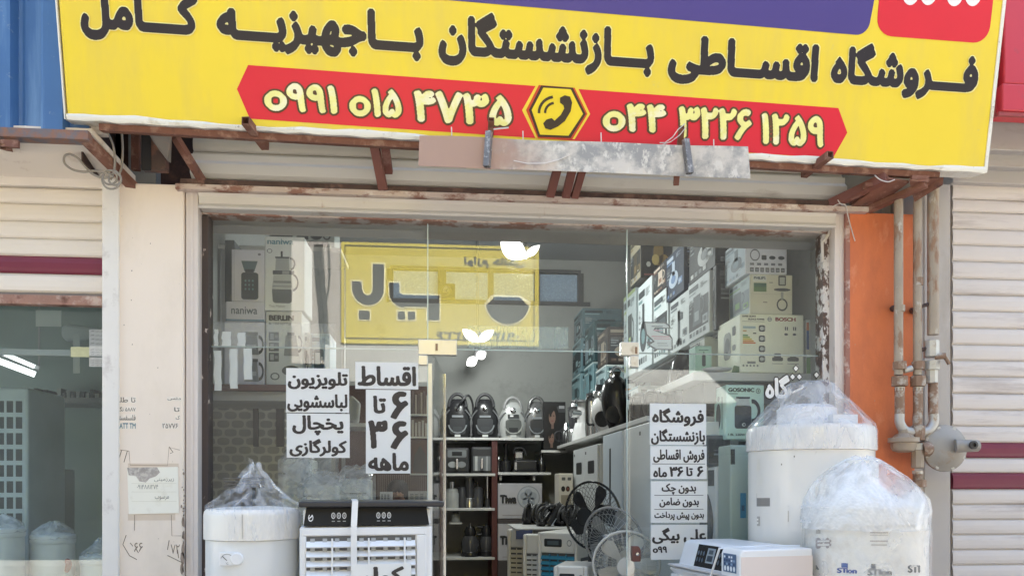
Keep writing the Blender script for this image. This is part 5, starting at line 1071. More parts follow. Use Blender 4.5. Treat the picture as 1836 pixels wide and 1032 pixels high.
turned('juicer', 'pale grey juicer with a narrow feed chute on the third back shelf', 'juicer', 811, 863, 910, [(0, [(13, 0), (13, .55), (11, .62)]), (0, [(12, .62), (11, .72), (5, .75)]), (1, [(5, .75), (5, 1), (0, 1)])], [M('juicer_grey', (.36, .37, .36), rough=.4), chrome], hnd(15, .2, .5, dkm))
turned('blender', 'tall dark jug blender in the middle of the third back shelf', 'blender', 842, 851, 910, [(0, [(10, 0), (9, .25), (8, .3)]), (1, [(7, .3), (8.5, .85), (8, .9)]), (0, [(6, .9), (5, 1), (0, 1)])], [chrome, glassy], hnd(14, .4, .8, dkm))
turned('thermos', 'plain black flask between blender and slim mixer on the third back shelf', 'flask', 828, 872, 910, [(0, [(9, 0), (9, .9), (6, 1), (0, 1)])], [dkm])
turned('thermos', 'short dark canister near the post on the third back shelf', 'flask', 857, 872, 910, [(0, [(9, 0), (9, .9), (6, 1), (0, 1)])], [glassy])
turned('hand_mixer', 'slim upright steel mixer nearest the post on the third back shelf', 'mixer', 874, 852, 910, [(0, [(5, 0), (4.5, .1), (3, .3)]), (1, [(3, .3), (3.5, .6), (3, 1), (0, 1)])], [dkm, chrome])
turned('samovar', 'large dark tea maker with a pot on top on the fourth back shelf', 'tea maker', 843, 937, 998, [(0, [(16, 0), (16, .12), (15, .15)]), (1, [(15, .15), (17, .4), (12, .62)]), (0, [(9, .62), (11, .75), (7, .9)]), (1, [(3, .9), (2, 1), (0, 1)])], [dkp, glassy], hnd(22, .65, .88, dkm, 5))
turned('samovar', 'dark tea maker with steel trim beside the post on the fourth back shelf', 'tea maker', 872, 937, 998, [(0, [(13, 0), (13, .15), (11, .18)]), (1, [(11, .18), (13, .45), (9, .6)]), (0, [(8, .6), (9, .8), (6, .93)]), (1, [(2, .93), (2, 1), (0, 1)])], [dkp, glassy, chrome], hnd(17, .25, .9, dkm, 5))
turned('coffee_grinder', 'small grey grinder high on the fourth back shelf', 'grinder', 817, 916, (shz(936),), [(0, [(8, 0), (8, .7), (6, .8)]), (1, [(6, .8), (6, 1), (0, 1)])], [M('juicer_grey', '#fff'), dkm])
m = MB().box(Xa(806, 4.7), Xa(828, 4.7), 4.62, 4.85, shz(939), shz(936.3)).build('riser', shelf_w); tag(m, 'small white riser board under the grinder', 'riser')

# ---------------- printed cartons
def carton(kind, label, cat, x0, x1, y0, y1, z0, z1, col, front=None, left=None, right=None, group='printed appliance boxes', side=None, rz=0):
    c = Vector(((x0+x1)/2, (y0+y1)/2, z0)); t = thing(kind, label, cat, c, rz, group)
    w_, d_, h = (x1-x0)/2, (y1-y0)/2, z1-z0
    cm = ink(col) if isinstance(col, str) else col
    m = MB(); m.use(cm).box(-w_, w_, -d_, d_, 0, h); m.build('box_body', None, t, bevel=.004, seg=1)
    if front: D = Dec((-w_, -d_, 0), (2*w_, 0, 0), (0, 0, h)); front(D); D.build('front_print', t)
    if left: D = Dec((-w_, d_, 0), (0, -2*d_, 0), (0, 0, h)); left(D); D.build('side_print', t)
    return t
def generic(seed, base, dark='#30343a', acc='#5a7f86', title=None):
    """product print: picture of an appliance, title bar, icon row"""
    r = random.Random(seed)
    def f(D):
        if base: D.rect(.03, .03, .97, .97, base, 0)
        D.rect(.06, .84, .06+r.uniform(.3, .6), .92, dark, 1); D.rect(.06, .78, .06+r.uniform(.2, .5), .815, acc, 1)
        cx, cy = r.uniform(.4, .65), r.uniform(.38, .5); k = r.randint(0, 3)
        if k == 0: D.poly([(cx-.2, cy-.25), (cx+.2, cy-.25), (cx+.15, cy+.05), (cx+.17, cy+.25), (cx-.17, cy+.25), (cx-.15, cy+.05)], dark, 1); D.ring(cx+.2, cy+.05, .13, .15, .3, dark, 1, a0=-90, a1=90, n=10); D.rect(cx-.1, cy-.18, cx+.1, cy-.02, acc, 2)
        elif k == 1: D.ell(cx, cy-.08, .26, .18, dark, 1, 18); D.rect(cx-.08, cy, cx+.08, cy+.3, dark, 1); D.ell(cx, cy-.08, .13, .09, acc, 2, 14)
        elif k == 2: D.rrect(cx-.24, cy-.2, cx+.24, cy+.2, .06, .06, dark, 1); D.rect(cx-.18, cy-.1, cx+.05, cy+.13, acc, 2); D.ell(cx+.15, cy, .05, .06, '#c9ccca', 2, 10)
        else: D.rect(cx-.06, cy-.3, cx+.06, cy+.3, dark, 1); D.ell(cx, cy-.28, .16, .06, dark, 1, 12); D.poly([(cx-.06, cy+.3), (cx+.22, cy+.22), (cx+.22, cy+.1), (cx-.06, cy+.1)], dark, 1)
        if r.random() < .55: D.rect(.05, .17, .95, .66, '#2b2f33' if r.random() < .6 else '#6f7f86', .5)
        for i in range(9): D.rect(.07, .70-i*.017, .07+r.uniform(.06, .26), .706-i*.017, '#8b9092', 1)
        for i in range(6): D.rect(.6, .90-i*.016, .6+r.uniform(.1, .32), .906-i*.016, dark, 1)
        if k != 2: D.rect(.70, .2, .93, .34, acc, 1); D.ell(.81, .27, .07, .04, dark, 2, 10); D.rect(.72, .21, .8, .23, '#c9ccca', 2)
        if r.random() < .4: D.rect(0, .955, 1, 1, acc, 1)
        for i in range(r.randint(3, 5)): D.rect(.08+i*.16, .07, .19+i*.16, .14, r.choice([dark, acc, '#8b9092']), 1)
        for i in range(3): D.rect(.07, .62-i*.07, .07+r.uniform(.08, .2), .645-i*.07, '#8b9092', 1)
        if title: D.text(title, .08, .80, .72, .93, dark, 2, .05, 40)
    return f
XW = 1.70    # face plane of the stacked boxes on the right
board_z = 1.92
rt = thing('long_shelf', 'long white shelf board running along the right wall above the fridges', 'shelf', (1.8, 2.5, board_z), world=True)
MB().box(1.375, XR, .55, 5.3, board_z-.035, board_z).build('board', shelf_w, rt, bevel=.003)
m = MB()
for y in (1.2, 2.6, 4.0, 5.1): m.prism([(1.5, board_z-.036), (XR, board_z-.036), (XR, board_z-.3)], (0, y, 0), (1, 0, 0), (0, 0, 1), 0, .02)
m.build('bracket', M('bracket_grey', '#fff'), rt)
def stackrow(specs, zfun=None):
    pass
random.seed(11)
# three tiers of boxes: (y0, y1, z0, z1, colour, dark, accent, title, label)
BX = [(1.95, .80, .87, 2.56, 3.02, '#26282a', '#55585a', '#3d4042', 'thin dark box squeezed between the pale blue and the white boxes in the right stack'),
      (1.93, .88, 1.38, 2.56, 3.01, '#cdd3d5', '#5a6065', '#9aa2a6', 'white box under the black box with line drawings in the right stack'),
      (1.94, 1.39, 1.90, 2.56, 3.00, '#d2d8d9', '#4a4f55', '#7a8288', 'white mixer box second in the white row of the right stack'),
      (1.93, 1.92, 2.38, 2.56, 3.16, '#d9e1e2', '#4a5358', '#7d979a', 'plain white jug box in the middle of the right stack'),
      (1.92, 2.40, 2.90, 2.56, 3.38, '#d5dde0', '#3f454a', '#6f8c90', 'white coffee machine box in the middle of the right stack'),
      (1.90, 2.92, 3.42, 2.56, 3.40, '#aab4b6', '#4a4f50', '#8c9a70', 'tall grey white box under the golden picture box in the right stack'),
      (1.95, .82, 1.42, 3.02, 3.48, '#1f2023', '#c3c5c5', '#7d8083', 'black box with white line drawings high in the right stack'),
      (1.93, 1.48, 1.98, 3.01, 3.40, '#27344a', '#b9c6d8', '#6d86ad', 'dark blue box with pale prints high in the right stack'),
      (1.94, 2.00, 2.42, 3.17, 3.42, '#2a2426', '#c9b9a9', '#8a6a5a', 'small dark brown box high in the right stack'),
      (1.78, 2.35, 2.85, 1.93, 2.36, '#9aa5a6', '#3d4548', '#697f84', 'dull grey box low in the right stack behind the black wrapped appliance'),
      (1.76, 2.87, 3.42, 1.93, 2.40, '#8f9698', '#33393c', '#a07a50', 'grey box with a brown picture low in the right stack'),
      (1.70, 3.45, 4.00, 1.93, 2.34, '#8b8577', '#40362c', '#a9814e', 'box with a golden brown print low in the far part of the right stack'),
      (1.72, 3.45, 4.00, 2.35, 2.72, '#8fa5a9', '#34474d', '#c3ccca', 'pale blue grey box on the golden brown box in the right stack'),
      (1.74, 3.46, 4.00, 2.73, 3.12, '#3a3432', '#8f8577', '#5d5048', 'dark brown box topmost of its column in the far right stack'),
      (1.68, 4.02, 4.60, 1.93, 2.38, '#7e9ca2', '#2a4248', '#b9c8c8', 'blue green box low in the far part of the right stack'),
      (1.70, 4.02, 4.60, 2.39, 2.84, '#66868d', '#22383e', '#a9bcbd', 'blue box under the dark teal box in the far right stack'),
      (1.71, 4.03, 4.60, 2.85, 3.30, '#2b474b', '#142729', '#8fa9aa', 'dark teal box topmost of its column in the far right stack'),
      (1.64, 4.62, 5.25, 1.93, 2.36, '#7f9ca3', '#2c464c', '#b5c4c5', 'pale teal box against the back wall lowest in the right stack'),
      (1.66, 4.62, 5.25, 2.37, 2.80, '#6f8c92', '#25383c', '#9fb3b5', 'grey teal box second from the bottom against the back wall in the right stack'),
      (1.67, 4.63, 5.25, 2.81, 3.22, '#5f7b82', '#1f3238', '#8ea6aa', 'slate blue box third from the bottom against the back wall in the right stack'),
      (1.69, 4.64, 5.25, 3.23, 3.58, '#4f666c', '#1c2a30', '#7d969b', 'dusky blue box topmost against the back wall in the right stack')]
for i, (xf, y0, y1, z0, z1, c, dk, ac, lab) in enumerate(BX):
    carton('appliance_box', lab, 'box', xf, min(xf+.48, XR-.002), y0, y1-.012, z0, z1-.004, c, generic(i*3+1, None, dk, ac), generic(i*7+2, None, dk, ac, None), group='boxes stacked along the right wall')
# boards carrying the upper tiers
MB().box(1.99, XR, .86, 3.43, 2.53, 2.555).build('board', M('dark_board', (.2, .2, .2), rough=.6), rt)
# dark gold-print box facing the street and its neighbour
def gold(D):
    D.rect(.04, .04, .96, .96, '#1d1b1c', 0); D.ell(.55, .55, .16, .28, '#8f7440', 1, 14); D.ell(.72, .38, .16, .14, '#a58446', 1, 12); D.ell(.46, .4, .12, .12, '#c9b06a', 2, 10); D.ell(.24, .3, .07, .06, '#b9b9b0', 1, 10); D.rect(.5, .7, .58, .92, '#9a7d45', 1); D.rect(.1, .06, .5, .1, '#7c4a44', 1)
a = V(1149, 506, 2.6); b_ = V(1206, 424, 2.6)
carton('appliance_box', 'dark box with a golden picture on its front, high in the right stack', 'box', a.x, b_.x, 2.6, 3.0, 3.40, 3.40+(b_.z-a.z), '#1d1b1c', gold, generic(4, '#a39a84', '#4c4436', '#7c6a4a'), group='boxes stacked along the right wall')
# front group by the glass
fb = thing('front_shelf', 'white shelf board behind the right glass carrying the dishwasher box', 'shelf', (2.1, .5, 2.1), world=True)
zfb = Za(668, .42, 1380); MB().box(Xa(1243, .42), XR, .42, 1.4, zfb-.055, zfb).build('board', shelf_w, fb, bevel=.003)
MB().box(Xa(1262, .48), XR, .48, 1.4, zfb-.20, zfb-.06).build('gap_shade_block', M('dark_board', '#000'), fb)  # dark block put in for the shade of the gap below the board
yb0 = .41; s_ = (yb0-CY)/FPX
def bosch(D):
    D.text('BOSCH', .55, .885, .87, .95, '#8e2b30', 1, .045, 60); D.ring(.46, .915, .035, .04, .35, '#9aa0a0', 1, n=16); D.rect(.425, .905, .495, .925, '#9aa0a0', 1)
    D.text('SUPER SILENT', .03, .945, .25, .975, '#2a2a2a', 1, .05, 40); D.text('SILENCE POWER', .12, .895, .38, .925, '#2a2a2a', 1, .05, 40); D.rect(.03, .868, .38, .874, '#6a6a66', 1)
    for i, c in enumerate(('#6f9e6a', '#a3b75e', '#d8c95a', '#d79a50', '#cf7a45')): D.rect(.04, .62-i*.032, .12+i*.03, .645-i*.032, c, 1)
    D.rect(.04, .75, .24, .79, '#a9bfc4', 1); D.rect(.2, .66, .25, .68, '#333333', 1); D.rect(.04, .70, .1, .72, '#c59a5a', 1)
    for k in range(4):
        cy = .755-k*.175; D.rrect(.29, cy-.055, .39, cy+.055, .03, .03, '#4a4c4c', 1); D.ell(.335, cy, .03, .035, '#c8ccc6', 2, 10); D.rect(.36, cy-.03, .385, cy+.03, '#9a9e9a', 2)
    for k, (u, w_) in enumerate(((.50, .17), (.74, .18))): D.rrect(u, .20, u+w_, .265, .02, .02, '#4e504c', 1); D.rrect(u+.03, .25, u+w_-.03, .33 if not k else .28, .02, .02, '#5d5f5b', 1); D.rect(u, .15, u+w_, .16, '#8d8f8a', 1)
    for k, u in enumerate((.70, .83)):
        D.rect(u, .73, u+.018, .79, '#55585a', 1); D.rect(u+.03, .73, u+.048, .79, '#55585a', 1); D.ell(u+.02, .66, .03, .02, '#55585a', 1, 10)
    D.rect(.11, .15, .24, .19, '#8d8f8a', 1)
    for k in range(5): D.ell(.05+k*.055, .115, .016, .018, '#7d807c', 1, 8)
def bosch_side(D):
    D.rrect(.3, .3, .62, .78, .1, .1, '#9a9c98', 1); D.ell(.46, .55, .11, .14, '#5b5f5f', 2, 14); D.rrect(.68, .68, .82, .84, .03, .03, '#3a3d3e', 1); D.rrect(.68, .42, .82, .52, .03, .03, '#6a6e6e', 1); D.poly([(.6, 0), (.98, 0), (.98, .10), (.75, .16)], '#5f7f45', 1)
carton('dishwasher_box', 'big cream dishwasher carton with an energy label, on the front shelf behind the right glass', 'box', V(1327, 666, yb0).x, V(1441, 666, yb0).x, yb0, yb0+.42, zfb, zfb+108*s_, '#f2f4e0', bosch, bosch_side)
m = MB(); a = V(1442, 665, yb0+.03); m.box(a.x+.006, a.x+.05, yb0+.02, yb0+.4, zfb, zfb+.36); t = m.build('blue_orange_box', M('stripe_box', (.55, .56, .5), rough=.6)); tag(t, 'thin box with a blue and orange end right of the dishwasher carton', 'box')
D = Dec((a.x+.006, yb0+.02, zfb), (.044, 0, 0), (0, 0, .36)); D.rect(.1, .45, .5, .8, '#2d4f86', 0); D.rect(.1, .8, .5, .95, '#c8794a', 0); D.rect(.1, 0, .9, .3, '#6a9a4a', 0); D.build('print', t)
yb1 = .98; s1 = (yb1-CY)/FPX
carton('appliance_box', 'white iron carton between the dishwasher carton and the mint box', 'box', V(1263, 640, yb1).x, V(1263, 640, yb1).x+.6, yb1, yb1+.34, zfb, zfb+.345, '#c9cfc8', None, generic(31, None, '#4a4d50', '#8d9291', 'BOSCH'))
yb2 = .56; a = V(1247, 664, yb2); b_ = V(1276, 620, yb2)
carton('kettle_box', 'small mint green box with a dark kettle picture on the end of the front shelf', 'box', a.x, b_.x, yb2, yb2+.14, zfb, b_.z, '#a9cfc0', lambda D: (D.rrect(.4, .3, .62, .7, .08, .05, '#333a38', 1), D.rect(.2, .84, .8, .87, '#5f8077', 1), D.rect(.48, .7, .54, .8, '#333a38', 1)), lambda D: D.rect(.2, .2, .8, .8, '#8fb8a9', 1))
m = MB().lathe([(.02, 0), (.09, .012), (.10, .022), (.085, .018), (0, .008)], 24, V(1285, 667, .5)+Vector((0, 0, .0))); t = m.build('white_plate', plast, None, smooth=50); tag(t, 'white plate on the end of the front shelf below the mint box', 'plate')
yb3 = .40; a = V(1345, 557, yb3); b_ = V(1421, 493, yb3); zt3 = zfb+108*s_
def philips(D):
    D.rect(0, .5, 1, .505, '#a3a496', 1); D.rect(.06, .82, .38, .97, '#dfe2dc', 1); D.text('PHILIPS', .08, .87, .36, .94, '#3b4a55', 2, .04, 40); D.rect(.08, .56, .38, .78, '#5d7f4a', 1); D.rect(.08, .68, .38, .78, '#456b50', 2)
    D.rrect(.66, .72, .84, .98, .03, .03, '#4a4c4c', 1); D.rect(.69, .75, .81, .93, '#b9bdb5', 2); D.ell(.75, .62, .2, .04, '#4f5150', 1, 14); D.ring(.75, .24, .13, .16, .25, '#4f5150', 1); D.rect(.72, .36, .78, .56, '#a9ada5', 1); D.rect(.3, .28, .4, .31, '#9a9a8c', 1); D.rect(.45, .78, .53, .81, '#9a9a8c', 1)
carton('juicer_box', 'beige juicer carton with a green label standing on the dishwasher carton', 'box', a.x, b_.x, yb3, yb3+.38, zt3, b_.z, '#dcdbc8', philips, generic(8, '#9db0b3', '#44525a', '#6f9a5a'))
zt4 = b_.z; a = V(1337, 492, yb3); b_ = V(1411, 425, yb3)
def chopper(D):
    D.rect(0, .82, 1, 1, '#5a5570', 1); D.rect(.4, .86, .72, .95, '#a9a5bd', 2); D.text('CHOPPER', .05, .74, .48, .79, '#5a5d6a', 1, .03, 40); D.rect(.02, .65, .24, .72, '#454852', 1); D.ring(.22, .48, .12, .15, .2, '#6a6d74', 1); D.rrect(.38, .36, .5, .48, .02, .02, '#3a3d42', 1); D.ell(.64, .42, .08, .05, '#3a3d42', 1, 12); D.ell(.86, .42, .08, .05, '#3a3d42', 1, 12)
    for k in range(7): D.rect(.1+k*.125, .05, .19+k*.125, .16, '#4a4d55', 1); D.rect(.115+k*.125, .07, .175+k*.125, .13, '#9a9da5', 2)
    for k in range(5): D.rect(.1+k*.17, .22, .2+k*.17, .28, '#7a7d86', 1)
carton('chopper_box', 'white food chopper carton with a violet top band, topmost behind the right glass', 'box', a.x, b_.x, yb3+.0, yb3+.38, zt4+.002, b_.z+.01, '#eceef3', chopper, generic(13, '#a3b3bd', '#4a5b68', '#6b8494'))
# black wrapped appliance
bl = thing('wrapped_appliance', 'tall appliance under shiny black plastic between the stacked boxes and the mint box', 'appliance', V(1238, 668, 1.1), world=True)
c = V(1238, 640, 1.1); bag([(.16, board_z, .2), (.19, board_z+.15, .4), (.185, 2.2, .5), (.15, 2.35, .7), (.08, 2.44, .9), (.01, 2.46, .2)], (c.x, 1.1, 0), n=36, seed=3, amp=.04).build('black_wrap', M('black_film', (.018, .018, .02), rough=.22, var=.2, bump=1, bs=14, coat=.3), bl, smooth=60)

# items on the long shelf edge
sg = 'appliances along the edge of the long right shelf'
def on_board(kind, label, cat, u, X, prof, mats, extra=None):
    p = VX(u, 870, X); s_ = (p.y-CY)/FPX; t = thing(kind, label, cat, (X, p.y, board_z), 0, sg); names = ['base', 'body', 'lid', 'top']
    for i, (mi, rows) in enumerate(prof): MB().lathe([(r, z) for r, z in rows], 20).build(names[i], mats[mi], t, smooth=40)
    if extra: extra(t)
    return t
def hd(x, z0, z1, mat, r=.012): return lambda t: MB().tube(curve([(-x*.5, 0, z0), (-x, 0, z0+.02), (-x, 0, z1-.02), (-x*.5, 0, z1)]), r, 7).build('handle', mat, t, smooth=60)
on_board('meat_grinder', 'white meat grinder with a steel hopper on the long right shelf', 'meat grinder', 1043, 1.50, [(0, [(.11, 0), (.10, .1), (.07, .2)]), (0, [(.05, .2), (.045, .40), (.05, .42)]), (1, [(.12, .42), (.11, .44), (0, .44)])], [plast, chrome], lambda t: MB().tube([(0, 0, .3), (-.12, -.04, .3)], .045, 14).build('spout', chrome, t, smooth=50))
on_board('thermos', 'tall steel flask next to the white meat grinder on the long right shelf', 'flask', 1060, 1.48, [(0, [(.055, 0), (.06, .1), (.055, .36)]), (1, [(.05, .36), (.05, .44), (0, .45)])], [chrome, dkm])
on_board('thermos', 'tall steel flask with a black handle, second past the white meat grinder', 'flask', 1074, 1.47, [(0, [(.06, 0), (.06, .38), (.05, .41)]), (1, [(.04, .41), (.03, .47), (0, .47)])], [chrome, dkp], hd(.11, .1, .36, dkp))
on_board('percolator', 'small black pot with steel bands at the far end of the long shelf', 'pot', 1016, 1.46, [(0, [(.09, 0), (.08, .14), (.06, .18)]), (1, [(.05, .18), (.03, .26), (0, .26)])], [dkp, chrome], hd(.13, .04, .16, dkm))
on_board('blender', 'jug blender with a steel collar behind the small black pot', 'blender', 1030, 1.52, [(0, [(.09, 0), (.08, .14), (.06, .18)]), (1, [(.06, .18), (.08, .42), (.07, .43)]), (0, [(.05, .43), (.04, .47), (0, .47)])], [chrome, glassy])
on_board('iron_press', 'low black appliance at the corner end of the long shelf', 'appliance', 1003, 1.47, [(0, [(.10, 0), (.10, .12), (.04, .2), (0, .21)])], [dkp])
def board_vac(label, u, X, body, Hh=.52, Rr=.16):
    p = VX(u, 870, X); t = thing('canister_vacuum', label, 'vacuum cleaner', (X, p.y, board_z), R(12), sg); m = MB(); N = 18; vs = []; K = 12
    for k in range(K+1):
        q = k/K; z = Hh*q; rr = Rr*math.sqrt(max(0.01, 1-abs(q*2-.75)**2.6/2.2 if q < .9 else .12)); xs = -.06*math.sin(q*2.6)
        for j in range(N): a = 2*math.pi*j/N; vs.append((xs+rr*.75*math.cos(a), rr*math.sin(a), z))
    m.add(vs, [(i*N+j, i*N+(j+1) % N, (i+1)*N+(j+1) % N, (i+1)*N+j) for i in range(K) for j in range(N)]+[tuple(range(N))[::-1], tuple(range(K*N, K*N+N))]); m.build('body', body, t, smooth=60)
    m = MB().lathe([(.06, 0), (.07, .012), (.05, .02), (.0, .012)], 18, (-.11, -.10, .1), 'y'); m.build('wheel', dkm, t, smooth=40)
    MB().tube(curve([(-.07, -.05, Hh*.7), (-.13, -.10, Hh*.9), (-.06, -.05, Hh*1.06), (.03, 0, Hh*1.02)]), .014, 8).build('handle', chrome, t, smooth=60); return t
board_vac('white cased vacuum cleaner standing on the long shelf beside a black one', 1091, 1.46, plast, .34, .12)
board_vac('black glossy vacuum cleaner on the long shelf beside the white cased one', 1112, 1.46, dkp, .46, .13)
for i, (u, x) in enumerate(((1150, 1.62), (1172, 1.66), (1196, 1.72))):
    on_board('kettle', ('shiny black kettle on the long shelf nearest the glass edge', 'shiny black kettle on the long shelf under the angular sticker', 'shiny black kettle on the long shelf beside the black wrapped appliance')[i], 'kettle', u, x, [(0, [(.10, 0), (.115, .06), (.09, .24)]), (1, [(.085, .24), (.05, .28), (.0, .285)])], [dkp, chrome], hd(.17, .06, .24, dkm))
# picture box with portraits (hair dryer carton)
def portraits(D):
    for cx, cy, s_ in ((.42, .68, 1), (.38, .24, .8)):
        D.ell(cx, cy, .30*s_, .24*s_, '#15110f', 1, 18); D.ell(cx-.02, cy+.0, .15*s_, .155*s_, '#7d6357', 2, 18); D.poly([(cx-.17*s_, cy+.16*s_), (cx+.1*s_, cy+.17*s_), (cx-.02*s_, cy+.09*s_), (cx-.13*s_, cy-.02*s_)], '#15110f', 4); D.rect(cx-.06, cy-.24*s_, cx+.05, cy-.1*s_, '#705a50', 1.5)
        for e in (-.07, .05): D.ell(cx+e*s_, cy+.03*s_, .03*s_, .014*s_, '#2a1f1c', 3, 8)
        D.rect(cx-.06*s_, cy-.085*s_, cx+.03*s_, cy-.07*s_, '#7d3f3f', 3); D.poly([(cx-.02, cy+.02), (cx+.0, cy-.04), (cx-.035, cy-.04)], '#8b6b5d', 3)
    D.rect(.62, .78, .98, .9, '#3f3f42', 1); D.rect(.7, .86, .95, .92, '#9a9a9c', 2); D.poly([(.62, .05), (.98, .05), (.98, .5), (.75, .42)], '#2c2c30', 1)
a = V(974, 806, 4.6); b_ = V(1014, 720, 4.6); ya = 4.6
carton('hair_dryer_box', 'black box printed with two portraits of a dark haired woman at the back corner', 'box', a.x, b_.x, ya, ya+.2, a.z, b_.z, '#1b191a', portraits)
m = MB().box(a.x-.02, b_.x+.02, ya-.01, ya+.7, a.z-.03, a.z-.002); t = m.build('corner_shelf', shelf_w); tag(t, 'small corner shelf under the portrait box', 'shelf')
# white fan cartons by the back wall
def fanbox(D):
    D.ell(.69, .60, .26, .33, '#8f949b', 1, 28); D.ell(.69, .60, .235, .30, '#b3b7bd', 2, 28)
    for k in range(5): D.ell(.69+.11*math.cos(R(72*k+20)), .60+.14*math.sin(R(72*k+20)), .085, .11, '#9aa0a8', 3, 12)
    D.ell(.69, .60, .05, .06, '#70757c', 4, 14); D.rect(.66, .15, .72, .3, '#7f848a', 1); D.ell(.69, .14, .15, .035, '#7f848a', 1, 14)
    D.text('Tiwa', .04, .42, .42, .68, '#25262b', 4, .07, 50); D.rect(.1, .09, .9, .105, '#8c8284', 1)
for v0, v1, lab in ((866, 929, 'white fan carton with a grey fan picture, upper of two by the back wall'), (938, 1004, 'white fan carton below another one by the back wall')):
    a = V(893, v1, 4.5); b_ = V(972, v0, 4.5); carton('fan_box', lab, 'box', a.x, b_.x, 4.5, 4.85, a.z, b_.z, '#b9b8bd', fanbox, group='fan cartons by the back wall')
a = V(893, 937.5, 4.5); b_ = V(972, 929.4, 4.5); m = MB().box(a.x, b_.x, 4.5, 4.85, a.z, b_.z); t = m.build('dark_case', M('dark_case', (.07, .06, .06), rough=.6)); tag(t, 'flat dark case lying between the two white fan cartons', 'case')
a = V(893, 1060, 4.5); b_ = V(972, 1004.4, 4.5); m = MB().box(a.x, b_.x, 4.5, 4.85, FZ, b_.z); t = m.build('low_cabinet', M('dark_case', '#000')); tag(t, 'low dark cabinet under the white fan cartons', 'cabinet')

# ---------------- fridges and other white goods on the right
fw = M('fridge_grey', (.62, .65, .66), rough=.35, var=.02); fb_ = M('fridge_ice', (.60, .67, .73), rough=.35, var=.03); fwh = M('fridge_white', (.74, .76, .75), rough=.35, var=.02)
fg = 'fridges along the right wall'
def fridge(label, u0, u1, X, v0, body, front, deep=.6):
    p0, p1 = VX(u0, 870, X), VX(u1, 870, X); h = min(VX(u0, v0, X).z, board_z-.045); y0, y1 = p1.y, p0.y
    t = thing('fridge', label, 'fridge', (X, y0, FZ), 0, fg); h -= FZ; L = y1-y0
    MB().box(.02, deep, 0, L, .02, h).build('body', body, t, bevel=.008); front(t, L, h); return t
def f1(t, L, h):
    for a, b in ((.004, L/2-.004), (L/2+.004, L-.004)):
        d = MB().box(0, .019, a, b, .06, h-.005).build('door', fw, t, bevel=.006); D = Dec((0, b, 0), (0, -(b-a), 0), (0, 0, h)); D.rrect(.28, .845, .78, .915, .05, .01, '#14171a', 0); D.rect(.3, .5, .305, .8, '#8d9294', 0); D.build('display', d); D = Dec((0, b, 0), (0, -(b-a), 0), (0, 0, h)); D.rect(.06, .955, .16, .97, '#4a4f52', 0); D.build('badge', d)
def f2(t, L, h):
    for z0, z1 in ((.06, .60*h), (.60*h+.008, h-.004)):
        d = MB().box(0, .019, 0, L, z0, z1).build('door', fb_, t, bevel=.006)
        if z0 > .1: MB().box(-.004, .002, L*.56, L*.62, z0+.05, z1-.12).build('handle_groove', M('groove', (.05, .055, .06), rough=.4), d)
def f3(t, L, h):
    for z0, z1 in ((.06, .45*h), (.45*h+.008, h-.004)): d = MB().box(0, .019, 0, L, z0, z1).build('door', fwh, t, bevel=.006)
    D = Dec((0, L, 0), (0, -L, 0), (0, 0, h)); D.rect(.62, .955, .68, .97, '#5a6062', 0); D.rect(.40, .44, .66, .56, '#4a4c4e', 0); D.rect(.44, .45, .62, .53, '#1f2123', 1); D.build('energy_sheet', t)
fridge('pale side by side fridge with two small dark displays, deepest in the shop', 1028, 1071, 1.37, 806, fwh, f1)
fridge('ice blue fridge with a long dark handle groove in the middle of the row', 1081, 1115, 1.37, 774, fwh, f2)
fridge('tall grey white fridge with a dark sheet on its door, nearest the glass', 1118, 1166, 1.37, 763, fwh, f3)
wd = thing('water_dispenser', 'cream water dispenser with two round taps in front of the deepest fridge', 'water dispenser', V(1014, 900, 3.3), world=True)
a = V(1002, 1000, 3.3); b_ = V(1028, 848, 3.3); MB().box(a.x, b_.x, 3.3, 3.6, FZ, b_.z).build('body', M('cream_plastic', (.60, .57, .50), rough=.4), wd, bevel=.012)
D = Dec((a.x, 3.3, 0), (b_.x-a.x, 0, 0), (0, 0, b_.z)); hh = b_.z
for x, c in ((.3, '#201d1c'), (.62, '#6a332c')): D.ell(x, .90, .14, .018, '#201d1c', 0, 14); D.ell(x, .90, .09, .011, c, 1, 12)
D.rrect(.2, .955, .45, .975, .04, .005, '#5a5a58', 0); D.rrect(.6, .955, .85, .975, .04, .005, '#5a5a58', 0); D.rect(.15, .70, .85, .86, '#8f8878', 0); D.build('front_print', wd)
wm = thing('washing_machine', 'white washing machine with a big dark porthole facing the shop, behind the right posters', 'washing machine', (Xa(1265, .6), .6, FZ), world=True)
X = 1.76; y0, y1 = .28, .86; zt = Za(836, .4, 1300)
MB().box(X, XR-.02, y0, y1, FZ, zt).build('body', plast, wm, bevel=.012); MB().lathe([(.20, 0), (.21, .03), (.17, .045), (.0, .03)], 32, (X, (y0+y1)/2, zt-.36), 'x').build('unused_ring', dkp, wm) if False else None
m = MB(); c_ = Vector((X, (y0+y1)/2, zt-.38))
vs = []; N = 36; prof = [(.245, 0), (.25, -.03), (.20, -.055), (.12, -.06), (.0, -.06)]
for r_, dx in prof: vs += [(c_.x+dx, c_.y+r_*math.cos(2*math.pi*k/N), c_.z+r_*math.sin(2*math.pi*k/N)) for k in range(N)]
m.add(vs, [(i*N+k, i*N+(k+1) % N, (i+1)*N+(k+1) % N, (i+1)*N+k) for i in range(len(prof)-1) for k in range(N)]); m.build('porthole', M('porthole_grey', (.10, .105, .11), rough=.2, coat=.4), wm, smooth=40)
D = Dec((X, y1, zt-.14), (0, -(y1-y0), 0), (0, 0, .13)); D.rect(.05, .1, .95, .9, '#2c3033', 0); D.ell(.5, .5, .07, .3, '#9aa0a2', 1, 14); D.build('panel', wm)
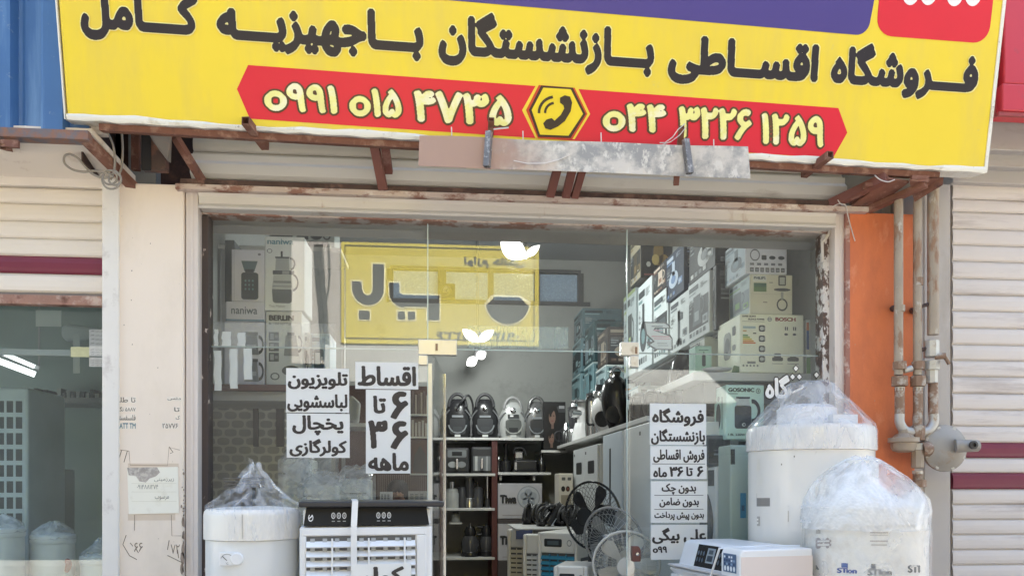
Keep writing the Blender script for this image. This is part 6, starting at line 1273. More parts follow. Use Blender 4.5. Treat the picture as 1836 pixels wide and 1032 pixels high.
a = V(1272, 835, .36); b_ = V(1310, 788, .36); t = thing('microwave', 'dark grey microwave oven behind the posters under the kettle carton', 'microwave', (a.x, .3, zt+.001), world=True)
MB().box(a.x-.02, b_.x, .36, .76, zt+.001, b_.z+.03).build('body', M('dark_oven', (.085, .09, .09), rough=.35), t, bevel=.006); D = Dec((a.x-.02, .36, zt), (b_.x-a.x+.02, 0, 0), (0, 0, b_.z+.03-zt)); D.rect(.08, .12, .7, .88, '#15181a', 0); D.rect(.3, .36, .62, .42, '#8d9294', 1); D.rect(.3, .5, .6, .53, '#5a6062', 1); D.rect(.8, .1, .82, .9, '#3a3f42', 0); D.build('oven_door', t)
def gosonic(D):
    D.text('GOSONIC', .05, .87, .74, .945, '#33433f', 1, .06, 50); D.ring(.84, .89, .06, .05, .25, '#4c625c', 1); D.rect(.825, .87, .855, .91, '#4c625c', 1); D.rect(.05, .83, .3, .845, '#6a8a80', 1)
    D.rrect(.22, .2, .66, .62, .06, .05, '#33383a', 1); D.poly([(.25, .6), (.63, .6), (.60, .75), (.28, .75)], '#cfd6d2', 1); D.ell(.28, .73, .06, .04, '#dfe4e0', 2, 12); D.rect(.26, .745, .62, .78, '#3a4042', 2); D.ring(.68, .52, .22, .22, .35, '#2c3133', 1, a0=-95, a1=95, n=18); D.ell(.46, .27, .05, .035, '#c9cfcc', 2, 12); D.ell(.465, .27, .025, .02, '#33383a', 3, 10)
    D.text('1.8L 220W Kettle', .05, .07, .78, .11, '#33433f', 1, .03, 40)
a = V(1302, 787, .30); b_ = V(1370, 690, .30)
carton('kettle_box', 'mint green kettle carton with a big dark kettle picture behind the right glass', 'box', a.x, b_.x, .30, .52, a.z, b_.z, '#d2f2e5', gosonic, lambda D: (D.ell(.38, .45, .2, .24, '#3c4a4a', 1, 16), D.rect(.66, .2, .72, .8, '#5f8d84', 1), D.ell(.38, .78, .1, .05, '#6f8f88', 1, 12)))
def appl(kind, label, cat, u0, u1, v0, Y0, Y1, mat, v1=None, bev=.01):
    a = V(u0, v0, Y0); b_ = V(u1, v0, Y0); t = thing(kind, label, cat, (a.x, Y0, FZ), world=True); MB().box(a.x, b_.x, Y0, Y1, FZ if v1 is None else V(u0, v1, Y0).z, a.z).build('body', mat, t, bevel=bev); return t, a, b_
mint = M('mint_enamel', (.50, .60, .54), rough=.35, var=.02)
t, a, b_ = appl('slim_appliance', 'slim mint white appliance with a blue sticker beside the tall heater', 'appliance', 1309, 1352, 797, .05, .26, mint)
D = Dec((a.x, .05, 0), (b_.x-a.x, 0, 0), (0, 0, a.z)); q = a.z; D.rect(.42, (Za(928, .05, 1320))/q, .66, (Za(883, .05, 1320))/q, '#3f93b8', 0); D.rect(.47, Za(915, .05, 1320)/q, .60, Za(905, .05, 1320)/q, '#2a5f82', 1); D.rect(.78, .4, .80, .95, '#8fae9f', 0); D.rect(.02, .93, .2, .985, '#2a2e2e', 0); D.build('sticker', t)
for s in (-1, 1): pass
cr = thing('carton_stack', 'pale cartons and a picture stacked behind the script lettering', 'box', V(1400, 760, .5), world=True)
a = V(1372, 790, .5); b_ = V(1412, 722, .5); MB().box(a.x, b_.x+.3, .5, .8, FZ, b_.z).build('box_body', ink('#b7b3a6'), cr); D = Dec((a.x, .5, a.z), (b_.x-a.x+.3, 0, 0), (0, 0, b_.z-a.z)); D.rect(.02, .55, .3, .9, '#6a5f55', 0); D.rect(.03, .1, .2, .5, '#8d8a80', 0); D.ell(.3, .4, .1, .2, '#4a443e', 1, 12); D.build('print', cr)

# ---------------- fans near the doorway
def fan(label, c, r, yaw, pitch, cage, blade, hub, ring, nb=5, spokes=40, badge=None):
    t = thing('pedestal_fan', label, 'fan', (c.x, c.y, FZ), 0, 'pedestal fans beside the doorway')
    H = c.z-FZ; Rm = Matrix.Translation((0, 0, H)) @ Matrix.Rotation(yaw, 4, 'Z') @ Matrix.Rotation(pitch, 4, 'X')
    m = MB(Rm)
    for k in range(spokes):
        a = 2*math.pi*k/spokes; ca, sa = math.cos(a), math.sin(a)
        m.tube([(ca*r*q, -dy, sa*r*q) for q, dy in ((.20, .085), (.5, .085), (.8, .06), (.97, .02), (1, 0))], .0013, 4, caps=False)
        m.tube([(ca*r*q, dy, sa*r*q) for q, dy in ((.15, .09), (.6, .085), (.9, .05), (1, 0))], .0013, 4, caps=False)
    for q, dy in ((.6, -.08), (.85, -.055)): m.tube([(r*q*math.cos(R(a)), dy, r*q*math.sin(R(a))) for a in range(0, 360, 10)], .0016, 4, closed=True)
    m.build('cage', cage, t)
    m = MB(Rm); m.tube([(r*math.cos(R(a)), 0, r*math.sin(R(a))) for a in range(0, 360, 8)], .009, 8, closed=True); m.build('cage_rim', ring, t, smooth=60)
    for k in range(nb):
        m = MB(Rm); a0 = 2*math.pi*k/nb; pts = []
        for q, w0, w1 in ((.18, -.22, .28), (.4, -.42, .36), (.62, -.5, .30), (.8, -.46, .22), (.92, -.3, .08)):
            for w_ in (w0, w1): a = a0+w_*.9; pts.append((r*q*math.cos(a), .02+.05*w_, r*q*math.sin(a)))
        m.add(pts+[(x, y+.003, z) for x, y, z in pts], [(2*i, 2*i+1, 2*i+3, 2*i+2) for i in range(4)]+[(10+2*i+2, 10+2*i+3, 10+2*i+1, 10+2*i) for i in range(4)]); m.build('blade', blade, t, smooth=60)
    m = MB(Rm); m.lathe([(0, .098), (.2*r, .096), (.235*r, .09), (.235*r, .08), (.16*r, .06), (.14*r, -.02), (.16*r, -.09), (.30*r, -.10), (.26*r, -.2), (0, -.22)], 24, (0, 0, 0), 'y'); m.build('hub', hub, t, smooth=40)
    m = MB(Rm); m.lathe([(.2*r, .100), (.27*r, .098), (.28*r, .088), (.27*r, .080)], 28, (0, 0, 0), 'y'); m.build('hub_ring', ring if not badge else chrome, t, smooth=40)
    m = MB(); m.tube([(0, .10, H-.02), (0, .10, .4)], .014, 10); m.tube([(0, .10, .42), (0, .10, .03)], .02, 10); m.build('pole', hub, t, smooth=60)
    m = MB(); m.lathe([(.2, 0), (.2, .015), (.17, .03), (.03, .045), (0, .045)], 28, (0, .10, 0)); m.build('foot', hub, t, smooth=40)
    if badge: D = Dec(Rm @ Vector((-.15*r, -.099, -.04*r)), Rm.to_3x3() @ Vector((.3*r, 0, 0)), Rm.to_3x3() @ Vector((0, 0, .1*r)), base=.001); D.text('Tiwa', 0, 0, 1, 1, badge, 0, .04, 40); D.build('badge', t)
    return t
clearp = M('clear_grey_wire', (.42, .43, .42), rough=.3, metal=.5)
fan('black pedestal fan with black blades, tilted, the rearmost by the doorway', V(1062, 924, .95), 62*(.95-CY)/FPX, R(-48), R(4), M('black_wire', (.03, .03, .03), rough=.4), dkm, dkm, dkp)
fan('silver grey pedestal fan with translucent blades between the black and the cream fan', V(1099, 967, .55), 60*(.55-CY)/FPX, R(-42), R(10), clearp, film_mat('smoke_blade', col=(.35, .36, .36), clear=.35, rough=.15, scale=4, bump=.1), M('hub_grey', (.25, .25, .26), rough=.3), M('rim_grey', (.30, .30, .30), rough=.35), badge='#d0d0d0')
fan('cream pedestal fan with pale blades and a big round hub, nearest the right glass', V(1123, 1010, .26), 60*(.26-CY)/FPX, R(-14), R(6), M('cream_wire', (.58, .56, .50), rough=.35), M('pale_blade', (.55, .54, .49), rough=.3, var=.04), M('cream_hub', (.62, .60, .53), rough=.35), M('cream_rim', (.60, .585, .54), rough=.35))

# ---------------- air coolers inside and irons on top
def cooler(label, u0, u1, v0, Y, deep, rz, vane, body=None, disp=True, blue=False, sidevent=False, group='air coolers inside the doorway'):
    a = V(u0, v0, Y); b_ = V(u1, v0, Y); t = thing('air_cooler', label, 'air cooler', (a.x, Y, FZ), rz, group); w_ = (b_.x-a.x)/max(.2, math.cos(rz)); h = a.z-FZ
    body = body or M('cooler_cream', (.78, .76, .71), rough=.4, var=.02)
    m = MB(); m.box(0, w_, .03, deep, .06, h); m.box(0, .03, 0, .03, .06, h); m.box(w_-.03, w_, 0, .03, .06, h); m.box(.03, w_-.03, 0, .03, h-.16, h); m.build('body', body, t, bevel=.012)
    m = MB(); m.use(M('duct_dark', '#000')).box(.03, w_-.03, .0255, .029, .1, h-.16); m.use(vane); louvre(m, .03, w_-.03, .2, h-.17, 13, y=.004, d=.016, vert=3); m.build('louvre_grille', None, t)
    if disp: D = Dec((0, 0, h-.15), (w_, 0, 0), (0, 0, .13)); D.rrect(.18, .3, .62, .78, .03, .1, '#22262a', 0); D.rect(.26, .42, .54, .66, '#4d5a60', 1); D.ring(.8, .55, .06, .2, .3, '#9a9c98', 0, n=14); D.build('display', t)
    if sidevent:
        m = MB(); m.use(M('duct_dark', '#000'))
        for j in range(11): m.box(w_+.001, w_+.003, .06, deep-.05, h-.22-j*.05, h-.195-j*.05)
        m.build('side_vents', None, t)
    return t
cream_v = M('cream_vane', (.68, .63, .50), rough=.4); white_v = M('white_vane', (.72, .73, .72), rough=.4); blue_v = M('blue_vane', (.05, .30, .48), rough=.35)
cooler('narrow cooler with cream louvres, leftmost of the coolers inside the doorway', 909, 960, 948, 2.35, .35, R(-22), cream_v, disp=False)
cooler('cooler with white louvres and a black top, second from left inside the doorway', 937, 985, 957, 1.9, .35, R(-22), white_v, disp=False)
cooler('white cooler with blue louvres and a dark display inside the doorway', 963, 1028, 953, 1.5, .5, R(-33), blue_v, sidevent=True)
t = cooler('low cream cooler with a rounded lid at the foot of the doorway', 992, 1050, 1014, .75, .4, R(-20), cream_v)
tb = thing('counter_board', 'white board with a blue panel carrying the irons on top of the coolers', 'board', V(985, 945, 2.3), world=True)
a = V(920, 944, 2.25); b_ = V(1026, 944, 2.25); MB().box(a.x, b_.x, 2.0, 2.85, a.z-.012, a.z).build('top', shelf_w, tb, bevel=.004); MB().box(a.x, a.x+.14, 1.99, 2.0, a.z-.09, a.z-.013).build('blue_panel', M('deep_blue', (.02, .04, .13), rough=.4), tb); m = MB().box(a.x+.15, b_.x-.02, 1.985, 2.0, a.z-.09, a.z-.013).build('front_rail', dkm, tb)
iz = a.z
def iron():
    t = thing('steam_iron', 'x', 'iron', (0, 0, 0), 0, 'steam irons in two rows on the board'); m = MB()
    out = [(-.05, 0), (-.055, .08), (-.045, .16), (0, .24), (.045, .16), (.055, .08), (.05, 0)]
    m.prism(out, (0, 0, 0), (1, 0, 0), (0, 0, 1), -.0, .008); m.build('soleplate', chrome, t)
    m = MB(); m.prism([(x*.92, y*.96+.002) for x, y in out], (0, .001, 0), (1, 0, 0), (0, 0, 1), -.05, -.001); m.build('body', dkp, t, bevel=.01)
    m = MB(); m.tube(curve([(0, .045, .02), (0, .10, .03), (0, .115, .10), (0, .09, .16), (0, .045, .19)]), .014, 8); m.build('handle', dkm, t, smooth=60); return t
iro = iron(); k = 0
lab = ['leftmost in the rear row', 'second in the rear row', 'third in the rear row', 'fourth in the rear row', 'rightmost in the rear row', 'leftmost in the front row', 'second in the front row', 'third in the front row', 'rightmost in the front row']
for i, (u, Y) in enumerate(((945, 2.7), (958, 2.7), (971, 2.7), (985, 2.7), (1000, 2.7), (968, 2.35), (984, 2.35), (1002, 2.35), (1018, 2.35))):
    p = (Xa(u, Y), Y, iz+.001); L_ = 'black steam iron standing on its heel, '+lab[i]+' on the board'
    if i == 0: iro.location = p; iro.rotation_euler = (R(34), 0, R(150)); iro['label'] = L_
    else: o = dup(iro, p, 0, L_); o.rotation_euler = (R(30+(i*13) % 24), R((i*29) % 20-10), R(135+(i*47) % 70-35))

# ---------------- left side of the shop
pt = M('oval_tile', (.62, .61, .54), rough=.6, var=.08); 
n = pt.node_tree.nodes; L = pt.node_tree.links
geo = n.new('ShaderNodeNewGeometry'); sp = n.new('ShaderNodeSeparateXYZ'); L.new(geo.outputs['Position'], sp.inputs[0])
def mth(op, a, b=None, c=None):
    q = n.new('ShaderNodeMath'); q.operation = op
    for i, x in enumerate((a, b, c)):
        if x is None: continue
        if isinstance(x, (int, float)): q.inputs[i].default_value = x
        else: L.new(x, q.inputs[i])
    return q.outputs[0]
row = mth('FLOOR', mth('DIVIDE', sp.outputs['Z'], .062)); offs = mth('MULTIPLY', mth('MODULO', row, 2), .5)
fx = mth('SUBTRACT', mth('FRACT', mth('ADD', mth('DIVIDE', sp.outputs['X'], .10), offs)), .5); fz = mth('SUBTRACT', mth('FRACT', mth('DIVIDE', sp.outputs['Z'], .062)), .5)
d2 = mth('ADD', mth('POWER', mth('MULTIPLY', mth('ABSOLUTE', fx), 2.35), 3), mth('POWER', mth('MULTIPLY', mth('ABSOLUTE', fz), 2.4), 3)); msk = n.new('ShaderNodeMapRange'); msk.inputs[1].default_value = .85; msk.inputs[2].default_value = 1.1; msk.inputs[3].default_value = 1; msk.inputs[4].default_value = 0; L.new(d2, msk.inputs[0])
mixn = n.new('ShaderNodeMix'); mixn.data_type = 'RGBA'; b = n['Principled BSDF']; src = b.inputs['Base Color'].links[0].from_socket; L.new(msk.outputs[0], mixn.inputs[0]); L.new(src, mixn.inputs[6]); mixn.inputs[7].default_value = (.33, .33, .30, 1); L.new(mixn.outputs[2], b.inputs['Base Color'])
Yp = 1.15
pw = thing('tiled_partition', 'partition covered with rounded grey stone tiles and dark posts behind the left glass', 'partition', (Xa(450, Yp), Yp, 0), world=True)
MB().box(XL, Xa(512, Yp), Yp, Yp+.06, FZ, Za(702, Yp, 450)).build('tiled_face', pt, pw)
m = MB()
for u0, u1 in ((455, 464), (496, 510)): m.box(Xa(u0, Yp), Xa(u1, Yp), Yp-.02, Yp-.001, Za(800, Yp, 480), Za(705, Yp, 480))
m.box(Xa(455, Yp), Xa(510, Yp), Yp-.02, Yp-.001, Za(712, Yp, 480), Za(702, Yp, 480)); m.build('dark_post', M('dark_post', (.05, .048, .045), rough=.6), pw)
ys = .42
ws = thing('window_shelf', 'dark red brown shelf plank behind the left glass carrying the tea maker boxes', 'shelf', (Xa(500, ys), ys, 0), world=True)
zs = Za(690, ys, 500); MB().box(XL, Xa(612, ys), ys-.03, ys+.5, zs-.04, zs).build('plank', M('redbrown_plank', (.13, .055, .045), rough=.5, var=.2, vs=8, dirt=((.2, .12, .09), .6, 14, (.3, 1, 1))), ws, bevel=.004)
MB().box(XL, Xa(600, ys), ys+.0, ys+.5, zs-.10, zs-.041).build('apron', M('grey_apron', (.38, .37, .34), rough=.6), ws)
def nani1(D):
    D.rect(.08, .02, .09, .98, '#a9aab0', 1); D.poly([(.30, .78), (.80, .78), (.70, .58), (.40, .58)], '#5c6e70', 1); D.rrect(.30, .04, .82, .56, .1, .05, '#333a3c', 1); D.rect(.42, .56, .68, .62, '#2c3234', 2)
    for k in range(3):
        for j in range(3): D.ell(.43+k*.11, .24+j*.08, .03, .022, '#6f8f90', 2, 8)
    D.ell(.85, .91, .05, .025, '#8b8d92', 1, 10)
def nani2(D):
    D.text('naniwa', .06, .89, .72, .965, '#6f96a0', 1, .03, 60); D.ring(.12, .80, .07, .03, .3, '#7d8284', 1)
    D.rect(.40, .72, .45, .80, '#26292b', 1); D.poly([(.28, .72), (.60, .72), (.62, .54), (.26, .54)], '#a9adac', 1); D.rect(.26, .705, .62, .725, '#3c4143', 2); D.ring(.64, .63, .13, .09, .3, '#2c3032', 2, a0=-80, a1=90, n=14)
    D.rect(.20, .485, .74, .54, '#3f4446', 1); D.rect(.44, .49, .62, .535, '#9a9e9e', 2); D.poly([(.22, .48), (.66, .48), (.70, .30), (.18, .30)], '#b9bdbb', 1); D.rect(.22, .37, .66, .40, '#7d8283', 2); D.rect(.2, .32, .68, .335, '#8d9293', 2); D.ring(.70, .38, .15, .12, .25, '#2a2d2f', 2, a0=-85, a1=85, n=14)
    D.poly([(.18, .29), (.70, .29), (.68, .12), (.62, .10), (.26, .10), (.20, .12)], '#5d6263', 1); D.text('Tea Maker', .1, .045, .52, .075, '#9a9e9c', 1, .02, 40)
def berlin(D):
    D.text('BERLIN', .08, .875, .78, .95, '#33322f', 1, .05, 50); D.text('BL 1250 KETTLE', .08, .82, .7, .85, '#3d3c38', 1, .03, 40)
    for j in range(3): D.rect(.08, .60-j*.14, .36, .72-j*.14, '#4a4b49', 1); D.rect(.12, .62-j*.14, .22, .70-j*.14, '#a3a49d', 2); D.rect(.25, .64-j*.14, .33, .68-j*.14, '#8b8c86', 2)
    D.poly([(.55, .68), (.85, .68), (.92, .4), (.5, .4)], '#85867f', 1); D.ring(.9, .56, .12, .12, .3, '#2f302e', 1, a0=-90, a1=90, n=12); D.rect(.6, .68, .8, .72, '#3a3b39', 1); D.ell(.70, .20, .26, .07, '#5a5b57', 1, 16); D.ring(.25, .12, .13, .05, .3, '#6a6b66', 1)
def kettl(D):
    for cy in (.62, .2):
        D.poly([(.55, cy+.17), (.82, cy+.17), (.86, cy-.14), (.50, cy-.14)], '#77787a', 1); D.ring(.86, cy+.02, .13, .15, .35, '#3a3b3d', 1, a0=-90, a1=90, n=12); D.rect(.52, cy+.17, .84, cy+.22, '#3a3b3d', 1); D.rect(.56, cy-.05, .8, cy+.02, '#a9aaac', 2)
def lbox(kind, label, u0, u1, v0, v1, Y, d, col, f, lf=None):
    a = V(u0, v1, Y); b_ = V(u1, v0, Y); return carton(kind, label, 'box', a.x, b_.x, Y, Y+d, a.z, b_.z, col, f, lf, group='boxes behind the left glass')
lbox('grinder_box', 'white coffee grinder box with a dark grinder picture behind the left glass', 415, 474, 448, 540, .5, .3, '#e2e1e8', nani1)
lbox('lid_box', 'low lavender white box under the coffee grinder box', 405, 474, 541, 575, .48, .3, '#dddce4', lambda D: (D.text('naniwa', .14, .36, .82, .74, '#6f7680', 1, .02, 60), D.rect(0, 0, 1, .1, '#7f97aa', 1)))
lbox('tea_maker_box', 'tall white tea maker box with a stacked teapot picture behind the left glass', 475, 546, 425, 556, .5, .3, '#e6eae6', nani2)
lbox('kettle_box', 'grey kettle box with serif lettering under the tea maker box', 477, 541, 559, 690, .5, .3, '#d3d4cb', berlin)
lbox('kettle_box', 'lavender white box printed with black kettles below the coffee grinder box', 402, 474, 577, 690, .5, .3, '#dcdae0', kettl)
lbox('appliance_box', 'pale blue box right of the grey kettle box', 556, 592, 598, 688, .7, .3, '#a3bac8', generic(41, None, '#51636f', '#a9bac2'))
lbox('appliance_box', 'dull grey box with a narrow steel picture between kettle box and pale blue box', 543, 556, 596, 690, .62, .3, '#b9bcbc', generic(42, None, '#3a3d40', '#c9cbcb'))
def darkbox(D):
    D.text('Gosonic', .45, .8, .98, .98, '#2a2c2e', 1, .05, 40); D.rect(.02, .35, .36, .95, '#3a3b3b', 1); D.rect(.42, .3, .6, .75, '#24272a', 1); D.ell(.72, .5, .1, .2, '#2c2f32', 1, 14); D.ring(.88, .45, .06, .15, .4, '#2c2f32', 1); D.rect(.5, .05, .9, .25, '#4a4d50', 1)
lbox('appliance_box', 'grey green box with dark prints on top behind the tea maker box', 482, 600, 398, 442, 1.3, .3, '#a3aaa6', darkbox)
lbox('appliance_box', 'dark grey upright box behind the coffee grinder box', 403, 420, 430, 541, .6, .25, '#3a403f', None)
ro = thing('upper_rack', 'shelf rack on the left wall behind the tea maker boxes', 'rack', (XL+.3, 1.3, 0), world=True)
zq = V(482, 442, 1.3).z; MB().box(XL, Xa(612, 1.3), 1.28, 1.75, zq-.03, zq-.001).build('board', shelf_w, ro); MB().box(XL+.02, XL+.06, 1.28, 1.34, FZ, zq-.031).build('post', M('bracket_grey', '#fff'), ro); MB().box(Xa(600, 1.3), Xa(606, 1.3), 1.7, 1.75, FZ, zq-.031).build('post', M('bracket_grey', '#fff'), ro)
# cabinet with brown slatted front and clothes-like dark goods
Yd = 2.6; brown = M('brown_cabinet', (.10, .045, .04), rough=.4, var=.2, vs=7, coat=.2)
cb = thing('display_cabinet', 'dark brown display cabinet with slatted front behind the tall notice on the left glass', 'cabinet', (Xa(690, Yd), Yd, FZ), world=True)
MB().box(Xa(600, Yd), Xa(770, Yd), Yd+.06, Yd+.4, FZ, Za(690, Yd, 690)).build('body', brown, cb)
m = MB()
for k in range(26): u = 676+k*3.7; m.box(Xa(u, Yd), Xa(u+2.2, Yd), Yd+.03, Yd+.059, Za(898, Yd, 700), Za(850, Yd, 700))
m.build('slats', M('slat_brown', (.26, .19, .17), rough=.5, var=.1), cb)
for v in (742, 782, 848): MB().box(Xa(735, Yd), Xa(768, Yd), Yd-.02, Yd+.059, Za(v+3, Yd, 750), Za(v, Yd, 750)).build('ledge', shelf_w, cb)
for k in range(6): MB().box(Xa(739+k*5, Yd), Xa(742.5+k*5, Yd), Yd, Yd+.05, Za(741, Yd, 750), Za(700+(k*7) % 9, Yd, 750)).build('small_package', M('pack_a' if k % 2 else 'pack_b', (.4, .34, .3) if k % 2 else (.2, .15, .14), rough=.4), cb)
for k in range(5): MB().box(Xa(738+k*6, Yd), Xa(742+k*6, Yd), Yd, Yd+.05, Za(781, Yd, 750), Za(752+(k*5) % 7, Yd, 750)).build('small_package', M('pack_c', (.46, .43, .40), rough=.4), cb)
m = MB(); m.prism([(Xa(740, Yd), Za(846, Yd, 750)), (Xa(764, Yd), Za(846, Yd, 750)), (Xa(764, Yd), Za(815, Yd, 750)), (Xa(753, Yd), Za(798, Yd, 750)), (Xa(743, Yd), Za(815, Yd, 750))], (0, Yd+.058, 0), (1, 0, 0), (0, 0, 1), 0, .05); m.build('pointed_panel', M('dark_case', '#000'), cb)
# desk with boxes and a seated person looking at a phone
dk_ = thing('desk', 'dark counter desk behind the left cooler', 'desk', (Xa(720, 2.0), 2.0, FZ), world=True)
zd = Za(899, 1.8, 715); MB().box(Xa(668, 1.8), Xa(772, 1.8), 1.8, 2.25, zd-.04, zd).build('top', brown, dk_); MB().box(Xa(672, 1.8), Xa(768, 1.8), 1.84, 2.2, FZ, zd-.041).build('base', brown, dk_)
for u0, u1, v0, lab in ((681, 702, 881, 'small white printed box left of the seated person'), (732, 765, 880, 'stack of white papers right of the seated person')):
    m = MB().box(Xa(u0, 1.85), Xa(u1, 1.85), 1.85, 2.0, zd+.001, Za(v0, 1.85, 715)); t = m.build('white_box', plast if u0 < 700 else M('paper_stack', (.5, .5, .48), rough=.7, var=.2, vs=60)); tag(t, lab, 'box' if u0 < 700 else 'papers')
    D = Dec((Xa(u0, 1.85), 1.85, zd), (Xa(u1, 1.85)-Xa(u0, 1.85), 0, 0), (0, 0, Za(v0, 1.85, 715)-zd)); grid_on(D, .1, .15, .9, .8, 3, 4, '#8d9090', 0, .7); D.build('print', t)
yp_ = 2.42; hd_ = V(713, 883, yp_); ps = thing('person', 'person with dark hair in a reddish top sitting behind the desk, holding up a phone', 'person', (hd_.x, yp_, FZ), world=True)
skin = M('skin', (.42, .24, .17), rough=.5, var=.06); red_t = M('reddish_top', (.22, .08, .07), rough=.8); hair = M('dark_hair', (.02, .015, .013), rough=.6)
r_ = .085
def body_skin(verts, edges, rad, name, mat, par):
    me = bpy.data.meshes.new(name); me.from_pydata([tuple(v) for v in verts], edges, []); o = bpy.data.objects.new(name, me); COL.objects.link(o); o.parent = par; o.matrix_parent_inverse = Matrix.Translation(-WLOC[par.name])
    md = o.modifiers.new('skin', 'SKIN'); 
    lay = me.skin_vertices[0] if len(me.skin_vertices) else None
    if lay is None:
        import bmesh; b_ = bmesh.new(); b_.from_mesh(me); b_.verts.layers.skin.verify(); b_.to_mesh(me); b_.free(); lay = me.skin_vertices[0]
    for i, r in enumerate(rad): lay.data[i].radius = (r, r) if not isinstance(r, tuple) else r
    lay.data[0].use_root = True; md2 = o.modifiers.new('sub', 'SUBSURF'); md2.levels = 2; md2.render_levels = 2; me.materials.append(mat); return o
hx, hy, hz = hd_.x, yp_, hd_.z
bo = body_skin([(hx, hy+.1, hz-.75), (hx, hy+.08, hz-.5), (hx, hy+.05, hz-.28), (hx, hy+.02, hz-.14), (hx, hy, hz-.02), (hx, hy-.005, hz+.05),
    (hx-.19, hy+.04, hz-.27), (hx-.23, hy-.06, hz-.46), (hx-.08, hy-.2, hz-.28), (hx-.05, hy-.22, hz-.2), (hx+.19, hy+.04, hz-.27), (hx+.24, hy-.05, hz-.46), (hx+.12, hy-.2, hz-.34), (hx+.05, hy-.22, hz-.28),
    (hx-.1, hy-.1, hz-.80), (hx-.1, hy-.42, hz-.80), (hx-.1, hy-.45, hz-1.1), (hx+.1, hy-.1, hz-.80), (hx+.1, hy-.42, hz-.80), (hx+.1, hy-.45, hz-1.1)],
    [(0, 1), (1, 2), (2, 3), (3, 4), (4, 5), (2, 6), (6, 7), (7, 8), (8, 9), (2, 10), (10, 11), (11, 12), (12, 13), (0, 14), (14, 15), (15, 16), (0, 17), (17, 18), (18, 19)],
    [(.15, .11), (.15, .11), (.15, .1), .055, .085, .075, .07, .05, .035, .03, .07, .05, .035, .03, .085, .07, .055, .085, .07, .055], 'body', skin, ps)
body_skin([(hx, hy+.1, hz-.76), (hx, hy+.08, hz-.5), (hx, hy+.05, hz-.27), (hx-.19, hy+.04, hz-.27), (hx-.22, hy-.03, hz-.43), (hx+.19, hy+.04, hz-.27), (hx+.23, hy-.03, hz-.43)], [(0, 1), (1, 2), (2, 3), (3, 4), (2, 5), (5, 6)], [(.165, .125), (.165, .125), (.16, .11), .082, .064, .082, .064], 'shirt', red_t, ps)
m = MB(); N = 16
for i in range(7): pass
m.lathe([(.0, .105), (.05, .095), (.085, .06), (.098, .01), (.092, -.05), (.07, -.09)], 18, (hx, hy+.025, hz+.02)); m.build('hair', hair, ps, smooth=60)
m = MB()
for s in (-1, 1): m.lathe([(.0, .008), (.010, .004), (.012, 0)], 10, (hx+s*.03, hy-.076, hz+.02), 'y')
m.build('eyes', M('eye_dark', (.03, .02, .02), rough=.3), ps)
m = MB(); m.add([(hx-.012, hy-.075, hz-.02), (hx+.012, hy-.075, hz-.02), (hx, hy-.10, hz-.015), (hx, hy-.078, hz+.02)], [(0, 1, 2), (0, 2, 3), (2, 1, 3)]); m.build('nose', skin, ps)
m = MB(); m.box(hx-.022, hx+.022, hy-.082, hy-.074, hz-.048, hz-.04); m.build('mouth', M('lip', (.3, .1, .09), rough=.5), ps)
for s, (px_, pz_) in ((-1, (hx-.05, hz-.2)), (1, (hx+.05, hz-.28))):
    m = MB()
    for k in range(4): m.tube([(px_-s*.02+s*.014*k*.0+.0, hy-.235, pz_-.02+.018*k), (px_-s*.045, hy-.255, pz_-.02+.018*k+.004), (px_-s*(.05-.004*k), hy-.27, pz_-.018+.018*k)], [.009, .008, .006], 7)
    m.tube([(px_, hy-.225, pz_-.03), (px_-s*.02, hy-.26, pz_-.045), (px_-s*.035, hy-.275, pz_-.03)], [.010, .009, .007], 7); m.build('fingers', skin, ps, smooth=60)
ph_ = MB().box(hx-.055, hx+.05, hy-.283, hy-.274, hz-.27, hz-.19).build('phone', dkp, None, bevel=.004); tag(ph_, 'dark phone held up by the seated person', 'phone')
ch = thing('office_chair', 'plain dark chair under the seated person', 'chair', (hx, hy+.1, FZ), world=True)
MB().box(hx-.23, hx+.23, hy-.25, hy+.26, hz-.96, hz-.89).build('seat', dkm, ch, bevel=.02); MB().box(hx-.2, hx+.2, hy+.24, hy+.28, hz-.85, hz-.45).build('backrest', dkm, ch, bevel=.015); MB().box(hx-.03, hx+.03, hy-.03, hy+.03, FZ, hz-.961).build('column', dkm, ch)
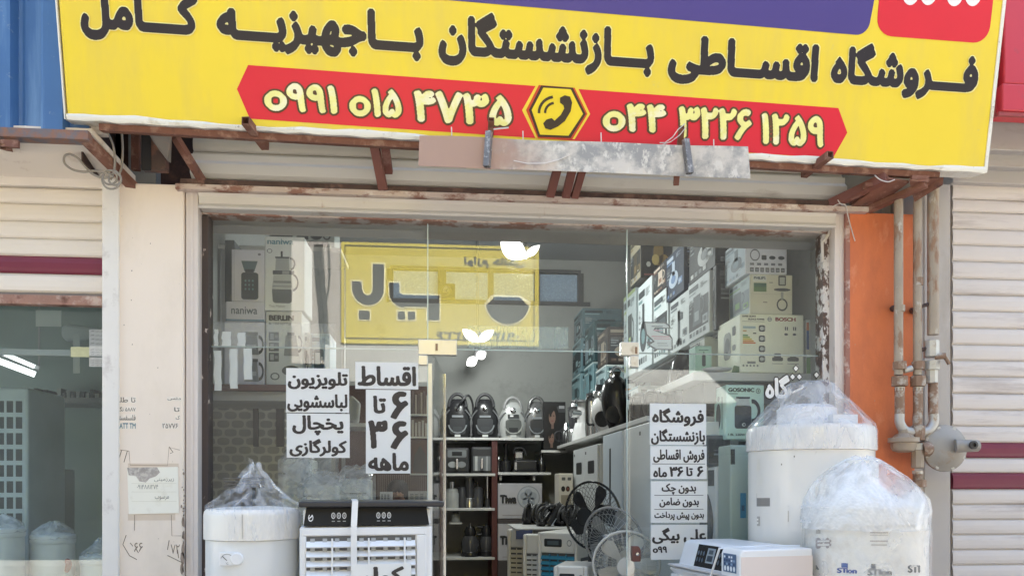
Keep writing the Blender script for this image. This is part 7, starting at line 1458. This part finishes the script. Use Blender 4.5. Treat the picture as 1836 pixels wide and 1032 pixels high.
# plastic wrapped white goods low on the left
gw = M('greenish_white', (.74, .76, .72), rough=.45, var=.05)
for i, (u0, u1, v0, v1, Y, lab) in enumerate(((505, 555, 822, 870, .55, 'slim white appliance under clear film nearest the knotted bag'), (556, 590, 806, 868, .95, 'pale upright box under film behind the left cooler'), (540, 605, 868, 905, .45, 'white stove top with a dark seam under clear film behind the left cooler'), (606, 660, 858, 905, .6, 'rounded white cooler body under crumpled film right of the stove top'))):
    a = V(u0, v1, Y); b_ = V(u1, v0, Y); t = thing('wrapped_appliance', lab, 'appliance', ((a.x+b_.x)/2, Y, FZ), group='film wrapped goods behind the left cooler', world=True)
    MB().box(a.x, b_.x, Y, Y+.35, FZ, b_.z).build('body', gw if i != 1 else M('taupe_box', (.30, .29, .26), rough=.6), t, bevel=.015)
    m = MB(); D = Dec((a.x, Y, a.z), (b_.x-a.x, 0, 0), (0, 0, b_.z-a.z)); D.rect(.06, .42, .94, .47, '#3f423f', 0); D.ell(.3, .25, .03, .04, '#55584f', 0, 10); D.ell(.75, .25, .03, .04, '#55584f', 0, 10); D.build('seam', t)
    vs = []; rn = random.Random(i); top = []
    nx = 9
    for r_i, (yy, zz_) in enumerate(((Y-.02, b_.z-.25), (Y-.025, b_.z-.02), (Y+.06, b_.z+.05), (Y+.2, b_.z+.10), (Y+.37, b_.z+.03), (Y+.38, b_.z-.25))):
        for j in range(nx): q = j/(nx-1); vs.append((a.x-.02+(b_.x-a.x+.04)*q, yy+rn.uniform(-.008, .008), zz_-(.05*abs(q*2-1)**3 if 1 < r_i < 4 else 0)+rn.uniform(-.014, .014)))
    m = MB(); m.add(vs, [(r*nx+j, r*nx+j+1, (r+1)*nx+j+1, (r+1)*nx+j) for r in range(5) for j in range(nx-1)]); m.build('film_cover', film, t, smooth=70)
# whisk-like grey hanging tool beside the notices, small
a = V(628, 760, 1.6); m = MB(); m.prism([(0, 0), (.07, 0), (.085, .16), (.02, .22), (-.02, .16)], a, (1, 0, 0), (0, 0, 1), 0, .12); t = m.build('iron_box', M('pale_shell', (.42, .42, .40), rough=.4), bevel=.02); tag(t, 'pale rounded appliance shell on the ledge between the left notices', 'appliance')
lg = thing('wall_ledge', 'narrow grey ledge holding the pale appliance shell between the left notices', 'ledge', (a.x, 1.6, a.z), world=True); MB().box(Xa(600, 1.6), Xa(660, 1.6), 1.45, 1.9, a.z-.03, a.z-.002).build('board', shelf_w, lg); MB().box(Xa(600, 1.6), Xa(604, 1.6), 1.6, 1.64, FZ, a.z-.031).build('post', M('bracket_grey', '#fff'), lg)
# ---------------- inside the left neighbour
Yn = 1.0
def slotted(label, u0, u1, v0, Y, mat, cols, rows):
    a = V(u0, v0, Y); b_ = V(u1, v0, Y); t = thing('air_cooler', label, 'air cooler', (a.x, Y, FZ), 0, 'air coolers in the left shop'); w_ = b_.x-a.x; h = a.z-FZ
    MB().box(0, w_, 0, .5, .05, h).build('body', mat, t, bevel=.015); D = Dec((0, 0, 0), (w_, 0, 0), (0, 0, h)); grid_on(D, .06, 1-.055*rows, .95, .97, cols, rows, M('slot_dark', (.05, .06, .065), rough=.6), 0, .72); g_ = D.build('slot_grille', t); g_['kind'] = 'stuff'; return t
slotted('big pale blue cooler with wide slots behind the left window', -60, 50, 693, .6, M('blue_white', (.50, .57, .60), rough=.4), 6, 13)
slotted('tall grey cooler low behind the left window', 8, 72, 838, .8, M('grey_case', (.30, .34, .34), rough=.4), 4, 13)
for u0, u1, v0, Y, lab in ((60, 130, 948, .55, 'white water heater with a film cap behind the left window'), (148, 215, 985, .6, 'smaller white water heater with a crumpled film dome beside the pillar, behind the left window'), (-40, 38, 936, .35, 'broad white rounded appliance at the left edge behind the left window')):
    c = V((u0+u1)/2, v0+8, Y); r = (u1-u0)/2*(Y-CY)/FPX; h = thing('water_heater' if u0 >= 0 else 'laundry_tub', lab, 'water heater' if u0 >= 0 else 'appliance', (c.x, Y, FZ), world=True)
    MB().lathe([(r*.95, FZ), (r*.95, c.z-.06)], 36, (c.x, Y, 0)).build('body', M('tank_white', '#fff'), h, smooth=40); MB().lathe([(r*.96, c.z-.059), (r, c.z-.05), (r, c.z-.01), (r*.9, c.z), (0, c.z+.01)], 36, (c.x, Y, 0)).build('top_cap', plast, h, smooth=40)
    bag([(r*1.01, c.z-.03, .3), (r*.9, c.z+.015, .8), (r*.5, c.z+.05, 1.6), (r*.15, c.z+(.07 if u0 < 100 else .1), 2), (.005, c.z+.075, 0)], (c.x, Y, 0), n=36, seed=int(u0)+50, amp=.02).build('film_cap', film, h, smooth=70)
tl = thing('tube_light', 'pair of glowing fluorescent tubes at the left edge behind the side window', 'lamp', V(20, 650, 1.4), world=True)
for (u0, v0, u1, v1) in ((-140, 595, 63, 671), (-140, 570, 62, 657)): MB().tube([V(u0, v0, 1.2), V(u1, v1, 1.5)], .022 if v0 > 580 else .014, 10).build('tube', M('tube_glow', (1, 1, 1), emit=.5), tl, smooth=60)
m = MB(); m.bar(V(-140, 582, 1.25)+Vector((0, .05, .02)), V(64, 664, 1.55)+Vector((0, .05, .02)), .10, .03); m.bar(V(64, 664, 1.55)+Vector((0, .05, .03)), V(64, 664, 1.55)+Vector((0, .05, zsof-V(64, 664, 1.55).z)), .01, .01, up=(0, 1, 0)); m.build('fixture', M('fixture_grey', (.4, .4, .4), rough=.4), tl)
wl = thing('side_shelf', 'dark cluttered wall shelf behind the left window', 'shelf', (Xa(120, 1.7), 1.7, 0), world=True)
MB().box(Xa(50, 1.6), px0-.05, 1.55, 1.9, Za(722, 1.55, 120), Za(712, 1.55, 120)).build('board', M('dark_board', '#000'), wl); m = MB(); random.seed(8)
for k in range(16): u = 52+k*8.4; h = random.uniform(6, 16); m.use(M('clut_'+'ab'[k % 2], (.06, .06, .06) if k % 2 else (.32, .33, .31), rough=.5)).box(Xa(u, 1.6), Xa(u+6.5, 1.6), 1.6, 1.75, Za(711.6, 1.6, 120), Za(711.6-h, 1.6, 120))
m.build('small_goods', None, wl)
m = MB(); m.prism([(Xa(108, 1.0), Za(602, 1, 130)), (Xa(118, 1), Za(612, 1, 130)), (Xa(186, 1), Za(606, 1, 130)), (Xa(186, 1), Za(588, 1, 130)), (Xa(118, 1), Za(580, 1, 130)), (Xa(108, 1), Za(585, 1, 130))], (0, 1.3, 0), (1, 0, 0), (0, 0, 1), 0, .3); t = m.build('wall_air_conditioner', M('ac_white', (.52, .56, .54), rough=.4), bevel=.02); tag(t, 'pale rounded wall air conditioner high behind the left window', 'air conditioner')
for u0, u1, v0, v1, lab in ((64, 110, 556, 585, 'faint square paper hanging high behind the left window'), (131, 143, 598, 668, 'long pale paper strip hanging below the air conditioner')):
    m = MB().box(Xa(u0, .9), Xa(u1, .9), .9, .902, Za(v1, .9, 90), Za(v0, .9, 90)); t = m.build('hanging_paper', M('pale_paper', (.55, .58, .55), rough=.6)); tag(t, lab, 'paper')
m = MB().tube(curve([V(u, v, .5) for u, v in ((70, 1032), (95, 1012), (118, 1005), (122, 1015), (100, 1040))]), .02, 8); t = m.build('red_bag_handle', M('red_cloth', (.35, .08, .06), rough=.7), None, smooth=60); tag(t, 'dull red handle in front of the heaters behind the left window', 'handle')
# ================================================================== ACROSS THE STREET (what the glass reflects)
YO = 10.0
def OP(u, v, Y=YO): p = V(u, v, Y); return Vector((p.x, -p.y, p.z))
ob = thing('opposite_building', 'dark rendered building across the street with a yellow sign on it', 'building', (0, -YO, 0), world=True)
odark = M('dark_render', (.028, .030, .031), rough=.85, var=.15, vs=1.5)
MB().box(-16, 18, -YO-6, -YO-.05, 0, 9.0).build('wall', odark, ob)
a, b_ = OP(533, 612), OP(613, 445)
MB().box(a.x-.1, b_.x, -YO-.049, -YO+.02, a.z-.4, b_.z+.1).build('pale_panel', M('pale_stone', (.38, .355, .33), rough=.7, var=.06), ob)  # panel paler than the dark wall around it
m = MB()
for i, (u0, u1) in enumerate(((566, 575), (571, 582), (577, 585), (590, 584))): m.tube(curve([OP(u0, 440)+Vector((0, .05, 0)), OP(u0+(u1-u0)*.4+(4 if i == 3 else 0), 500)+Vector((0, .06, 0)), OP(u1, 560)+Vector((0, .05, 0)), OP(u1+4, 640)+Vector((0, .05, 0))]), .03 if i < 3 else .015, 6)
m.build('wall_cables', M('black_cable', (.02, .02, .02), rough=.6), ob)
MB().box(OP(590, 0).x, OP(772, 0).x, -YO-.02, -YO+.5, OP(690, 690).z, OP(690, 628).z).build('white_fascia', M('white_fascia', (.42, .42, .40), rough=.6, var=.05), ob)
MB().box(OP(300, 0).x, OP(1500, 0).x, -YO-.04, -YO+.03, .13, OP(690, 700).z-.1).build('shutters', M('opposite_shutter', (.035, .034, .033), rough=.6, var=.2), ob)
os_ = thing('opposite_sign', 'yellow shop sign with black block letters across the street, seen reflected in the glass', 'sign', (OP(790, 530).x, -YO, 4), world=True)
c0, c1 = OP(613, 616), OP(965, 446)
MB().box(c0.x, c1.x, -YO-.02, -YO+.10, c0.z, c1.z).build('panel', M('yellow_vinyl_2', (.54, .45, .055), rough=.45, var=.05), os_)
yf = -YO+.10
# drawn as the street sees it in the mirror: x grows to the right in the photograph
D = Dec((c0.x, yf, c0.z), (c1.x-c0.x, 0, 0), (0, 0, c1.z-c0.z), n=(0, 1, 0), base=.004, step=.004)
q = lambda u, v: ((u-613)/352, (616-v)/170)
def pl_(P_, c, lv): D.poly([q(*p) for p in P_], c, lv)
arcp = lambda cx, cy, r, a0, a1, k=14: [(cx+r*math.cos(R(a0+(a1-a0)*i/k)), cy+r*math.sin(R(a0+(a1-a0)*i/k))) for i in range(k+1)]
for gr, c, lv in ((2.2, '#e9e2b0', 1), (0, '#26231c', 2)):
    pl_([(668-gr, 482-gr), (688+gr, 482-gr), (688+gr, 528)]+arcp(660, 524, 28+gr, 0, 180)+[(631-gr, 512-gr), (649+gr, 512-gr), (649+gr, 524)]+arcp(659, 526, 9-gr, 180, 0, 6)+[(668-gr, 526)], c, lv)
    pl_([(644-gr, 561-gr), (663+gr, 561-gr), (663+gr, 576+gr), (644-gr, 576+gr)], c, lv)
    pl_([(697-gr, 513-gr), (715+gr, 513-gr), (715+gr, 530), (722, 533-gr), (786+gr, 533-gr), (786+gr, 575+gr), (764-gr, 575+gr), (764-gr, 553+gr), (724, 553+gr)]+arcp(724, 528, 27+gr, 95, 170, 8), c, lv)
    for u in (712, 730): pl_([(u-gr, 561-gr), (u+13+gr, 561-gr), (u+13+gr, 575+gr), (u-gr, 575+gr)], c, lv)
    pl_([(868-gr, 545)]+[(875+i*.0, 553) for i in ()]+arcp(908, 540, 40+gr, 165, 15, 16)[::1]+[(948+gr, 540), (930, 532-gr), (880, 532-gr)], c, lv) if gr else pl_(arcp(908, 540, 40, 168, 12, 16)+[(930, 533), (885, 533)], c, lv)
for u0, v0, u1, v1 in ((619, 451, 957, 452.5), (619, 607, 957, 608.5), (619, 451, 620.5, 608), (955.5, 451, 957, 608)): pl_([(u0, v0), (u1, v0), (u1, v1), (u0, v1)], '#26231c', 1)
vs, fs, bb = glyphs('لوازم خانگی', .03, 60)
P_ = [(939-(x-bb[0])/(bb[1]-bb[0])*109, 484-(y-bb[2])/(bb[3]-bb[2])*20) for x, y in vs]; D.put([q(*p) for p in P_], fs, '#2a271f', 2)
vs, fs, bb = glyphs('۰۹۱۴۰۴۰۵۲۲۶', .02, 50); P_ = [(930-(x-bb[0])/(bb[1]-bb[0])*150, 606-(y-bb[2])/(bb[3]-bb[2])*12) for x, y in vs]; D.put([q(*p) for p in P_], fs, '#4a4530', 2)
D.build('lettering', os_)
# pale awning further along, reflected low in the right pane
aw = thing('white_awning', 'white sheet awning across the street, reflected low in the right glass', 'awning', (OP(1200, 690, 8).x, -8, 2), world=True)
m = MB(); P_ = [OP(1128, 722, 8), OP(1320, 719, 8), OP(1262, 664, 8.6), OP(1128, 661, 8.6)]; m.add([tuple(p) for p in P_]+[tuple(p+Vector((0, 0, -.03))) for p in P_], [(0, 1, 2, 3), (7, 6, 5, 4), (0, 4, 5, 1), (1, 5, 6, 2), (2, 6, 7, 3), (3, 7, 4, 0)]); m.build('sheet', M('awning_white', (.30, .31, .30), rough=.7), aw)
m = MB()
for u in (1130, 1318): p = OP(u, 721, 8); m.tube([(p.x, p.y-.1, .13), (p.x, p.y-.1, p.z-.02)], .025, 8)
m.build('awning_post', st, aw)
